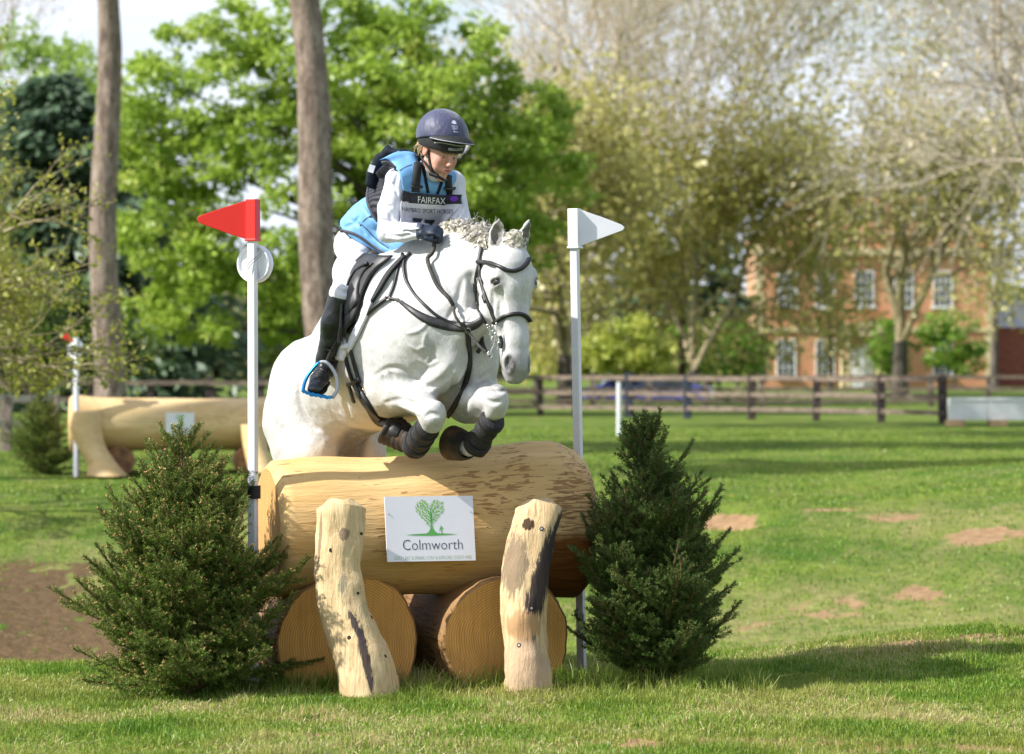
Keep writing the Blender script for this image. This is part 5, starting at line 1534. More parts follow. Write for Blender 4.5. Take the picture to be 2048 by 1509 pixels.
def strap(cst, pix, width, name, mat, parent, thick=.004, n=None, lift=0.0, wid=None, smooth_n=3, rounded=False):
    """strap following photograph pixels over a surface"""
    L_ = sum(math.dist(pix[i][:2], pix[i + 1][:2]) for i in range(len(pix) - 1))
    n = n or max(8, int(L_ / 4)); sp = spline([p[:2] for p in pix], n)
    P_ = []; N_ = []
    for u, v in sp:
        h, nr = cst.hit(u, v)
        P_.append(h); N_.append(nr)
    ok = [i for i in range(n) if P_[i] is not None]
    if not ok: return None
    for i in range(n):
        if P_[i] is None:
            j = min(ok, key=lambda q: abs(q - i)); y = P_[j].y
            P_[i] = P(sp[i][0], sp[i][1], y); N_[i] = N_[j]
    A = np.array([tuple(p) for p in P_]); B = np.array([tuple(p) for p in N_])
    for _ in range(smooth_n):
        A[1:-1] = .5 * A[1:-1] + .25 * (A[:-2] + A[2:]); B[1:-1] = .5 * B[1:-1] + .25 * (B[:-2] + B[2:])
    if wid is not None: wid = np.interp(np.linspace(0, 1, n), np.linspace(0, 1, len(wid)), wid)
    return band(A, B, width, thick, name, mat, parent, lift, wid=wid, rounded=rounded)
# ================================================================ HORSE
def V3(*a): return np.array(a, float)
hF = V3(.5356, -.7706, .342); hF /= np.linalg.norm(hF)
hR = V3(-.82, -.57, 0); hR /= np.linalg.norm(hR)
hU = np.cross(hR, hF); hU /= np.linalg.norm(hU)
hO = V3(-.476, .224, 1.663) - 1.15 * hF
def H(s, r, u): return hO + hF * s + hR * r + hU * u

# head frame
hd = V3(.05, -.10, -1.0); hd /= np.linalg.norm(hd)
hn = V3(.43, -.90, 0); hn = hn - hd * (hn @ hd); hn /= np.linalg.norm(hn)
hl = np.cross(hn, hd); hl /= np.linalg.norm(hl)
if hl[0] > 0: hl = -hl                        # +l = the horse's right side (left in the photograph)
h0 = np.array(P(1017, 492, -.34))
def HD(t, l, n): return h0 + hd * t + hl * l + hn * n

def px(u, v, y): return np.array(P(u, v, y))

def build_horse():
    f = Field((-1.62, -.72, .12), (.20, 1.62, 2.22), .0055)
    # ---- trunk
    st = [(.14, -.05, .14, .20), (.34, -.06, .21, .285), (.58, -.01, .235, .255), (.85, .0, .30, .31), (1.10, .0, .305, .37), (1.32, -.03, .26, .33), (1.50, -.08, .20, .235)]
    for (s0, u0, w0, h0_), (s1, u1, w1, h1) in zip(st[:-1], st[1:]):
        f.econe(H(s0, 0, u0), H(s1, 0, u1), (w0, h0_), (w1, h1), hR, .10)
    f.econe(H(.95, 0, .27), H(1.22, 0, .30), (.07, .10), (.06, .09), hR, .12)      # withers
    for sg in (1, -1):
        f.ell(H(.28, .10 * sg, -.02), (.25, .13, .28), [hF, hR, hU], .08)              # quarters
        f.ell(H(1.28, .19 * sg, .02), (.12, .085, .30), [hF * .94 - hU * .34, hR, hU * .94 + hF * .34], .09)   # shoulder blade
        f.ell(H(1.49, .105 * sg, -.15), (.11, .10, .13), [hF, hR, hU], .06)            # point of shoulder / pectorals
    # ---- neck
    nk = [(px(812, 640, .16), .33, .19), (px(880, 580, .02), .262, .155), (px(935, 560, -.12), .20, .12), (px(985, 545, -.24), .145, .10)]
    nk = [(px(800, 655, .17), .33, .20), (px(868, 585, .03), .27, .158), (px(918, 565, -.09), .215, .120), (px(965, 558, -.19), .15, .080)]
    for (a, ha, wa), (b, hb, wb) in zip(nk[:-1], nk[1:]):
        f.econe(a, b, (wa, ha), (wb, hb), hR, .08)
    # crest
    cr_ = [px(800, 530, .32), px(850, 512, .14), px(900, 500, .02), px(950, 500, -.11), px(990, 513, -.22)]
    for a, b in zip(cr_[:-1], cr_[1:]): f.cone(a, b, .052, .046, .07)
    # jugular groove & throat
    f.cone(px(962, 640, -.30), px(925, 668, -.20), .055, .08, .07)
    # ---- head
    hs = [(0.03, -.02, .078, .072), (.09, -.02, .118, .094), (.17, -.035, .135, .100), (.26, -.038, .125, .086), (.34, -.012, .088, .064), (.43, .008, .064, .054), (.52, .012, .060, .054), (.585, .004, .046, .046)]
    for (t0, n0, d0, w0), (t1, n1, d1, w1) in zip(hs[:-1], hs[1:]):
        f.econe(HD(t0, 0, n0), HD(t1, 0, n1), (w0, d0), (w1, d1), hl, .035, pw=2.3)
    f.econe(HD(.06, 0, .055), HD(.45, 0, .058), (.05, .02), (.032, .016), hl, .035)       # frontal plane / nasal bone
    for sg in (1, -1):
        f.ell(HD(.215, .074 * sg, -.09), (.112, .028, .088), [hd, hl, hn], .022)          # cheek
        f.cone(HD(.20, .088 * sg, -.02), HD(.36, .060 * sg, .005), .020, .012, .03)        # facial crest
        f.ell(HD(.165, .080 * sg, .045), (.045, .024, .030), [hd, hl, hn], .03)           # orbit
        f.ell(HD(.135, .080 * sg, .058), (.030, .020, .018), [hd, hl, hn], .02)           # brow
        f.ell(HD(.09, .102 * sg, .02), (.04, .012, .03), [hd, hl, hn], .03, 's')          # hollow over the eye
        f.ell(HD(.176, .106 * sg, .056), (.0185, .018, .034), [hd, hl, hn], .006, 's')     # eye socket
        f.cone(HD(.158, .106 * sg, .030), HD(.155, .102 * sg, .072), .0075, .006, .012)     # upper lid
        f.cone(HD(.195, .102 * sg, .034), HD(.194, .097 * sg, .070), .006, .005, .012)
        f.ell(HD(.30, .088 * sg, .040), (.07, .018, .018), [hd, hl, hn], .03, 's')
        f.cone(HD(.12, .118 * sg, -.165), HD(.30, .095 * sg, -.17), .015, .012, .03, 's')  # jaw edge against the neck        # hollow beside the nasal bone
        f.ell(HD(.545, .040 * sg, .030), (.050, .026, .032), [hd, hl, hn], .02)           # nostril flare
        f.ell(HD(.545, .056 * sg, .056), (.038, .018, .026), [hd * .97 - hn * .2, hl, hn * .97 + hd * .2], .008, 's')   # nostril
        f.cone(HD(.50, .052 * sg, -.028), HD(.585, .036 * sg, .0), .007, .006, .010, 's')  # mouth line
        # ears
        b0 = HD(.015, .058 * sg, -.02); tip = (px(998, 437, -.37) if sg > 0 else px(1059, 440, -.32))
        dr = tip - b0; Le = np.linalg.norm(dr); dr /= Le
        fw = hn * .85 + hl * sg * .5; fw = fw - dr * (fw @ dr); fw = fw / np.linalg.norm(fw); sdv = np.cross(dr, fw)
        E = [(0, .026, .030), (.30, .035, .028), (.55, .037, .022), (.80, .024, .014), (1.0, .004, .004)]
        for (a0, w0, d0), (a1, w1, d1) in zip(E[:-1], E[1:]): f.econe(b0 + dr * Le * a0, b0 + dr * Le * a1, (w0, d0), (w1, d1), sdv, .02 if a0 < .3 else .008)
        E = [(.22, .010, .012), (.42, .025, .022), (.60, .028, .022), (.80, .015, .013), (.92, .004, .006)]
        for (a0, w0, d0), (a1, w1, d1) in zip(E[:-1], E[1:]): f.econe(b0 + dr * Le * a0 + fw * .022, b0 + dr * Le * a1 + fw * .018, (w0, d0), (w1, d1), sdv, .005, 's')
    f.ell(HD(.555, 0, .045), (.045, .040, .025), [hd, hl, hn], .025)                        # upper lip
    f.ell(HD(.600, 0, .018), (.026, .036, .024), [hd, hl, hn], .02)
    f.ell(HD(.585, 0, -.040), (.034, .030, .024), [hd, hl, hn], .02)                        # lower lip and chin
    f.econe(HD(.32, 0, -.055), HD(.56, 0, -.042), (.036, .028), (.030, .022), hl, .03)      # lower jaw
    f.cone(HD(.602, -.05, -.014), HD(.602, .05, -.014), .007, .007, .005, 's')
    f.ell(HD(.612, .0, -.034), (.016, .026, .020), [hd, hl, hn], .008)
    # ---- near (horse's right) foreleg
    el = px(778, 785, .06); kn = px(865, 832, -.27); m1 = px(808, 789, -.06); m2 = px(840, 803, -.17)
    f.cone(H(1.48, .15, -.10), el, .13, .11, .09)
    f.econe(el, m1, (.090, .105), (.075, .092), (0, 0, 1), .05)
    f.econe(m1, m2, (.075, .092), (.060, .072), (0, 0, 1), .04)
    f.econe(m2, kn, (.060, .072), (.052, .056), (0, 0, 1), .03)
    f.ell(kn, (.062, .056, .070), [(kn - el) / np.linalg.norm(kn - el), np.cross((kn - el) / np.linalg.norm(kn - el), V3(0, 0, 1)), V3(0, 0, 1)], .03)
    f.ell(kn + V3(.012, -.038, .004), (.036, .028, .044), None, .02)
    f.ell(kn + V3(.0, .01, -.050), (.040, .036, .030), None, .025)
    fe = px(834, 888, .02)
    f.cone(kn + V3(0, .02, -.03), fe, .036, .034, .025)
    f.ell(fe, (.045, .045, .042), None, .02)
    pa = px(812, 883, .06)
    f.cone(fe, pa, .034, .034, .02)
    f.cone(pa, px(790, 865, .08), .036, .052, .015)
    # ---- off foreleg
    el2 = px(942, 797, .02); kn2 = px(993, 801, -.34)
    f.cone(H(1.46, -.12, -.12), el2, .11, .115, .08)
    f.econe(el2, el2 + (kn2 - el2) * .5, (.10, .125), (.072, .095), (0, 0, 1), .05)
    f.econe(el2 + (kn2 - el2) * .5, kn2 - (kn2 - el2) * .12, (.072, .095), (.052, .060), (0, 0, 1), .04)
    f.ell(kn2, (.056, .060, .074), None, .03)
    f.ell(kn2 + V3(.008, -.035, .010), (.042, .030, .052), None, .02)
    f.ell(kn2 + V3(-.005, .01, -.055), (.042, .038, .032), None, .025)
    fe2 = px(953, 888, -.12)
    f.cone(kn2 + V3(0, .02, -.03), fe2, .037, .034, .025)
    f.ell(fe2, (.044, .046, .042), None, .02)
    f.cone(fe2, px(938, 897, -.06), .034, .034, .02)
    f.ell(px(945, 903, -.15), (.035, .03, .022), None, .015)
    f.cone(px(938, 897, -.06), px(915, 888, -.01), .036, .052, .015)
    # ---- hind legs (mostly behind the log)
    for sg in (1, -1):
        hip = H(.22, .12 * sg, -.05); sti = H(.33, .14 * sg, -.33); hock = H(.02, .13 * sg, -.72); fet = H(.16, .12 * sg, -1.02)
        f.econe(hip, sti, (.12, .20), (.095, .125), hR, .07)
        f.econe(H(.16, .11 * sg, -.10), H(.19, .13 * sg, -.42), (.11, .18), (.10, .14), hR, .08)
        f.econe(sti, hock, (.095, .13), (.045, .055), hR, .07)
        f.cone(hock, fet, .042, .036, .04); f.ell(hock, (.05, .05, .065), None, .03)
        f.ell(fet, (.045, .045, .045), None, .02); ho = fet + V3(.08, -.06, -.07)
        f.cone(fet, ho, .036, .045, .02); f.cone(ho, ho + V3(.025, -.02, -.04), .048, .058, .01)
    # belly, sheath, flank fold
    f.ell(H(.85, .0, -.24), (.24, .18, .10), [hF, hR, hU], .08)
    f.ell(H(.60, 0, -.27), (.13, .05, .055), [hF, hR, hU], .04)
    f.ell(px(922, 712, .03), (.15, .14, .15), None, .08)
    # chest muscles: groove between the pectorals, arm folds
    f.cone(H(1.66, 0, -.05), H(1.58, 0, -.36), .018, .03, .05, 's')
    for sg in (1, -1):
        f.ell(H(1.52, .085 * sg, -.25), (.10, .085, .13), [hF, hR, hU], .035)
        f.ell(H(1.44, .10 * sg, -.34), (.13, .075, .06), [hF, hR, hU], .04)
    f.cone(px(765, 735, -.02), px(790, 745, -.12), .006, .006, .03, 's')
    # withers dock
    f.cone(H(.02, 0, .22), H(-.06, 0, .05), .05, .04, .04)                                      # dock
    f.noise(.006, 8, 3, 1)
    f.noise(.0024, 30, 2, 2)
    return f

def horse_attrs(V):
    """pigment: grey skin of the muzzle, eye rims, ear insides, knees; dark sheath; painted in: yellow light off the log and shade under the belly"""
    r = V - h0; t = r @ hd; l = r @ hl; n = r @ hn
    near = (np.abs(l) < .13) & (t > -.25) & (t < .66) & (n > -.16) & (n < .14)
    muz = sm((t - .47) / .10) * near * sm((.14 - np.abs(n)) / .05)
    nos = np.exp(-(((t - .545) / .030) ** 2 + ((np.abs(l) - .045) / .013) ** 2 + ((n - .052) / .022) ** 2)) * near
    eye = np.clip(1.5 * np.exp(-(((t - .176) / .022) ** 2 + ((np.abs(l) - .10) / .024) ** 2 + ((n - .056) / .036) ** 2)), 0, .92) * near
    mouth = np.clip(1.6 * np.exp(-(((t - .610) / .018) ** 2 + ((n + .014) / .010) ** 2)), 0, .9) * near
    ear = np.zeros(len(V))
    for sg in (1, -1):
        b0 = HD(.015, .058 * sg, -.02); tip = (px(998, 437, -.37) if sg > 0 else px(1059, 440, -.32)); dr = tip - b0; Le = np.linalg.norm(dr); dr /= Le
        fw = hn * .85 + hl * sg * .5; fw = fw - dr * (fw @ dr); fw = fw / np.linalg.norm(fw); sdv = np.cross(dr, fw)
        q = V - b0; s_ = (q @ dr) / Le; la = np.abs(q @ sdv); fo = q @ fw
        w_ = np.interp(s_, [0, .3, .55, .8, 1], [.026, .035, .037, .024, .004])
        ear = np.maximum(ear, sm((.80 * w_ - la) / .005) * sm((fo + .016) / .006) * (s_ > .14) * (s_ < .97) * (la < .05) * (np.abs(fo) < .06))
    nz_ = vnoise(V[:, 0] * 30 + 40, V[:, 1] * 30 + 40, V[:, 2] * 30, 3)
    dark = np.clip(muz * (.30 + .45 * nz_) + np.clip(nos * 2.6, 0, .97) + eye * 1.0 + mouth * .6, 0, 1)
    d = V - np.array(hO); u = d @ hU; s_ = d @ hF
    yel = np.clip(sm((-.22 - u) / .2) * sm((1.35 - s_) / .3) * .6, 0, 1)  # yellow light thrown up by the log, put into the coat colour
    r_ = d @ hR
    dark = np.maximum(dark, .85 * sm((-.20 - u) / .07) * sm((.105 - np.abs(r_ - .0)) / .05) * sm((.74 - s_) / .10) * sm((s_ - .02) / .1) * (V[:, 1] > .25))  # dark sheath and inner-thigh skin, deepened with painted underbelly shade
    return {'dark': dark, 'earin': ear, 'yel': yel}

m_coat, nt = new_mat('grey_horse_coat')
geo = N(nt, 'ShaderNodeNewGeometry').outputs['Position']
n1 = noise(nt, 9, 5, .6, vec=geo); n2 = noise(nt, 70, 4, .65, vec=geo); n3 = noise(nt, 24, 3, .5, vec=geo)
c = ramp(nt, n1, [(.1, (.46, .455, .44)), (.7, (.59, .585, .57))])
c = mixc(nt, ramp(nt, n2, [(.1, .4), (.5, 0)]), c, (.36, .35, .33))
sp_ = N(nt, 'ShaderNodeTexVoronoi', Scale=17); nt.links.new(geo, sp_.inputs['Vector'])
c = mixc(nt, ramp(nt, sp_.outputs['Distance'], [(.03, .8), (.07, 0)]), c, (.28, .24, .20))
a = N(nt, 'ShaderNodeAttribute', attribute_name='yel').outputs['Fac']; c = mixc(nt, a, c, (.58, .44, .26))
a = N(nt, 'ShaderNodeAttribute', attribute_name='dark').outputs['Fac']; c = mixc(nt, a, c, (.06, .055, .055))
a = N(nt, 'ShaderNodeAttribute', attribute_name='earin').outputs['Fac']
c = mixc(nt, a, c, mixc(nt, n3, (.07, .06, .05), (.20, .18, .15)))
hr_ = noise(nt, 160, 4, .7, vec=geo, mscale=(1, 1, .35), raw=True)
dp = noise(nt, 13, 2, .5, vec=geo, raw=True)
c = mixc(nt, ramp(nt, dp, [(.56, 0), (.66, .30)]), c, (.33, .33, .34))
c = mixc(nt, ramp(nt, hr_, [(.40, .35), (.55, 0)]), c, (.36, .35, .33))
finish(nt, c, .5, .4, hr_, .45, .004, sheen=.2)

horse = empty('horse', 'white-grey horse jumping the big log with tucked forelegs and plaited curly mane', 'horse', (0, 0, 0))
fld = build_horse()
_cc = Caster(fld.surf())
def crease(pix, r, op='s', k=.012, out=.45):
    sp = spline(pix, max(4, len(pix) * 4)); prev = None; n = len(sp)
    for i, (u, v) in enumerate(sp):
        h_, nr = _cc.hit(u, v)
        if h_ is None: prev = None; continue
        rr = r * (.35 + .65 * math.sin(math.pi * (i + .5) / n)); q = np.array(h_) + np.array(nr) * (rr * out if op == 's' else -rr * .45)
        if prev is not None and np.linalg.norm(q - prev[0]) < .08: fld.cone(prev[0], q, prev[1], rr, k, op)
        prev = (q, rr)
for pix, r in (([(958, 585), (950, 625), (930, 650)], .014), ([(942, 600), (930, 632), (908, 648)], .010), ([(925, 560), (915, 600), (895, 640)], .012),
               ([(752, 750), (775, 738), (800, 738), (825, 752), (848, 772)], .013), ([(845, 778), (872, 770), (895, 752), (905, 735)], .016), ([(908, 752), (903, 785), (888, 815)], .018),
               ([(770, 806), (800, 800), (830, 808), (848, 818)], .010), ([(925, 838), (935, 800), (955, 768), (980, 742)], .016), ([(596, 740), (598, 800), (618, 846), (640, 862)], .020),
               ([(566, 715), (566, 780), (556, 850)], .012), ([(985, 583), (986, 606), (990, 628)], .007), ([(1002, 578), (1008, 605), (1012, 626)], .006), ([(1046, 572), (1048, 600), (1050, 625)], .006),
               ([(775, 745), (782, 752), (790, 764)], .006), ([(762, 752), (768, 760), (772, 772)], .006), ([(968, 530), (964, 570), (960, 600)], .008), ([(700, 760), (690, 800), (700, 838)], .012),
               ([(1003, 650), (1006, 680), (1008, 700)], .006), ([(850, 835), (862, 828), (878, 832)], .007), ([(972, 800), (985, 806), (1002, 802)], .007), ([(985, 775), (996, 783), (1010, 782)], .006)):
    crease(pix, r)
for pix, r in (([(818, 690), (835, 700), (848, 694), (860, 706)], .0030), ([(852, 668), (848, 690), (858, 712), (850, 730)], .0030), ([(840, 720), (858, 730), (878, 722)], .0028), ([(860, 640), (840, 660), (815, 668)], .0035),
               ([(996, 600), (992, 622), (994, 640)], .004), ([(880, 560), (895, 590), (905, 615)], .007), ([(800, 812), (825, 822), (842, 828)], .006)):
    crease(pix, r, 'u', .012)
del _cc
_, HV, HFc = solid('body', fld, m_coat, horse, 2, horse_attrs)
del fld
HC = Caster((HV, HFc))
m_eye, nt = new_mat('dark_eye'); finish(nt, (.012, .008, .006), .04, .9)
for sg in (1, -1):
    c = HD(.176, .083 * sg, .050)
    vs, fs = [], []
    bm = bmesh.new(); bmesh.ops.create_uvsphere(bm, u_segments=20, v_segments=14, radius=.0265)
    me = bpy.data.meshes.new('eye'); bm.to_mesh(me); bm.free(); me.materials.append(m_eye)
    for p in me.polygons: p.use_smooth = True
    o = bpy.data.objects.new('eye', me); COL.objects.link(o); o.parent = horse; o.location = c

# ---- mane plaits gone curly, and the forelock
m_hair, nt = new_mat('curly_mane')
a = N(nt, 'ShaderNodeAttribute', attribute_name='var').outputs['Fac']
c = ramp(nt, a, [(0, (.20, .19, .18)), (.3, (.42, .40, .37)), (.6, (.62, .57, .47)), (1, (.72, .68, .58))])
finish(nt, c, .6, .3)
def curls(name, samples, parent, seed, L=(.026, .052), rad=(.006, .012), hr=.0011):
    """samples: (point, outward direction, tone)"""
    rg = np.random.default_rng(seed); VV = []; FF = []; AA = []; b = 0
    for p, out, tone in samples:
        ax = np.array(out) + rg.normal(0, .75, 3); ax /= np.linalg.norm(ax)
        u_ = np.cross(ax, rg.normal(0, 1, 3)); u_ /= np.linalg.norm(u_); w_ = np.cross(ax, u_)
        Lh = rg.uniform(*L); rr = rg.uniform(*rad); turns = rg.uniform(.9, 1.9); n_ = 15; ph = rg.random() * 6.28
        bend = rg.normal(0, .4, 3)
        for q in range(7):
            t_ = np.linspace(0, 1, n_); an = ph + t_ * turns * 6.283 + q * .22
            env = rr * (0.5 + .5 * np.sin(t_ * 3.0)) + q * .0012
            c_ = p + ax * (t_[:, None] * Lh) + u_ * (np.cos(an) * env)[:, None] + w_ * (np.sin(an) * env)[:, None] + bend * (t_[:, None] ** 2) * Lh * .5
            vs, fs = ring(c_, np.where(t_ > .85, hr * .5, hr))
            VV.append(vs); FF.append(fs + b); b += len(vs); AA.append(np.full(len(vs), np.clip(tone + rg.normal(0, .13), 0, 1)))
    return mesh(name, np.vstack(VV), np.vstack(FF), m_hair, parent, attrs={'var': np.concatenate(AA)})
def ring(C, r, sides=4):
    n_ = len(C); T_ = np.gradient(C, axis=0); T_ /= np.linalg.norm(T_, axis=1, keepdims=True) + 1e-9
    ref = np.array([.3, .5, .81]); A_ = np.cross(T_, ref); A_ /= np.linalg.norm(A_, axis=1, keepdims=True) + 1e-9; B_ = np.cross(T_, A_)
    r = np.broadcast_to(r, (n_,))[:, None]
    V_ = np.stack([C + (A_ * math.cos(k * 2 * math.pi / sides) + B_ * math.sin(k * 2 * math.pi / sides)) * r for k in range(sides)], 1).reshape(-1, 3)
    i_ = np.arange(n_ - 1)[:, None] * sides
    F_ = np.concatenate([i_ + np.array([[k, (k + 1) % sides, sides + (k + 1) % sides, sides + k]]) for k in range(sides)])
    return V_, F_
rg = np.random.default_rng(3)
top = spline([(834, 480, .20), (858, 466, .12), (885, 455, .03), (920, 452, -.04), (955, 455, -.12), (985, 466, -.20), (1003, 482, -.26)], 200)
bot = spline([(832, 500, .14), (856, 503, .05), (884, 494, -.04), (920, 482, -.11), (955, 480, -.18), (985, 490, -.24), (1003, 496, -.28)], 200)
S_ = []
for _ in range(1500):
    i = rg.integers(0, 200); f_ = rg.random() ** .9
    q = top[i] * (1 - f_) + bot[i] * f_ + rg.normal(0, [2.0, 2.0, .012])
    tone = .85 if i < 70 else (.85 - .55 * sm(np.array([(i - 70) / 40.]))[0] if i < 150 else .35)
    if f_ > .65: tone = min(1, tone + .25)
    S_.append((px(*q), (.1, -.55, .15 - f_ * .6), tone))
# loose fringe over the withers
for _ in range(420):
    f_ = rg.random(); q = np.array([872 - 46 * f_, 497 + 4 * f_ + 8 * rg.random(), .0 + .14 * f_]) + rg.normal(0, [3, 3.5, .015])
    S_.append((px(*q), (-.35, -.3, -.7), .9))
def pix(q): d_ = q[1] + 16; return 1024 + q[0] / d_ * FPX, 726 - (q[2] - 1.52) / d_ * FPX
S_ = [q for q in S_ if pix(q[0])[0] < 992 and (pix(q[0])[0] > 888 or pix(q[0])[1] > 480)]
curls('mane', S_, horse, 4)
S_ = []
for _ in range(520):
    a_ = rg.random() * 6.28; r_ = rg.random() ** .5
    q = (1026 + 13 * r_ * math.cos(a_), 483 + 13 * r_ * math.sin(a_), -.38 + .04 * rg.random())
    S_.append((px(*q), (.1, -.5, -.4), .92))
curls('forelock', S_, horse, 5, L=(.018, .036))
VV = []; FF = []; b = 0                                       # loose hairs lifting off the mane
for _ in range(70):
    i = rg.integers(85, 190); p0 = px(*top[i]); d0 = np.array([rg.normal(0, .5), rg.normal(0, .3), 1.0]); L0 = rg.uniform(.02, .055); bd = rg.normal(0, .5, 3)
    t_ = np.linspace(0, 1, 8)[:, None]; C_ = p0 + d0 * t_ * L0 + bd * (t_ ** 2) * L0 * .6
    v_, f_ = ring(C_, .0005, 3); VV.append(v_); FF.append(f_ + b); b += len(v_)
mesh('stray_hairs', np.vstack(VV), np.vstack(FF), m_hair, horse, attrs={'var': np.full(b, .8)})
m_core = plain('mane_core', (.42, .38, .30), .8, .2, 60)
fm = Field(px(825, 520, -.35) - .02, px(1010, 440, .28) + .05, .006)
mid = spline([(836, 492, .18), (858, 486, .09), (885, 476, .0), (920, 468, -.06), (955, 468, -.13), (985, 478, -.20)], 12)
for a_, b_ in zip(mid[:-1], mid[1:]): fm.cone(px(*a_), px(*b_), .038, .038, .02)
solid('mane_roots', fm, m_core, horse, 1)

# ---- leg boots (worn, part of the horse)
m_boot, nt = new_mat('black_neoprene')
geo = N(nt, 'ShaderNodeNewGeometry').outputs['Position']
w1 = noise(nt, 130, 5, .7, vec=geo, mscale=(1, 1, .4)); w2 = noise(nt, 14, 3, .5, vec=geo)
c = mixc(nt, ramp(nt, w1, [(.45, 0), (.85, .7)]), (.014, .014, .016), (.07, .07, .07))
finish(nt, c, .6, .4, w1, .6, .006)
m_bell, nt = new_mat('muddy_rubber')
w2 = noise(nt, 9, 4, .6, vec=N(nt, 'ShaderNodeNewGeometry').outputs['Position'])
c = mixc(nt, ramp(nt, w2, [(.45, 0), (.9, .8)]), (.028, .024, .020), (.17, .09, .04))
finish(nt, c, .65, .35, w2, .3, .004)
m_brown = plain('brown_leather_edge', (.36, .20, .09), .6, .3, 30)
m_redm, nt = new_mat('red_print'); finish(nt, (.55, .05, .07), .5)
def bell(pts, rad, ribs, name='overreach_boot'):
    n_ = 26; sp = spline(pts, n_); r_ = np.interp(np.linspace(0, 1, n_), np.linspace(0, 1, len(rad)), rad)
    P_ = [px(*q) for q in sp]; r_ = r_ + ribs * (np.arange(n_) % 4 == 0)
    vs, fs = tube(P_, list(r_), 28, False)
    o = mesh(name, vs, fs, m_bell, horse); md = o.modifiers.new('th', 'SOLIDIFY'); md.thickness = .008; md.offset = 1
    vs, fs = tube([P_[-2], P_[-1]], [r_[-1] * .93, r_[-1] * .93], 28, True)
    h_ = mesh('hoof', vs, fs, plain('hoof_horn', (.16, .12, .09), .6, .3, 40), horse, False)
    # rim
    fr = frames(P_)[-1]; C_ = Vector(P_[-1]); R_ = r_[-1]
    ringp = [C_ + fr[1] * (R_ * math.cos(k / 24 * 6.2832)) + fr[2] * (R_ * math.sin(k / 24 * 6.2832)) for k in range(25)]
    vs, fs = tube(ringp, .0055, 6, False); mesh('boot_rim', vs, fs, m_brown, o)
    return o
def tendon(a, b, ra, rb, rows, name='tendon_boot'):
    n_ = 22; P_ = [a + (b - a) * t for t in np.linspace(0, 1, n_)]
    rr = [ra + (rb - ra) * t + .004 * math.sin(t * 20) + (.004 if (t < .08 or t > .92) else 0) for t in np.linspace(0, 1, n_)]
    vs, fs = tube(P_, rr, 28, True)
    vs = [Vector(v) + Vector(rg.normal(0, .0009, 3)) for v in vs]
    o = mesh(name, vs, fs, m_boot, horse)
    d_ = (b - a) / np.linalg.norm(b - a)
    for t in rows:
        c_ = a + (b - a) * t; r1 = ra + (rb - ra) * t + .006
        vs, fs = tube([c_ - d_ * .013, c_ - d_ * .011, c_ + d_ * .011, c_ + d_ * .013], [r1, r1 + .004, r1 + .004, r1], 28, True)
        mesh('boot_strap', vs, fs, m_blk, o)
    return o
m_blk = plain('black_webbing', (.012, .012, .013), .7, .3, 60)
a_, b_ = px(858, 852, -.235), px(829, 893, .0)
tendon(a_, b_, .050, .056, (.18, .5, .84))
bell([(826, 884, .03), (812, 878, .06), (792, 866, .09), (776, 856, .10)], [.046, .056, .066, .074], .0035)
a_, b_ = px(987, 838, -.30), px(951, 893, -.14)
tendon(a_, b_, .050, .054, (.12, .86))
bell([(936, 896, -.07), (925, 892, -.03), (912, 888, .00), (903, 886, .02)], [.046, .062, .070, .073], .002)

# ================================================================ TACK
m_lea = plain('black_leather', (.010, .0095, .0095), .45, .35, 60, .6, .25, .002)
m_lea2 = plain('worn_black_leather', (.018, .017, .018), .50, .4, 35, .6, .3, .003)
m_ste, nt = new_mat('polished_steel'); finish(nt, (.62, .60, .56), .18, .6, metallic=1.0)
m_bra, nt = new_mat('brass'); finish(nt, (.55, .42, .20), .25, .6, metallic=1.0)
m_rub = plain('grey_rubber_rein', (.045, .040, .036), .7, .4, 90, .4, .6, .003)
m_pad = plain('white_saddle_pad', (.72, .71, .76), .8, .05, 30, .2, .3, .004)

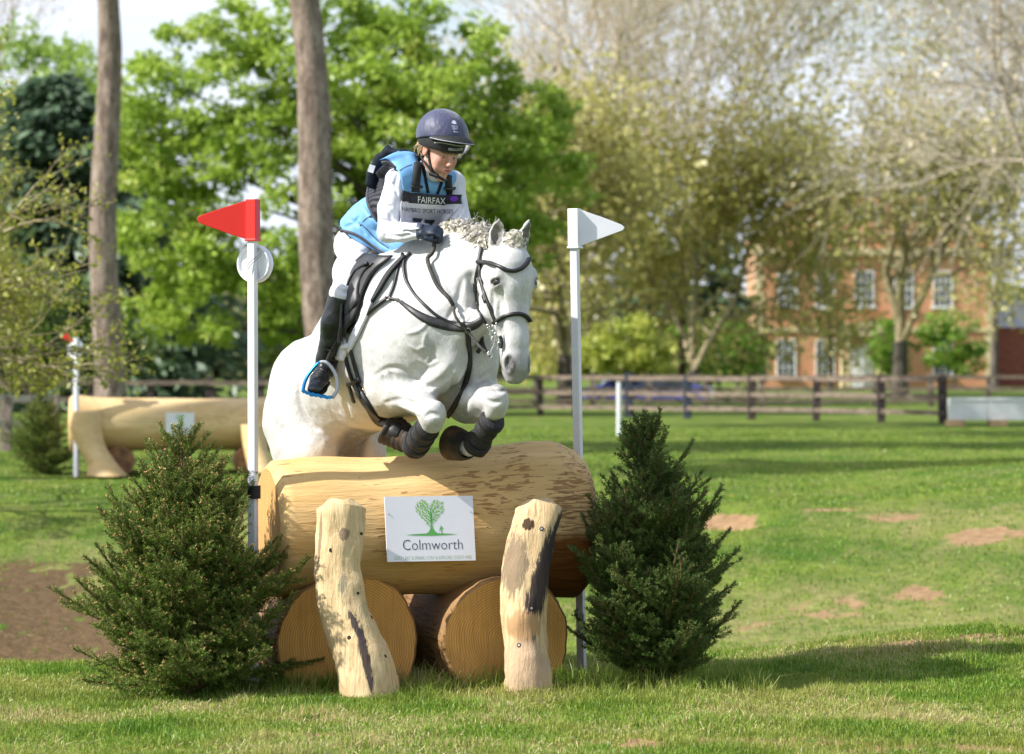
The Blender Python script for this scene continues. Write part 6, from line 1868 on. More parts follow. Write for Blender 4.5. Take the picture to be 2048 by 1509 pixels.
def buckle(p, n, t, w, h, name, parent, mat=None, r=.0016):
    """small rectangular buckle lying on a surface"""
    p, n, t = Vector(p), Vector(n).normalized(), Vector(t).normalized(); s = t.cross(n).normalized(); p = p + n * .006
    c_ = [p + s * (a * w / 2) + t * (b * h / 2) for a, b in ((-1, -1), (1, -1), (1, 1), (-1, 1), (-1, -1), (1, -1))]
    vs, fs = tube(c_, r, 6, False); o = mesh(name, vs, fs, mat or m_ste, parent)
    return o
def buckle_at(cst, u, v, du, dv, w, h, parent, mat=None, name='buckle', r=.0016):
    a, n = cst.hit(u, v); b, _ = cst.hit(u + du, v + dv)
    if a is None: return
    t = (b - a) if b is not None else Vector((du, 0, -dv))
    return buckle(a, n, t - n * t.dot(n), w, h, name, parent, mat, r)
def patch(cst, A, B, n, m, lift, name, mat, parent, thick=.006, sn=2, bulge=0.0):
    """panel between two edge curves given in photograph pixels, laid over the surface"""
    a = spline(A, n); b = spline(B, n); G = np.zeros((n, m, 3)); NN = np.zeros((n, m, 3)); ok = np.zeros((n, m), bool)
    for i in range(n):
        for j in range(m):
            q = a[i] + (b[i] - a[i]) * j / (m - 1); h_, nr = cst.hit(*q[:2])
            if h_ is not None: G[i, j] = h_; NN[i, j] = nr; ok[i, j] = True
    idx = np.argwhere(ok)
    for i in range(n):
        for j in range(m):
            if not ok[i, j]:
                k = idx[np.argmin(((idx - [i, j]) ** 2).sum(1))]; q = a[i] + (b[i] - a[i]) * j / (m - 1)
                G[i, j] = px(q[0], q[1], G[k[0], k[1], 1]); NN[i, j] = NN[k[0], k[1]]
    for _ in range(sn):
        for Z_ in (G, NN):
            Z_[1:-1] = .5 * Z_[1:-1] + .25 * (Z_[:-2] + Z_[2:]); Z_[:, 1:-1] = .5 * Z_[:, 1:-1] + .25 * (Z_[:, :-2] + Z_[:, 2:])
    NN /= np.linalg.norm(NN, axis=2, keepdims=True)
    jj = np.linspace(-1, 1, m)[None, :, None]; ii = np.linspace(-1, 1, n)[:, None, None]
    G = G + NN * (lift + bulge * (1 - jj ** 2) * (1 - ii ** 4))
    I = (np.arange(n - 1)[:, None] * m + np.arange(m - 1)[None]).ravel()
    o = mesh(name, G.reshape(-1, 3), np.stack([I, I + m, I + m + 1, I + 1], 1), mat, parent)
    md = o.modifiers.new('th', 'SOLIDIFY'); md.thickness = thick; md.offset = 0
    return o
def free_band(P3, width, name, mat, parent, thick=.004, n=30, twist=0):
    sp = spline([tuple(p) for p in P3], n); cm = np.array(cam.location)
    N_ = [(cm - q) / np.linalg.norm(cm - q) + np.array([-.3, 0, .2]) for q in sp]
    return band(sp, N_, width, thick, name, mat, parent)

# ---- saddle
saddle = empty('saddle', 'black leather jumping saddle under the rider on a white pad', 'saddle', tuple(H(.95, 0, .42)))
def sp_(o): return adopt(o, saddle)
fs_ = Field((-.95, -.1, 1.60), (-.30, .85, 2.15), .008)
fs_.econe(H(.86, 0, .38), H(1.10, 0, .405), (.17, .045), (.13, .05), hR, .03)
fs_.econe(H(1.08, 0, .44), H(1.20, 0, .41), (.07, .05), (.06, .04), hR, .04)
o, SV, SF = solid('seat', fs_, m_lea2, None, 1); sp_(o)
sp_(patch(HC, [(792, 519), (772, 530), (752, 552), (740, 580), (732, 612), (722, 640), (706, 672), (697, 700)], [(812, 516), (796, 530), (776, 552), (760, 580), (748, 606), (738, 634), (722, 668), (702, 706)], 26, 7, .012, 'saddle_pad', m_pad, None, .014))
sp_(patch(HC, [(808, 515), (792, 530), (773, 552), (758, 580), (747, 604)], [(815, 516), (802, 530), (782, 553), (765, 582), (749, 607)], 16, 4, .014, 'pad_lining', m_blk, None, .014))
sp_(patch(HC, [(636, 690), (648, 704), (668, 716), (693, 722)], [(640, 668), (656, 664), (680, 664), (702, 690)], 12, 10, .012, 'saddle_pad', m_pad, None, .012))
sp_(patch(HC, [(735, 520), (706, 548), (694, 580), (690, 620), (688, 660), (690, 692)], [(790, 522), (762, 544), (744, 572), (733, 600), (724, 630), (704, 660)], 30, 12, .034, 'flap', m_lea2, None, .010, 3, .012))
sp_(patch(HC, [(752, 534), (728, 556), (712, 582), (706, 610), (703, 640)], [(760, 533), (740, 560), (732, 588), (732, 610), (716, 630)], 22, 8, .044, 'knee_roll', m_lea2, None, .008, 2, .016))
sp_(strap(HC, [(757, 534), (734, 553), (714, 580), (706, 612), (702, 650), (697, 690)], .016, 'flap_edge', m_lea, None, .010, lift=.058, rounded=True))
# girth with two billets and a wide leather body
sp_(strap(HC, [(689, 690), (694, 715), (701, 742), (711, 770)], .016, 'billet', m_lea, None, .006, lift=.010))
sp_(strap(HC, [(699, 684), (706, 710), (714, 738), (723, 766)], .016, 'billet', m_lea, None, .006, lift=.010))
sp_(strap(HC, [(690, 694), (703, 692)], .026, 'keeper_strap', m_pad, None, .004, lift=.022))
g = strap(HC, [(712, 764), (722, 785), (738, 812), (756, 836), (776, 853), (800, 864)], .07, 'girth', m_lea2, None, .012, lift=.008, wid=[.055, .078, .066, .070, .074, .074], rounded=True); sp_(g)
for u, v in ((716, 786), (727, 781)):
    b_ = buckle_at(HC, u, v, 4, 10, .022, .030, None, m_bra, r=.0024)
    if b_: sp_(b_)
for pix in ([(704, 764), (708, 780), (713, 800)], [(716, 762), (722, 776), (729, 796)]):
    sp_(strap(HC, pix, .018, 'billet_end', m_lea, None, .006, lift=.020))
sp_(strap(HC, [(703, 768), (714, 764), (727, 760)], .020, 'girth_keeper', m_lea, None, .006, lift=.024))

# ---- breastplate
bp = empty('breastplate', 'black leather breastplate crossing the horse chest with a strap between the forelegs', 'breastplate', px(777, 597, .1))
def bp_(o): return adopt(o, bp) if o else None
bp_(strap(HC, [(806, 508), (800, 526), (794, 548), (788, 572), (778, 596)], .013, 'wither_strap', m_lea, None, .005, lift=.004))
bp_(strap(HC, [(777, 597), (757, 612), (737, 628), (716, 648), (700, 664)], .021, 'side_strap', m_lea, None, .006, lift=.012, wid=[.014, .02, .024, .024, .026]))
bp_(strap(HC, [(777, 597), (797, 602), (810, 611), (832, 627), (862, 643), (900, 652), (932, 655), (952, 649), (966, 638)], .04, 'chest_strap', m_lea2, None, .008, lift=.005, wid=[.014, .015, .022, .034, .046, .050, .046, .040, .030], rounded=True))
bp_(strap(HC, [(935, 656), (937, 690), (938, 725), (935, 757), (925, 785), (910, 812), (896, 832)], .026, 'breast_strap', m_lea, None, .006, lift=.006))
for u, v in ((777, 597), (938, 660)):
    h_, nr = HC.hit(u, v)
    pr = [Vector(h_) + Vector(nr) * .014 + (Vector(nr).orthogonal().normalized() * math.cos(a) + Vector(nr).cross(Vector(nr).orthogonal().normalized()) * math.sin(a)) * .012 for a in np.linspace(0, 6.283, 17)]
    vs, fs = tube(pr, .0025, 6, False); bp_(mesh('ring', vs, fs, m_ste, None))
for (u, v, du, dv) in ((789, 558, -2, 12), (747, 620, -10, 8), (738, 628, -10, 8), (795, 601, 10, 3), (803, 605, 8, 5)):
    b_ = buckle_at(HC, u, v, du, dv, .020, .014, None, r=.0018); bp_(b_)
# neck strap and its slack end
bp_(strap(HC, [(822, 508), (810, 522), (809, 545), (817, 570), (833, 594), (855, 618), (882, 638), (915, 652), (938, 658)], .013, 'neck_strap', m_lea, None, .006, lift=.008))
for (A_) in ([(940, 655, -.12), (950, 672, -.22), (962, 692, -.26), (955, 706, -.25)], [(952, 650, -.2), (962, 668, -.25), (966, 690, -.28), (972, 704, -.30)]):
    bp_(free_band([px(*q) for q in A_], .018, 'martingale_strap', m_lea, None, .006))

# ---- bridle
br = empty('bridle', 'black padded bridle on the white horse head with long reins', 'bridle', tuple(HD(.1, 0, .1)))
def br_(o): return adopt(o, br) if o else None
br_(strap(HC, [(973, 476), (965, 492), (960, 510), (958, 528)], .020, 'headpiece', m_lea2, None, .007, lift=.003, rounded=True))
br_(strap(HC, [(957, 525), (975, 525), (992, 531), (1010, 540), (1026, 543), (1042, 538), (1052, 528), (1057, 519)], .021, 'browband', m_lea, None, .014, lift=.004, rounded=True))
br_(strap(HC, [(960, 528), (961, 550), (967, 575), (976, 602), (984, 622), (992, 643)], .017, 'cheekpiece', m_lea, None, .007, lift=.004))
br_(strap(HC, [(957, 528), (953, 552), (952, 580), (954, 608), (961, 630), (972, 647)], .012, 'throatlatch', m_lea, None, .006, lift=.003))
br_(strap(HC, [(970, 590), (975, 604)], .024, 'cheek_keeper', m_lea, None, .010, lift=.006))
br_(strap(HC, [(952, 566), (953, 584)], .018, 'throat_keeper', m_lea, None, .009, lift=.005))
br_(strap(HC, [(990, 646), (1000, 639), (1014, 632), (1030, 628), (1044, 629), (1054, 636), (1058, 645)], .021, 'noseband', m_lea, None, .013, lift=.005, rounded=True))
for (u, v, du, dv) in ((961, 560, 3, 10), (953, 560, 0, 10), (966, 572, 3, 10)):
    b_ = buckle_at(HC, u, v, du, dv, .020, .016, None, r=.002); br_(b_)
by_ = -.44
def B3(u, v, y=by_): return px(u, v, y)
for pts, r_ in (([(984, 650), (988, 664), (990, 676), (988, 690), (982, 702), (979, 715)], .0032), ([(992, 645), (994, 660), (992, 676), (996, 692), (993, 702)], .0028), ([(975, 655), (981, 668), (984, 684), (990, 697)], .0025), ([(979, 715), (974, 710), (978, 703)], .003)):
    sp = spline([B3(*q) for q in pts], 16); vs, fs = tube(sp, r_, 6); br_(mesh('bit_shank', vs, fs, m_ste, None))
for (u, v, rr) in ((991, 680, .019), (988, 664, .009), (980, 712, .010)):
    vs, fs = tube([B3(u + rr * 430 * math.cos(a), v + rr * 430 * math.sin(a)) for a in np.linspace(0, 6.283, 25)], .003, 6, False); br_(mesh('bit_ring', vs, fs, m_ste, None))
vs, fs = tube([B3(991, 680), HD(.49, .03, -.02)], .006, 8); br_(mesh('mouthpiece', vs, fs, m_ste, None))
for k in range(9):
    vs, fs = tube([B3(976 + k * 1.3 + 2.6 * math.cos(a), 652 + k * 4.6 + 2.6 * math.sin(a), by_ + .004 * (k % 2)) for a in np.linspace(0, 6.283, 11)], .0015, 5, False)
    br_(mesh('curb_chain_link', vs, fs, m_ste, None))
br_(free_band([B3(1000, 672), B3(1003, 684), B3(1001, 697)], .014, 'bit_guard', m_lea, None))
# reins: grips of ribbed rubber down the neck, thin leather to the bit
def hp(u, v, lift): 
    h_, n_ = HC.hit(u, v); return np.array(h_) + np.array(n_) * lift
grip = [px(871, 470, -.13), px(869, 486, -.15), px(865, 505, -.17), hp(863, 525, .03), hp(868, 548, .025), hp(882, 574, .02), hp(898, 598, .025), hp(909, 618, .03)]
br_(free_band(grip, .019, 'rein_grip', m_rub, None, .006, 44))
ln = [grip[-1], hp(925, 645, .05), px(942, 672, -.34), px(960, 694, -.41), px(979, 715, by_)]
br_(free_band(ln, .012, 'rein', m_rub, None, .004, 30))
vs, fs = tube([px(931, 672, -.30), px(947, 662, -.32)], .004, 6); br_(mesh('rein_stop', vs, fs, m_pad, None))
g2 = [px(880, 484, .05), px(1012, 560, .30)]
off = [px(884, 480, -.16), px(905, 500, .10)]

# ================================================================ RIDER
rider = empty('person', 'rider in navy helmet, light blue vest and white breeches crouched over the jumping horse', 'person', (0, 0, 0))
rl = V3(-.84, -.54, 0); rl /= np.linalg.norm(rl)                 # towards her right side
T0, T1, T2, T3 = px(716, 492, .52), px(754, 456, .44), px(806, 412, .29), px(842, 376, .18)
SH = px(851, 356, .14); RS, LS = SH + rl * .155 + V3(0, 0, -.01), SH - rl * .150 + V3(0, 0, -.02)
RE, LE = px(777, 464, .00), px(922, 445, .16)
RW, LW = px(838, 463, -.13), px(905, 468, .05)
RH, LH = px(722, 500, .46), px(745, 500, .64)
RK, LK = px(686, 590, .08), px(860, 590, .62)
RA, LA = px(651, 733, .17), px(835, 720, .75)
# head axes
hu = V3(.27, -.26, .93); hu /= np.linalg.norm(hu)
hf = V3(.60, -.80, -.05); hf = hf - hu * (hf @ hu); hf /= np.linalg.norm(hf)
hc = np.cross(hu, hf); hc = hc / np.linalg.norm(hc)
if hc @ rl < 0: hc = -hc
hq = px(880, 302.5, .045)
def FH(a, b, c): return hq + hu * a + hf * b + hc * c
AX = [hu, hf, hc]

f = Field((-1.02, -.32, 1.42), (-.17, .85, 2.76), .0036)
# torso and limbs under the clothes
for a, b, ra, rb in ((T0 + V3(.04, 0, 0), T1, (.10, .08), (.10, .085)), (T1, T2, (.115, .09), (.13, .095)), (T2, T3, (.13, .095), (.12, .08)), (T3, SH, (.12, .08), (.09, .06))):
    f.econe(a, b, ra, rb, rl, .05)
for a, b, c in ((RS, RE, RW), (LS, LE, LW)):
    f.cone(SH, a, .06, .045, .03); f.cone(a, b, .042, .034, .02); f.cone(b, c, .034, .025, .01)
for a, b, c in ((RH, RK, RA), (LH, LK, LA)):
    f.cone(T0 + V3(.04, 0, 0), a, .08, .075, .03); f.cone(a, b, .072, .050, .03); f.cone(b, c, .045, .033, .02)
f.cone(RA, px(640, 762, .06), .026, .020, .01)
# neck and head
f.cone(SH + V3(0, 0, .0), FH(-.06, -.02, 0), .060, .052, .03)
f.ell(FH(.035, -.015, 0), (.094, .096, .076), AX, .02)
f.ell(FH(-.025, .030, 0), (.086, .062, .060), AX, .03)
for s_ in (1, -1):
    f.cone(FH(-.060, -.005, .046 * s_), FH(-.105, .057, .012 * s_), .019, .015, .025)
    f.ell(FH(-.028, .062, .036 * s_), (.022, .022, .020), AX, .02)
    f.ell(FH(-.058, .055, .036 * s_), (.020, .020, .016), AX, .02)
    f.ell(FH(.002, .098, .030 * s_), (.012, .015, .017), AX, .012, 's')
    f.cone(FH(.014, .087, .016 * s_), FH(.013, .074, .048 * s_), .007, .006, .012)
    f.ell(FH(-.038, .101, .011 * s_), (.007, .009, .007), AX, .006)
    f.ell(FH(-.004, -.008, .077 * s_), (.031, .019, .009), AX, .006)
    f.ell(FH(-.002, -.002, .086 * s_), (.018, .010, .005), AX, .004, 's')
f.ell(FH(-.110, .064, 0), (.017, .016, .018), AX, .018)
f.cone(FH(.006, .090, 0), FH(-.032, .108, 0), .008, .0115, .010)
f.ell(FH(-.066, .086, 0), (.016, .014, .026), AX, .014)
f.ell(FH(-.060, .098, 0), (.0048, .006, .022), AX, .004)
f.ell(FH(-.072, .096, 0), (.0058, .007, .019), AX, .004)
f.ell(FH(-.0655, .104, 0), (.0018, .010, .021), AX, .0015, 's')
def skin_attrs(V):
    r = V - hq; a, b, c = r @ hu, r @ hf, r @ hc; face = sm((b - .0) / .03)
    lips = np.exp(-(((a + .067) / .010) ** 2 + (c / .024) ** 2)) * (b > .085)
    cheek = np.exp(-(((a + .035) / .028) ** 2 + ((np.abs(c) - .038) / .022) ** 2)) * face
    nose = np.exp(-(((a + .032) / .014) ** 2 + (c / .014) ** 2)) * (b > .09)
    brow = np.exp(-(((a - .0165) / .0038) ** 2)) * sm((np.abs(c) - .010) / .006) * sm((.050 - np.abs(c)) / .006) * (b > .05)
    line = np.exp(-(((a + .0655) / .0022) ** 2)) * (np.abs(c) < .021) * (b > .085)
    ear = np.exp(-(((a + .002) / .03) ** 2 + (b / .02) ** 2)) * (np.abs(c) > .07)
    return {'red': np.clip(lips * .9 + cheek * .5 + nose * .5 + ear * .6, 0, 1), 'brow': np.clip(brow * .75 + line, 0, 1)}
m_skin, nt = new_mat('skin')
geo = N(nt, 'ShaderNodeNewGeometry').outputs['Position']
n1 = noise(nt, 45, 4, .6, vec=geo)
c = ramp(nt, n1, [(.3, (.50, .265, .19)), (.7, (.62, .36, .27))])
a = N(nt, 'ShaderNodeAttribute', attribute_name='red').outputs['Fac']; c = mixc(nt, a, c, (.55, .19, .145))
a = N(nt, 'ShaderNodeAttribute', attribute_name='brow').outputs['Fac']; c = mixc(nt, a, c, (.16, .07, .045))
finish(nt, c, .5, .4, noise(nt, 300, 3, .6, vec=geo), .08, .001, extra={'Subsurface Weight': .12, 'Subsurface Scale': .01, 'Subsurface Radius': (1, .4, .2)})
_, BV, BF = solid('body', f, m_skin, rider, 1, skin_attrs)
del f
m_sclera, nt = new_mat('eye_white'); finish(nt, (.62, .58, .55), .15, .6)
m_iris, nt = new_mat('iris'); finish(nt, (.035, .03, .028), .08, .8)
for s_ in (1, -1):
    def ball(name, c_, r, mt, par):
        bm = bmesh.new(); bmesh.ops.create_uvsphere(bm, u_segments=18, v_segments=12, radius=r)
        me = bpy.data.meshes.new(name); bm.to_mesh(me); bm.free(); me.materials.append(mt)
        for p_ in me.polygons: p_.use_smooth = True
        o = bpy.data.objects.new(name, me); COL.objects.link(o); o.parent = par; o.location = c_; return o
    e = ball('eye', FH(.000, .0775, .030 * s_), .0125, m_sclera, rider)
    ball('iris', hf * .0085 + hc * .003 - hu * .003, .0055, m_iris, e)
    # lids
    for (aa, rr) in ((.0044, .0054), (-.0068, .0032)):
        pts = [FH(aa - .0035 * (k / 6 - 1) ** 2 * np.sign(aa), .0875 - .006 * (k / 6 - 1) ** 2 - (.0 if aa > 0 else .001), .030 * s_ + (k / 6 - 1) * .0145) for k in range(13)]
        vs, fs = tube(pts, rr, 8); mesh('eyelid', vs, fs, m_skin, rider)

# ---- clothes
def folds(fl, lst, k=.012):
    cc = Caster(fl.surf())
    for pix, r in lst:
        sp = spline(pix, len(pix) * 4); prev = None; n = len(sp)
        for i, (u, v) in enumerate(sp):
            h_, nr = cc.hit(u, v)
            if h_ is None: prev = None; continue
            rr = r * (.3 + .7 * math.sin(math.pi * (i + .5) / n)); q = np.array(h_) + np.array(nr) * rr * .3
            if prev is not None and np.linalg.norm(q - prev[0]) < .08: fl.cone(prev[0], q, prev[1], rr, k, 's')
            prev = (q, rr)
m_shirt = plain('white_shirt', (.70, .70, .77), .75, .04, 16, .3, .45, .012, mscale=(1, 1, .45))
m_breech = plain('white_breeches', (.70, .70, .75), .8, .04, 11, .3, .35, .012, mscale=(1, 1, .5))
m_vest = plain('light_blue_vest', (.17, .39, .70), .55, .06, 25, .4, .2, .004)
m_prot = plain('black_body_protector', (.030, .030, .040), .75, .3, 50, .4, .5, .004)
m_navy = plain('navy_cloth', (.004, .010, .020), .8, .3, 40, .3)
m_bootl = plain('black_boot_leather', (.012, .013, .015), .33, .3, 14, .6, .5, .008)

f = Field((-.95, -.30, 1.85), (-.17, .65, 2.50), .0045)
for a, b, ra, rb in ((T0 + V3(.05, 0, .02), T1, (.10, .08), (.12, .095)), (T1, T2, (.13, .105), (.145, .11)), (T2, T3, (.145, .11), (.135, .095)), (T3, SH, (.135, .095), (.10, .065))):
    f.econe(a, b, ra, rb, rl, .05)
f.cone(SH, RS, .060, .052, .03); f.cone(SH, LS, .065, .056, .03)
m_ = RS * .45 + RE * .55 + V3(-.012, 0, .0)
f.cone(RS + V3(0, -.01, -.015), m_, .056, .053, .02); f.cone(m_, RE, .054, .050, .02)
m_ = RE * .5 + RW * .5 + V3(0, 0, -.006)
f.cone(RE, m_, .051, .045, .015); f.cone(m_, RW, .045, .034, .01)
f.cone(LS, LE, .056, .046, .02); f.cone(LE, LW, .046, .036, .02)
f.cone(SH, FH(-.088, -.025, 0), .060, .056, .03)
fold_pix = [([(757, 372), (770, 380), (790, 376)], .006), ([(756, 400), (768, 412), (782, 414)], .005), ([(762, 440), (778, 446), (800, 452)], .008), ([(758, 452), (775, 462), (806, 462)], .007), ([(770, 470), (795, 474), (822, 470)], .005), ([(778, 430), (788, 444), (800, 450)], .007), ([(795, 350), (790, 372), (796, 392)], .006), ([(916, 392), (924, 410), (926, 430)], .006), ([(810, 456), (822, 462), (830, 470)], .004), ([(765, 352), (772, 366), (786, 372)], .005)]
# folds at the elbow and across the sleeve
for k in range(7):
    q = RE + V3(-.01 + .004 * k, -.045, .035 + .012 * k); f.cone(q + V3(-.03, .01, -.004), q + V3(.04, -.005, .010), .0035, .002, .006, 's')
f.noise(.0035, 16, 2, 5); f.noise(.0016, 45, 2, 7)
folds(f, fold_pix)
_, SHV, SHF = solid('shirt', f, m_shirt, rider, 1)

f = Field((-1.0, -.05, 1.60), (-.25, .85, 2.15), .0048)
f.econe(T0 + V3(.045, 0, 0), T1, (.105, .09), (.11, .09), rl, .03)
f.cone(T0 + V3(.03, 0, 0), RH, .095, .092, .04); f.cone(T0, LH, .115, .11, .04)
m_ = RH * .5 + RK * .5
f.cone(RH, m_, .096, .084, .04); f.cone(m_, RK, .084, .054, .04); f.cone(RK, RK * .8 + RA * .2, .054, .046, .04)
f.cone(LH, LK, .10, .06, .03); f.cone(LK, LK * .75 + LA * .25, .058, .05, .02)
f.ell(px(732, 506, .56), (.09, .11, .10), None, .05)
f.noise(.003, 14, 2, 9)
folds(f, [([(690, 485), (712, 500), (745, 506)], .008), ([(696, 505), (716, 520), (742, 520)], .007), ([(680, 560), (695, 570), (712, 568)], .005), ([(676, 578), (690, 586), (706, 580)], .006), ([(735, 500), (728, 530), (716, 552)], .006), ([(684, 520), (682, 545), (688, 560)], .005)])
_, BRV, BRF = solid('breeches', f, m_breech, rider, 1)
del f

def boot(K, A, toe, name='riding_boot'):
    K, A, toe = np.array(K), np.array(A), np.array(toe)
    lo = np.minimum(np.minimum(K, A), toe) - .12; hi = np.maximum(np.maximum(K, A), toe) + .12
    f = Field(lo, hi, .0042); ax = (A - K) / np.linalg.norm(A - K)
    top = K + ax * .004
    f.econe(top, top + (A - top) * .38, (.064, .068), (.067, .071), rl, .02)
    f.econe(top + (A - top) * .38, A - ax * .03, (.067, .071), (.050, .052), rl, .02)
    heel = A + ax * .05 - (toe - A) / np.linalg.norm(toe - A) * .03
    f.cone(A - ax * .03, A + ax * .02, .045, .040, .02)
    f.cone(A, heel, .038, .034, .02)
    m_ = A * .45 + toe * .55 + V3(0, 0, .0)
    sv = np.cross(toe - A, V3(0, 0, 1)); sv /= np.linalg.norm(sv)
    f.econe(A + V3(0, 0, -.012), m_, (.036, .038), (.044, .030), sv, .02); f.econe(m_, toe, (.044, .030), (.036, .021), sv, .015)
    f.plane(top, -ax)
    for k in range(4):
        q = A - ax * (.015 + .022 * k); sd = np.cross(ax, V3(.5, -.8, 0)); sd /= np.linalg.norm(sd)
        f.cone(q + sd * .06 + V3(0, -.055, 0), q - sd * .05 + V3(0, -.058, .012), .005, .003, .016, 's')
    f.noise(.0022, 22, 2, 3)
    o, V_, F_ = solid(name, f, m_bootl, rider, 1)
    # sole
    sl = [heel + V3(0, 0, -.040), m_ + V3(0, 0, -.034), toe + V3(0, 0, -.022)]
    vs = []; fs = []
    sp = spline(sl, 9); ws = [.028, .032, .034, .036, .040, .044, .043, .036, .020]
    for q, w_ in zip(sp, ws):
        for a_, b_ in ((-1, 0), (1, 0), (1, -.012), (-1, -.012)): vs.append(q + sv * a_ * w_ + V3(0, 0, b_))
    for i in range(8):
        for k in range(4): k2 = (k + 1) % 4; fs.append((i * 4 + k, i * 4 + k2, (i + 1) * 4 + k2, (i + 1) * 4 + k))
    fs += [(0, 1, 2, 3), (35, 34, 33, 32)]
    mesh('sole', vs, fs, m_blk, o, False)
    return V_, F_
toeR = px(629, 779, -.02)
BOV, BOF = boot(RK, RA, toeR)
boot(LK, LA, px(850, 760, .55))
BC = Caster((BOV, BOF), (HV, HFc))
# spur strap and laces on the near boot
o = strap(BC, [(628, 742), (638, 738), (650, 742), (662, 752)], .012, 'spur_strap', m_lea, rider, .005, lift=.002)
for k in range(4): strap(BC, [(628 + k, 756 - k * 5), (638 + k, 760 - k * 5), (646 + k, 757 - k * 5)], .004, 'lace', m_lea, rider, .003, n=8)
buckle_at(BC, 627, 742, 5, 2, .018, .014, rider)

# body protector, blue vest
def vest_field(grow, h_, hole, neck):
    f = Field((-1.0, -.25, 1.92), (-.17, .80, 2.56), h_)
    g_ = grow
    hem = px(700, 505, .60)
    f.econe(hem, T1, (.165 + g_, .125 + g_), (.148 + g_, .122 + g_), rl, .06)
    f.econe(T1, T2, (.148 + g_, .122 + g_), (.155 + g_, .128 + g_), rl, .05)
    f.econe(T2, T3, (.155 + g_, .128 + g_), (.150 + g_, .112 + g_), rl, .05)
    f.econe(T3, SH, (.150 + g_, .110 + g_), (.10 + g_, .070 + g_), rl, .04)
    f.cone(SH, RS * .85 + SH * .15, .078 + g_, .066 + g_, .03); f.cone(SH, LS * .85 + SH * .15, .078 + g_, .066 + g_, .03)
    f.cone(px(760, 480, .40), px(812, 486, .17), .075 + g_, .062 + g_, .05)
    # arm holes
    f.econe(RS + V3(-.035, -.035, -.045), px(772, 425, .0) , (hole, hole), (hole * 1.15, hole * .92), rl, .015, 's')
    f.cone(RS + rl * .035 + V3(0, -.02, -.035), RS + rl * .2 + V3(0, 0, -.04), hole * .72, hole * .8, .01, 's')
    f.cone(LS - rl * .03, LS - rl * .2, hole * .9, hole * 1.1, .01, 's')
    f.cone(LS - rl * .03, px(925, 430, .15), hole * .8, hole, .01, 's')
    # neck opening with a deep front
    f.cone(SH + hu * .02, FH(.0, .0, 0), neck, neck + .03, .012, 's')
    f.cone(SH + V3(.05, -.06, .02), px(872, 372, -.02), neck * .45, neck * .36, .02, 's')
    n_ = V3(-.37, .576, -.93)
    f.plane(px(742, 486, .38) - n_ * grow, n_)
    return f
f = vest_field(-.012, .0055, .068, .062)
# quilted ribs
V_, F_ = f.surf(); V_ = relax(V_, F_, 2)
axv = (T2 - T1) / np.linalg.norm(T2 - T1); q_ = (V_ - T1) @ axv
ctr = T1 + q_[:, None] * axv; dr_ = V_ - ctr; dr_ /= np.linalg.norm(dr_, axis=1, keepdims=True); lat = V_ @ rl
V_ = V_ + dr_ * (.004 * (np.abs(np.sin(q_ * 75)) ** .5 * np.abs(np.sin(lat * 75 + 1)) ** .5))[:, None]
mesh('body_protector', V_, F_, m_prot, rider)
f = vest_field(.006, .0045, .088, .070)
f.noise(.005, 10, 2, 21); f.noise(.002, 30, 2, 23)
folds(f, [([(700, 440), (718, 452), (730, 470)], .007), ([(724, 412), (736, 430), (752, 446)], .006), ([(750, 460), (768, 470), (790, 478)], .006), ([(690, 455), (705, 448), (716, 436)], .005), ([(740, 470), (760, 488), (780, 498)], .005)])
_, VV_, VF_ = solid('air_vest', f, m_vest, rider, 2)
VC = Caster((VV_, VF_), (SHV, SHF)); VC0 = VC
VO = Caster((VV_, VF_))
def bake_bvh(*obs):
    dg = bpy.context.evaluated_depsgraph_get(); L_ = []
    for o_ in obs:
        me = o_.evaluated_get(dg).to_mesh(); n_ = len(me.vertices); co = np.empty(n_ * 3, np.float32); me.vertices.foreach_get('co', co)
        L_.append((co.reshape(-1, 3).astype(float), [tuple(p_.vertices) for p_ in me.polygons]))
    c_ = Caster.__new__(Caster); vs = []; fs = []
    for V__, F__ in L_: b_ = len(vs); vs += [tuple(v_) for v_ in V__]; fs += [tuple(i + b_ for i in q) for q in F__]
    c_.t = BVHTree.FromPolygons(vs, fs); c_.o = Vector(cam.location); return c_
# dark binding on the vest edge, seams, pocket zip
m_quilt, nt = new_mat('quilted_black')
geo = N(nt, 'ShaderNodeNewGeometry').outputs['Position']
vq = N(nt, 'ShaderNodeTexWave', Scale=22, Distortion=1.5); vq.bands_direction = 'DIAGONAL'; nt.links.new(geo, vq.inputs['Vector'])
finish(nt, (.030, .030, .042), .65, .4, vq.outputs['Fac'], .5, .012)
m_bind = plain('charcoal_binding', (.055, .055, .07), .7, .1, 60)
vest_o = [o for o in rider.children if o.name.startswith('air_vest')][0]
strap(VO, [(680, 463), (696, 464), (713, 470), (730, 481), (748, 494), (768, 505), (790, 513), (806, 516)], .014, 'hem_binding', m_bind, vest_o, .006, lift=-.001, smooth_n=1)
yk = [(762, 326), (774, 323), (786, 330), (796, 343), (801, 360), (804, 382)]
patch(VC, yk, [(798, 309), (814, 308), (827, 311), (832, 330), (833, 350), (834, 384)], 26, 12, .014, 'shoulder_yoke', m_vest, vest_o, .006, 4)
YC = bake_bvh(vest_o, [o_ for o_ in vest_o.children if o_.name.startswith('shoulder_yoke')][0])
strap(YC, [(763, 327), (774, 325), (786, 331), (796, 344), (801, 360), (804, 382)], .012, 'armhole_binding', m_bind, vest_o, .006, lift=.002)
patch(VO, [(777, 324), (758, 340), (745, 360), (739, 382), (738, 402), (745, 421), (757, 441)], [(800, 334), (788, 350), (778, 372), (772, 392), (770, 410), (768, 428), (762, 444)], 26, 10, .003, 'quilted_panel', m_quilt, vest_o, .006, 2)
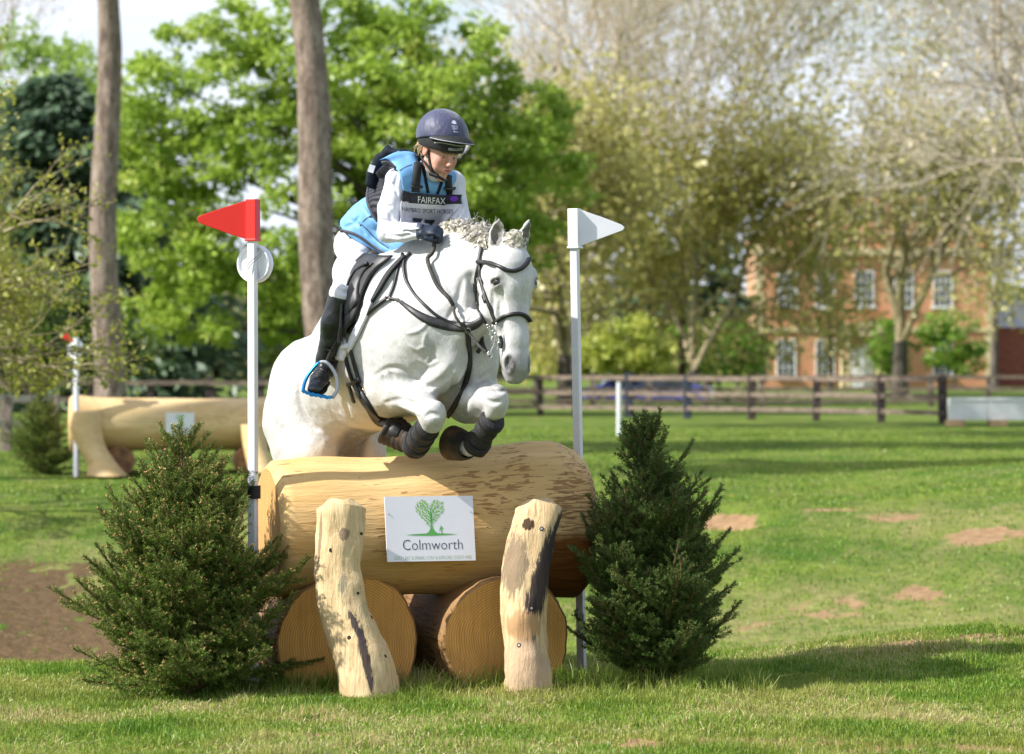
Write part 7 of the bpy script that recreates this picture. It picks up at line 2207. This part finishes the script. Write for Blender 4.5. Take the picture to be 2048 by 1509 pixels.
strap(VO, [(779, 322), (758, 339), (744, 360), (738, 382), (737, 402), (744, 421), (757, 442)], .013, 'armhole_binding', m_bind, vest_o, .008, lift=.004)
strap(VO, [(722, 448), (738, 463), (756, 482), (778, 497)], .004, 'pocket_seam', m_bind, vest_o, .003)
strap(VO, [(720, 452), (731, 438), (746, 430)], .003, 'seam', m_bind, vest_o, .002)
strap(YC, [(799, 342), (812, 334), (824, 330)], .003, 'seam', m_bind, vest_o, .002)
# black collar flap of the air vest behind the neck
f = Field((-.78, -.05, 2.25), (-.38, .50, 2.60), .005)
A_ = [(741, 374, .18), (745, 350, .22), (760, 322, .25), (778, 306, .25), (806, 305, .22), (830, 308, .18)]
for a_, b_, w0, w1 in zip(A_[:-1], A_[1:], (.008, .013, .024, .022, .012), (.013, .024, .022, .012, .006)): f.econe(px(*a_), px(*b_), (.03, w0), (.03, w1), rl, .02)
f.cone(px(770, 310, .25), px(775, 293, .25), .018, .008, .015)
solid('collar_flap', f, m_navy, vest_o, 1)
MB().box((-.014, -.003, -.018), (.014, .003, .018), Matrix.Translation(px(743, 338, .13)) @ Matrix.Rotation(.3, 4, 'Y')).build('reflective_tab', m_shirt, vest_o)
# chest straps with adjusters
VC = bake_bvh(vest_o, [o_ for o_ in rider.children if o_.name.startswith('shirt')][0], *[o_ for o_ in vest_o.children if o_.name.startswith('shoulder_yoke')])
for pix, w_ in (([(836, 308), (835, 325), (834, 345), (832, 366), (831, 384)], .040), ([(896, 352), (896, 366), (897, 380), (898, 392)], .036)):
    strap(VC, pix, w_, 'shoulder_strap', m_blk, vest_o, .005, lift=.006, n=24)
for pix in ([(846, 312), (848, 335), (851, 360), (856, 385)], [(884, 358), (880, 372), (874, 388)]):
    strap(VC, pix, .014, 'neck_edge', m_navy, vest_o, .006, lift=.002, n=20)
for (u, v) in ((832, 372), (896, 376)):
    strap(VC, [(u - 10, v), (u, v + 1), (u + 10, v + 1)], .012, 'adjuster', m_lea, vest_o, .008, lift=.011, n=8)
# competitor bib
bib = patch(VC0, [(801, 402), (798, 412), (797, 430), (800, 452), (806, 462)], [(921, 409), (917, 416), (909, 428), (896, 442), (886, 456)], 24, 26, .010, 'number_bib', m_pad, rider, .003, 6)
bandp = patch(VC0, [(803, 382), (801, 392), (800, 403)], [(922, 392), (922, 401), (920, 410)], 10, 26, .014, 'bib_band', m_prot, bib, .003, 4)
QC = bake_bvh(bib, bandp)
def surface_text(cst, body, L0, L1, hgt_, mat, name, parent, bold=0.0, sag=0.0, lift=.0012, sub=2):
    """letters laid over a surface; L0, L1 = baseline ends in photograph pixels"""
    cu_ = bpy.data.curves.new(name, 'FONT'); cu_.body = body; cu_.size = 1; cu_.offset = bold; cu_.resolution_u = sub
    ob = bpy.data.objects.new(name, cu_); COL.objects.link(ob)
    dg = bpy.context.evaluated_depsgraph_get(); me = bpy.data.meshes.new_from_object(ob.evaluated_get(dg)); bpy.data.objects.remove(ob)
    n_ = len(me.vertices); co = np.empty(n_ * 3, np.float32); me.vertices.foreach_get('co', co); co = co.reshape(-1, 3)
    lo, hi = co.min(0), co.max(0); fx = (co[:, 0] - lo[0]) / (hi[0] - lo[0]); fy = co[:, 1] / max(hi[1], 1e-6)
    out = np.zeros((n_, 3)); last = None
    for i in range(n_):
        u = L0[0] + (L1[0] - L0[0]) * fx[i]; v = L0[1] + (L1[1] - L0[1]) * fx[i] + sag * 4 * fx[i] * (1 - fx[i]) - fy[i] * hgt_
        h_, nr = cst.hit(u, v)
        if h_ is None: out[i] = last if last is not None else px(u, v, 0); continue
        h_ = h_ + (Vector(cam.location) - h_).normalized() * lift; out[i] = h_; last = out[i]
    me.vertices.foreach_set('co', out.astype(np.float32).ravel()); me.materials.clear(); me.materials.append(mat); me.update()
    o = bpy.data.objects.new(name, me); COL.objects.link(o); o.parent = parent; return o
m_ink, nt = new_mat('black_ink'); finish(nt, (.025, .025, .035), .6, .3)
m_inkw, nt = new_mat('white_ink'); finish(nt, (.75, .75, .72), .6, .3)
surface_text(QC, 'FAIRFAX', (836, 405.5), (891, 409), 12.5, m_inkw, 'band_lettering', bib, .004, .6, .0022)
surface_text(QC, 'HAMBRO SPORT HORSES', (805, 422.5), (906, 427.5), 8.6, m_ink, 'sponsor_lettering', bib, .0, 2.2, .0022)
for u0_, u1_ in ((826, 846), (850, 871)): surface_text(QC, '7', (u0_, 466 + (u0_ - 826) * .12), (u1_, 468 + (u0_ - 826) * .12), 30, m_ink, 'rider_number', bib, .05, 0, .003)
m_pur, nt = new_mat('purple_ribbon'); finish(nt, (.16, .03, .42), .6, .4)
h_, nr = QC.hit(908, 399)
f = Field(np.array(h_) - .04, np.array(h_) + .04, .0025)
for k in range(6):
    a_ = k * 1.05; f.ell(np.array(h_) + np.array(nr) * .008 + V3(math.cos(a_) * .011, -.002 * (k % 2), math.sin(a_) * .008), (.010, .006, .006), None, .003)
solid('ribbon_rosette', f, m_pur, rider, 0)
# ---- hands in navy gloves
m_glove = plain('navy_glove', (.014, .024, .048), .6, .35, 50, .5, .4, .003)
m_glove2 = plain('grey_glove_trim', (.05, .065, .10), .6, .2, 50)
def fist(Wr, C, knuck, palmn, s_, name='glove'):
    C = np.array(Wr) + (np.array(C) - np.array(Wr)) * .92
    """Wr wrist, C palm centre, knuck = direction from wrist to knuckles, palmn = direction fingers curl towards"""
    k = np.array(knuck, float); k /= np.linalg.norm(k); p_ = np.array(palmn, float); p_ -= k * (p_ @ k); p_ /= np.linalg.norm(p_); t_ = np.cross(k, p_) * s_   # t_ = thumb side
    C = np.array(C); f = Field(C - .13, C + .13, .0026)
    f.econe(C - k * .035, C + k * .022, (.034, .017), (.040, .016), t_, .012)
    f.econe(np.array(Wr), C - k * .03, (.031, .027), (.032, .020), t_, .015)
    for i, (o_, ln, r_) in enumerate(((.030, .95, .0098), (.010, 1.05, .0102), (-.010, 1.0, .0098), (-.029, .82, .0088))):
        a = C + k * .030 + t_ * o_; b = a + (k * .026 * ln + p_ * .018 * ln); c_ = b + (p_ * .028 * ln - k * .006); d_ = c_ + (-k * .022 * ln + p_ * .002)
        f.cone(a - k * .012, a, r_ * 1.1, r_ * 1.12, .006); f.cone(a, b, r_ * 1.08, r_, .002); f.cone(b, c_, r_, r_ * .95, .002); f.cone(c_, d_, r_ * .95, r_ * .82, .002)
    a = C - k * .026 + t_ * .028; b = a + k * .022 + t_ * .014 + p_ * .018; c_ = b + k * .026 + p_ * .010 - t_ * .002; d_ = c_ + k * .018 + p_ * .002 - t_ * .008
    f.cone(a, b, .015, .0125, .01); f.cone(b, c_, .0125, .0112, .003); f.cone(c_, d_, .0112, .0085, .003)
    o, _, _ = solid(name, f, m_glove, rider, 1)
    vs, fs = tube([np.array(Wr) - k * .012, np.array(Wr) + k * .006, np.array(Wr) + k * .016], [.037, .036, .033], 24, True)
    mesh('cuff', vs, fs, m_glove2, o)
    return o
fist(RW + V3(.006, 0, 0), px(859, 461, -.145), (1, -.25, -.02), (.25, .5, -.85), -1)
fist(LW, px(896, 474, .02), (-.5, -.7, -.1), (-.6, .3, -.7), 1)

# ---- stirrups on their leathers
m_blue, nt = new_mat('blue_anodised'); finish(nt, (.01, .22, .55), .3, .6, metallic=.6)
m_silv = plain('silver_stirrup', (.42, .44, .48), .35, .05, 20, .6)
sp_(strap(BC, [(692, 648), (684, 664), (673, 686), (662, 708), (654, 724)], .026, 'stirrup_leather', m_lea2, None, .006, lift=.006))
def S3(u, v, dy=0): return px(u, v, .015 + (v - 724) / 70 * -.02 + dy)
so = None
vs, fs = [], []
arch = spline([S3(664, 797), S3(674, 780), S3(673, 757), S3(666, 740), S3(655, 727), S3(645, 724), S3(634, 729)], 30)
so = sp_(band(arch, [V3(-.2, -1, .1)] * 30, .016, .006, 'stirrup', m_silv, None))
def under(o_): 
    o_.parent = so; o_.matrix_parent_inverse = so.matrix_world.inverted(); o_.matrix_parent_inverse = (Matrix.Translation(saddle.location) @ so.matrix_parent_inverse).inverted(); return o_
arm = spline([S3(640, 725), S3(628, 736), S3(616, 752), S3(609, 768), S3(606, 785)], 20)
under(band(arm, [V3(-.5, -1, .1)] * 20, .012, .008, 'release_arm', m_blue, None))
tr = [S3(606, 786), S3(622, 791), S3(640, 795), S3(662, 799)]
vs = []; fs = []; sp = spline(tr, 18)
for i, q in enumerate(sp):
    wv = .0 if i % 3 else -.004
    for (dy, dz) in ((-.035, .016 + wv), (.05, .016 + wv), (.05, .002), (-.035, .000 + wv)): vs.append(q + V3(0, dy, dz))
for i in range(17):
    for k in range(4): k2 = (k + 1) % 4; fs.append((i * 4 + k, i * 4 + k2, (i + 1) * 4 + k2, (i + 1) * 4 + k))
fs += [(0, 1, 2, 3), (71, 70, 69, 68)]
under(mesh('tread', vs, fs, m_blue, None, False))

# ---- helmet
m_silk, nt = new_mat('navy_silk')
geo = N(nt, 'ShaderNodeNewGeometry').outputs['Position']
w1 = noise(nt, 20, 4, .5, vec=geo, mscale=(1.6, 1.6, .7))
finish(nt, (.036, .042, .095), .52, .5, w1, .42, .012, sheen=.3)
hl_c = FH(.066, -.006, 0)
tiltu = hu * .93 - hf * .36; tiltu /= np.linalg.norm(tiltu)          # rim rises towards the front
f = Field(hl_c - .19, hl_c + .19, .0038)
f.ell(hl_c, (.118, .134, .112), AX, .01)
f.ell(hl_c + hu * .012 - hf * .02, (.112, .118, .110), AX, .03)
f.plane(FH(.058, 0, 0), -tiltu)
ho, HLV, HLF = solid('helmet', f, m_silk, rider, 1)
HLC = Caster((HLV, HLF))
f = Field(hl_c - .19, hl_c + .19, .0038)                                # black lower shell
f.ell(hl_c - hu * .012, (.118, .127, .106), AX, .0)
f.plane(FH(.060, 0, 0), tiltu); 
f.plane(FH(.014, .0, 0), -(hu * .985 - hf * .10))
f.ell(FH(-.01, .02, 0), (.085, .094, .080), AX, .004, 's')
solid('lower_shell', f, m_blk, ho, 1)
# peak
vs = []; fs = []; n_ = 33; rows = 6
for lay in (0, 1):
    for i in range(n_):
        th = R(-72 + 144 * i / (n_ - 1)); ct, st_ = math.cos(th), math.sin(th)
        for j in range(rows):
            g_ = j / (rows - 1); e_ = .056 * max(0, math.cos(th * 90 / 74)) ** .75 * g_
            b_ = .128 * ct + e_; c_ = (.110 + e_ * .35) * st_
            a_ = .064 + .050 * ct - .018 * g_ * g_ * ct - .006 * (st_ ** 2) - .005 * lay
            vs.append(FH(a_, b_ - .004, c_))
o_ = n_ * rows
for i in range(n_ - 1):
    for j in range(rows - 1):
        a = i * rows + j; fs.append((a, a + 1, a + rows + 1, a + rows)); fs.append((o_ + a, o_ + a + rows, o_ + a + rows + 1, o_ + a + 1))
    a = i * rows + rows - 1; fs.append((a, o_ + a, o_ + a + rows, a + rows))
mesh('peak', vs, fs, m_blk, ho)
pe = [vs[i * rows + rows - 1] for i in range(n_)]
v2, f2 = tube(pe, .0022, 6); mesh('peak_edge', v2, f2, plain('grey_piping', (.35, .36, .40), .5), ho)
bm = [hl_c + hu * .116 + hf * -.012, hl_c + hu * .124 + hf * -.012, hl_c + hu * .128 + hf * -.012]
v2, f2 = tube(bm, [.015, .013, .006], 16); mesh('button', v2, f2, m_blk, ho)
dg = bpy.context.evaluated_depsgraph_get()
hs_ = [o for o in ho.children]
QH = bake_bvh(*hs_)
m_prn, nt = new_mat('pale_print'); finish(nt, (.55, .58, .70), .5)
strap(QH, [(869, 286), (884, 286), (900, 289), (916, 292), (931, 292)], .006, 'band_piping', plain('stone_piping', (.42, .41, .36), .5), ho, .003, n=20)
strap(QH, [(897, 298.5), (911, 299.5), (924, 298.5)], .013, 'maker_badge', plain('badge_silver', (.45, .46, .48), .4), ho, .003, n=14)
surface_text(bake_bvh(*[o for o in ho.children if o.name.startswith(('lower_shell', 'maker_badge'))]), '* CHAMPION', (899.5, 300.6), (922.5, 300.9), 3.4, m_ink, 'badge_lettering', ho, .01, 0, .002)
# crest on the front of the silk: maned head, lettering, five rings, script line
def decal(name, shapes, lift=.0012):
    vs = []; fs = []
    for sh in shapes:
        b_ = len(vs); ok = True; tmp = []
        for (u, v) in sh:
            h_, nr = HLC.hit(u, v)
            if h_ is None: ok = False; break
            tmp.append(h_ + (Vector(cam.location) - h_).normalized() * lift)
        if ok: vs += tmp; fs.append(tuple(range(b_, b_ + len(sh))))
    if vs: mesh(name, vs, fs, m_prn, ho, False)
decal('crest_print', [[(903.5, 244.5), (905, 241.8), (908, 241), (911, 243), (912.8, 246.5), (912.6, 249.2), (910.5, 248.4), (908, 249), (905.5, 247.2), (902.5, 246.6)]])
sh = []
for k, (cx, cy) in enumerate(((906.3, 257), (910.3, 257), (914.3, 257), (908.3, 259), (912.3, 259))):
    for q in range(10):
        a0, a1 = q * .6283, (q + 1) * .6283
        sh.append([(cx + 1.9 * math.cos(a0), cy + 1.9 * math.sin(a0)), (cx + 1.9 * math.cos(a1), cy + 1.9 * math.sin(a1)), (cx + 1.3 * math.cos(a1), cy + 1.3 * math.sin(a1)), (cx + 1.3 * math.cos(a0), cy + 1.3 * math.sin(a0))])
decal('rings_print', sh)
surface_text(HLC, 'TEAM GB', (903, 254), (915.5, 254.6), 2.6, m_prn, 'crest_lettering', ho, .01, 0, .0014)
decal('script_print', [[(906.5, 263.2), (909, 262.4), (911, 263.6), (914, 263.8), (917.5, 264.8), (917.5, 265.6), (912, 265.2), (907, 265.0)]])
# harness
FC = Caster((BV, BF), (SHV, SHF))
strap(FC, [(857, 300), (858.5, 312), (861, 326), (865, 339), (869, 348), (878, 355), (888, 359.5), (896, 360)], .013, 'chin_strap', m_blk, ho, .006, lift=.003, n=34, rounded=True)
strap(FC, [(843, 314), (850, 324), (858, 334), (866, 345)], .010, 'ear_strap', m_blk, ho, .005, lift=.003, n=20)
strap(FC, [(862, 345), (870, 349), (876, 353)], .020, 'chin_clip', m_blk, ho, .010, lift=.004, n=10)
# fair hair below the helmet
m_hr = plain('fair_hair', (.42, .30, .17), .6, .3, 80)
rg = np.random.default_rng(9); VV = []; FF = []; b = 0
for _ in range(150):
    s0 = FH(.035 + rg.normal(0, .010), -.045 + rg.normal(0, .022), .070 - abs(rg.normal(0, .012)))
    e0 = FH(-.020 + rg.normal(0, .012), -.055 + rg.normal(0, .020), .066 + rg.normal(0, .010))
    C_ = np.array([s0 * (1 - t) + e0 * t + hc * .012 * math.sin(t * 3) for t in np.linspace(0, 1, 6)]); v_, f_ = ring(C_, .0016)
    VV.append(v_); FF.append(f_ + b); b += len(v_)
mesh('hair', np.vstack(VV), np.vstack(FF), m_hr, rider)
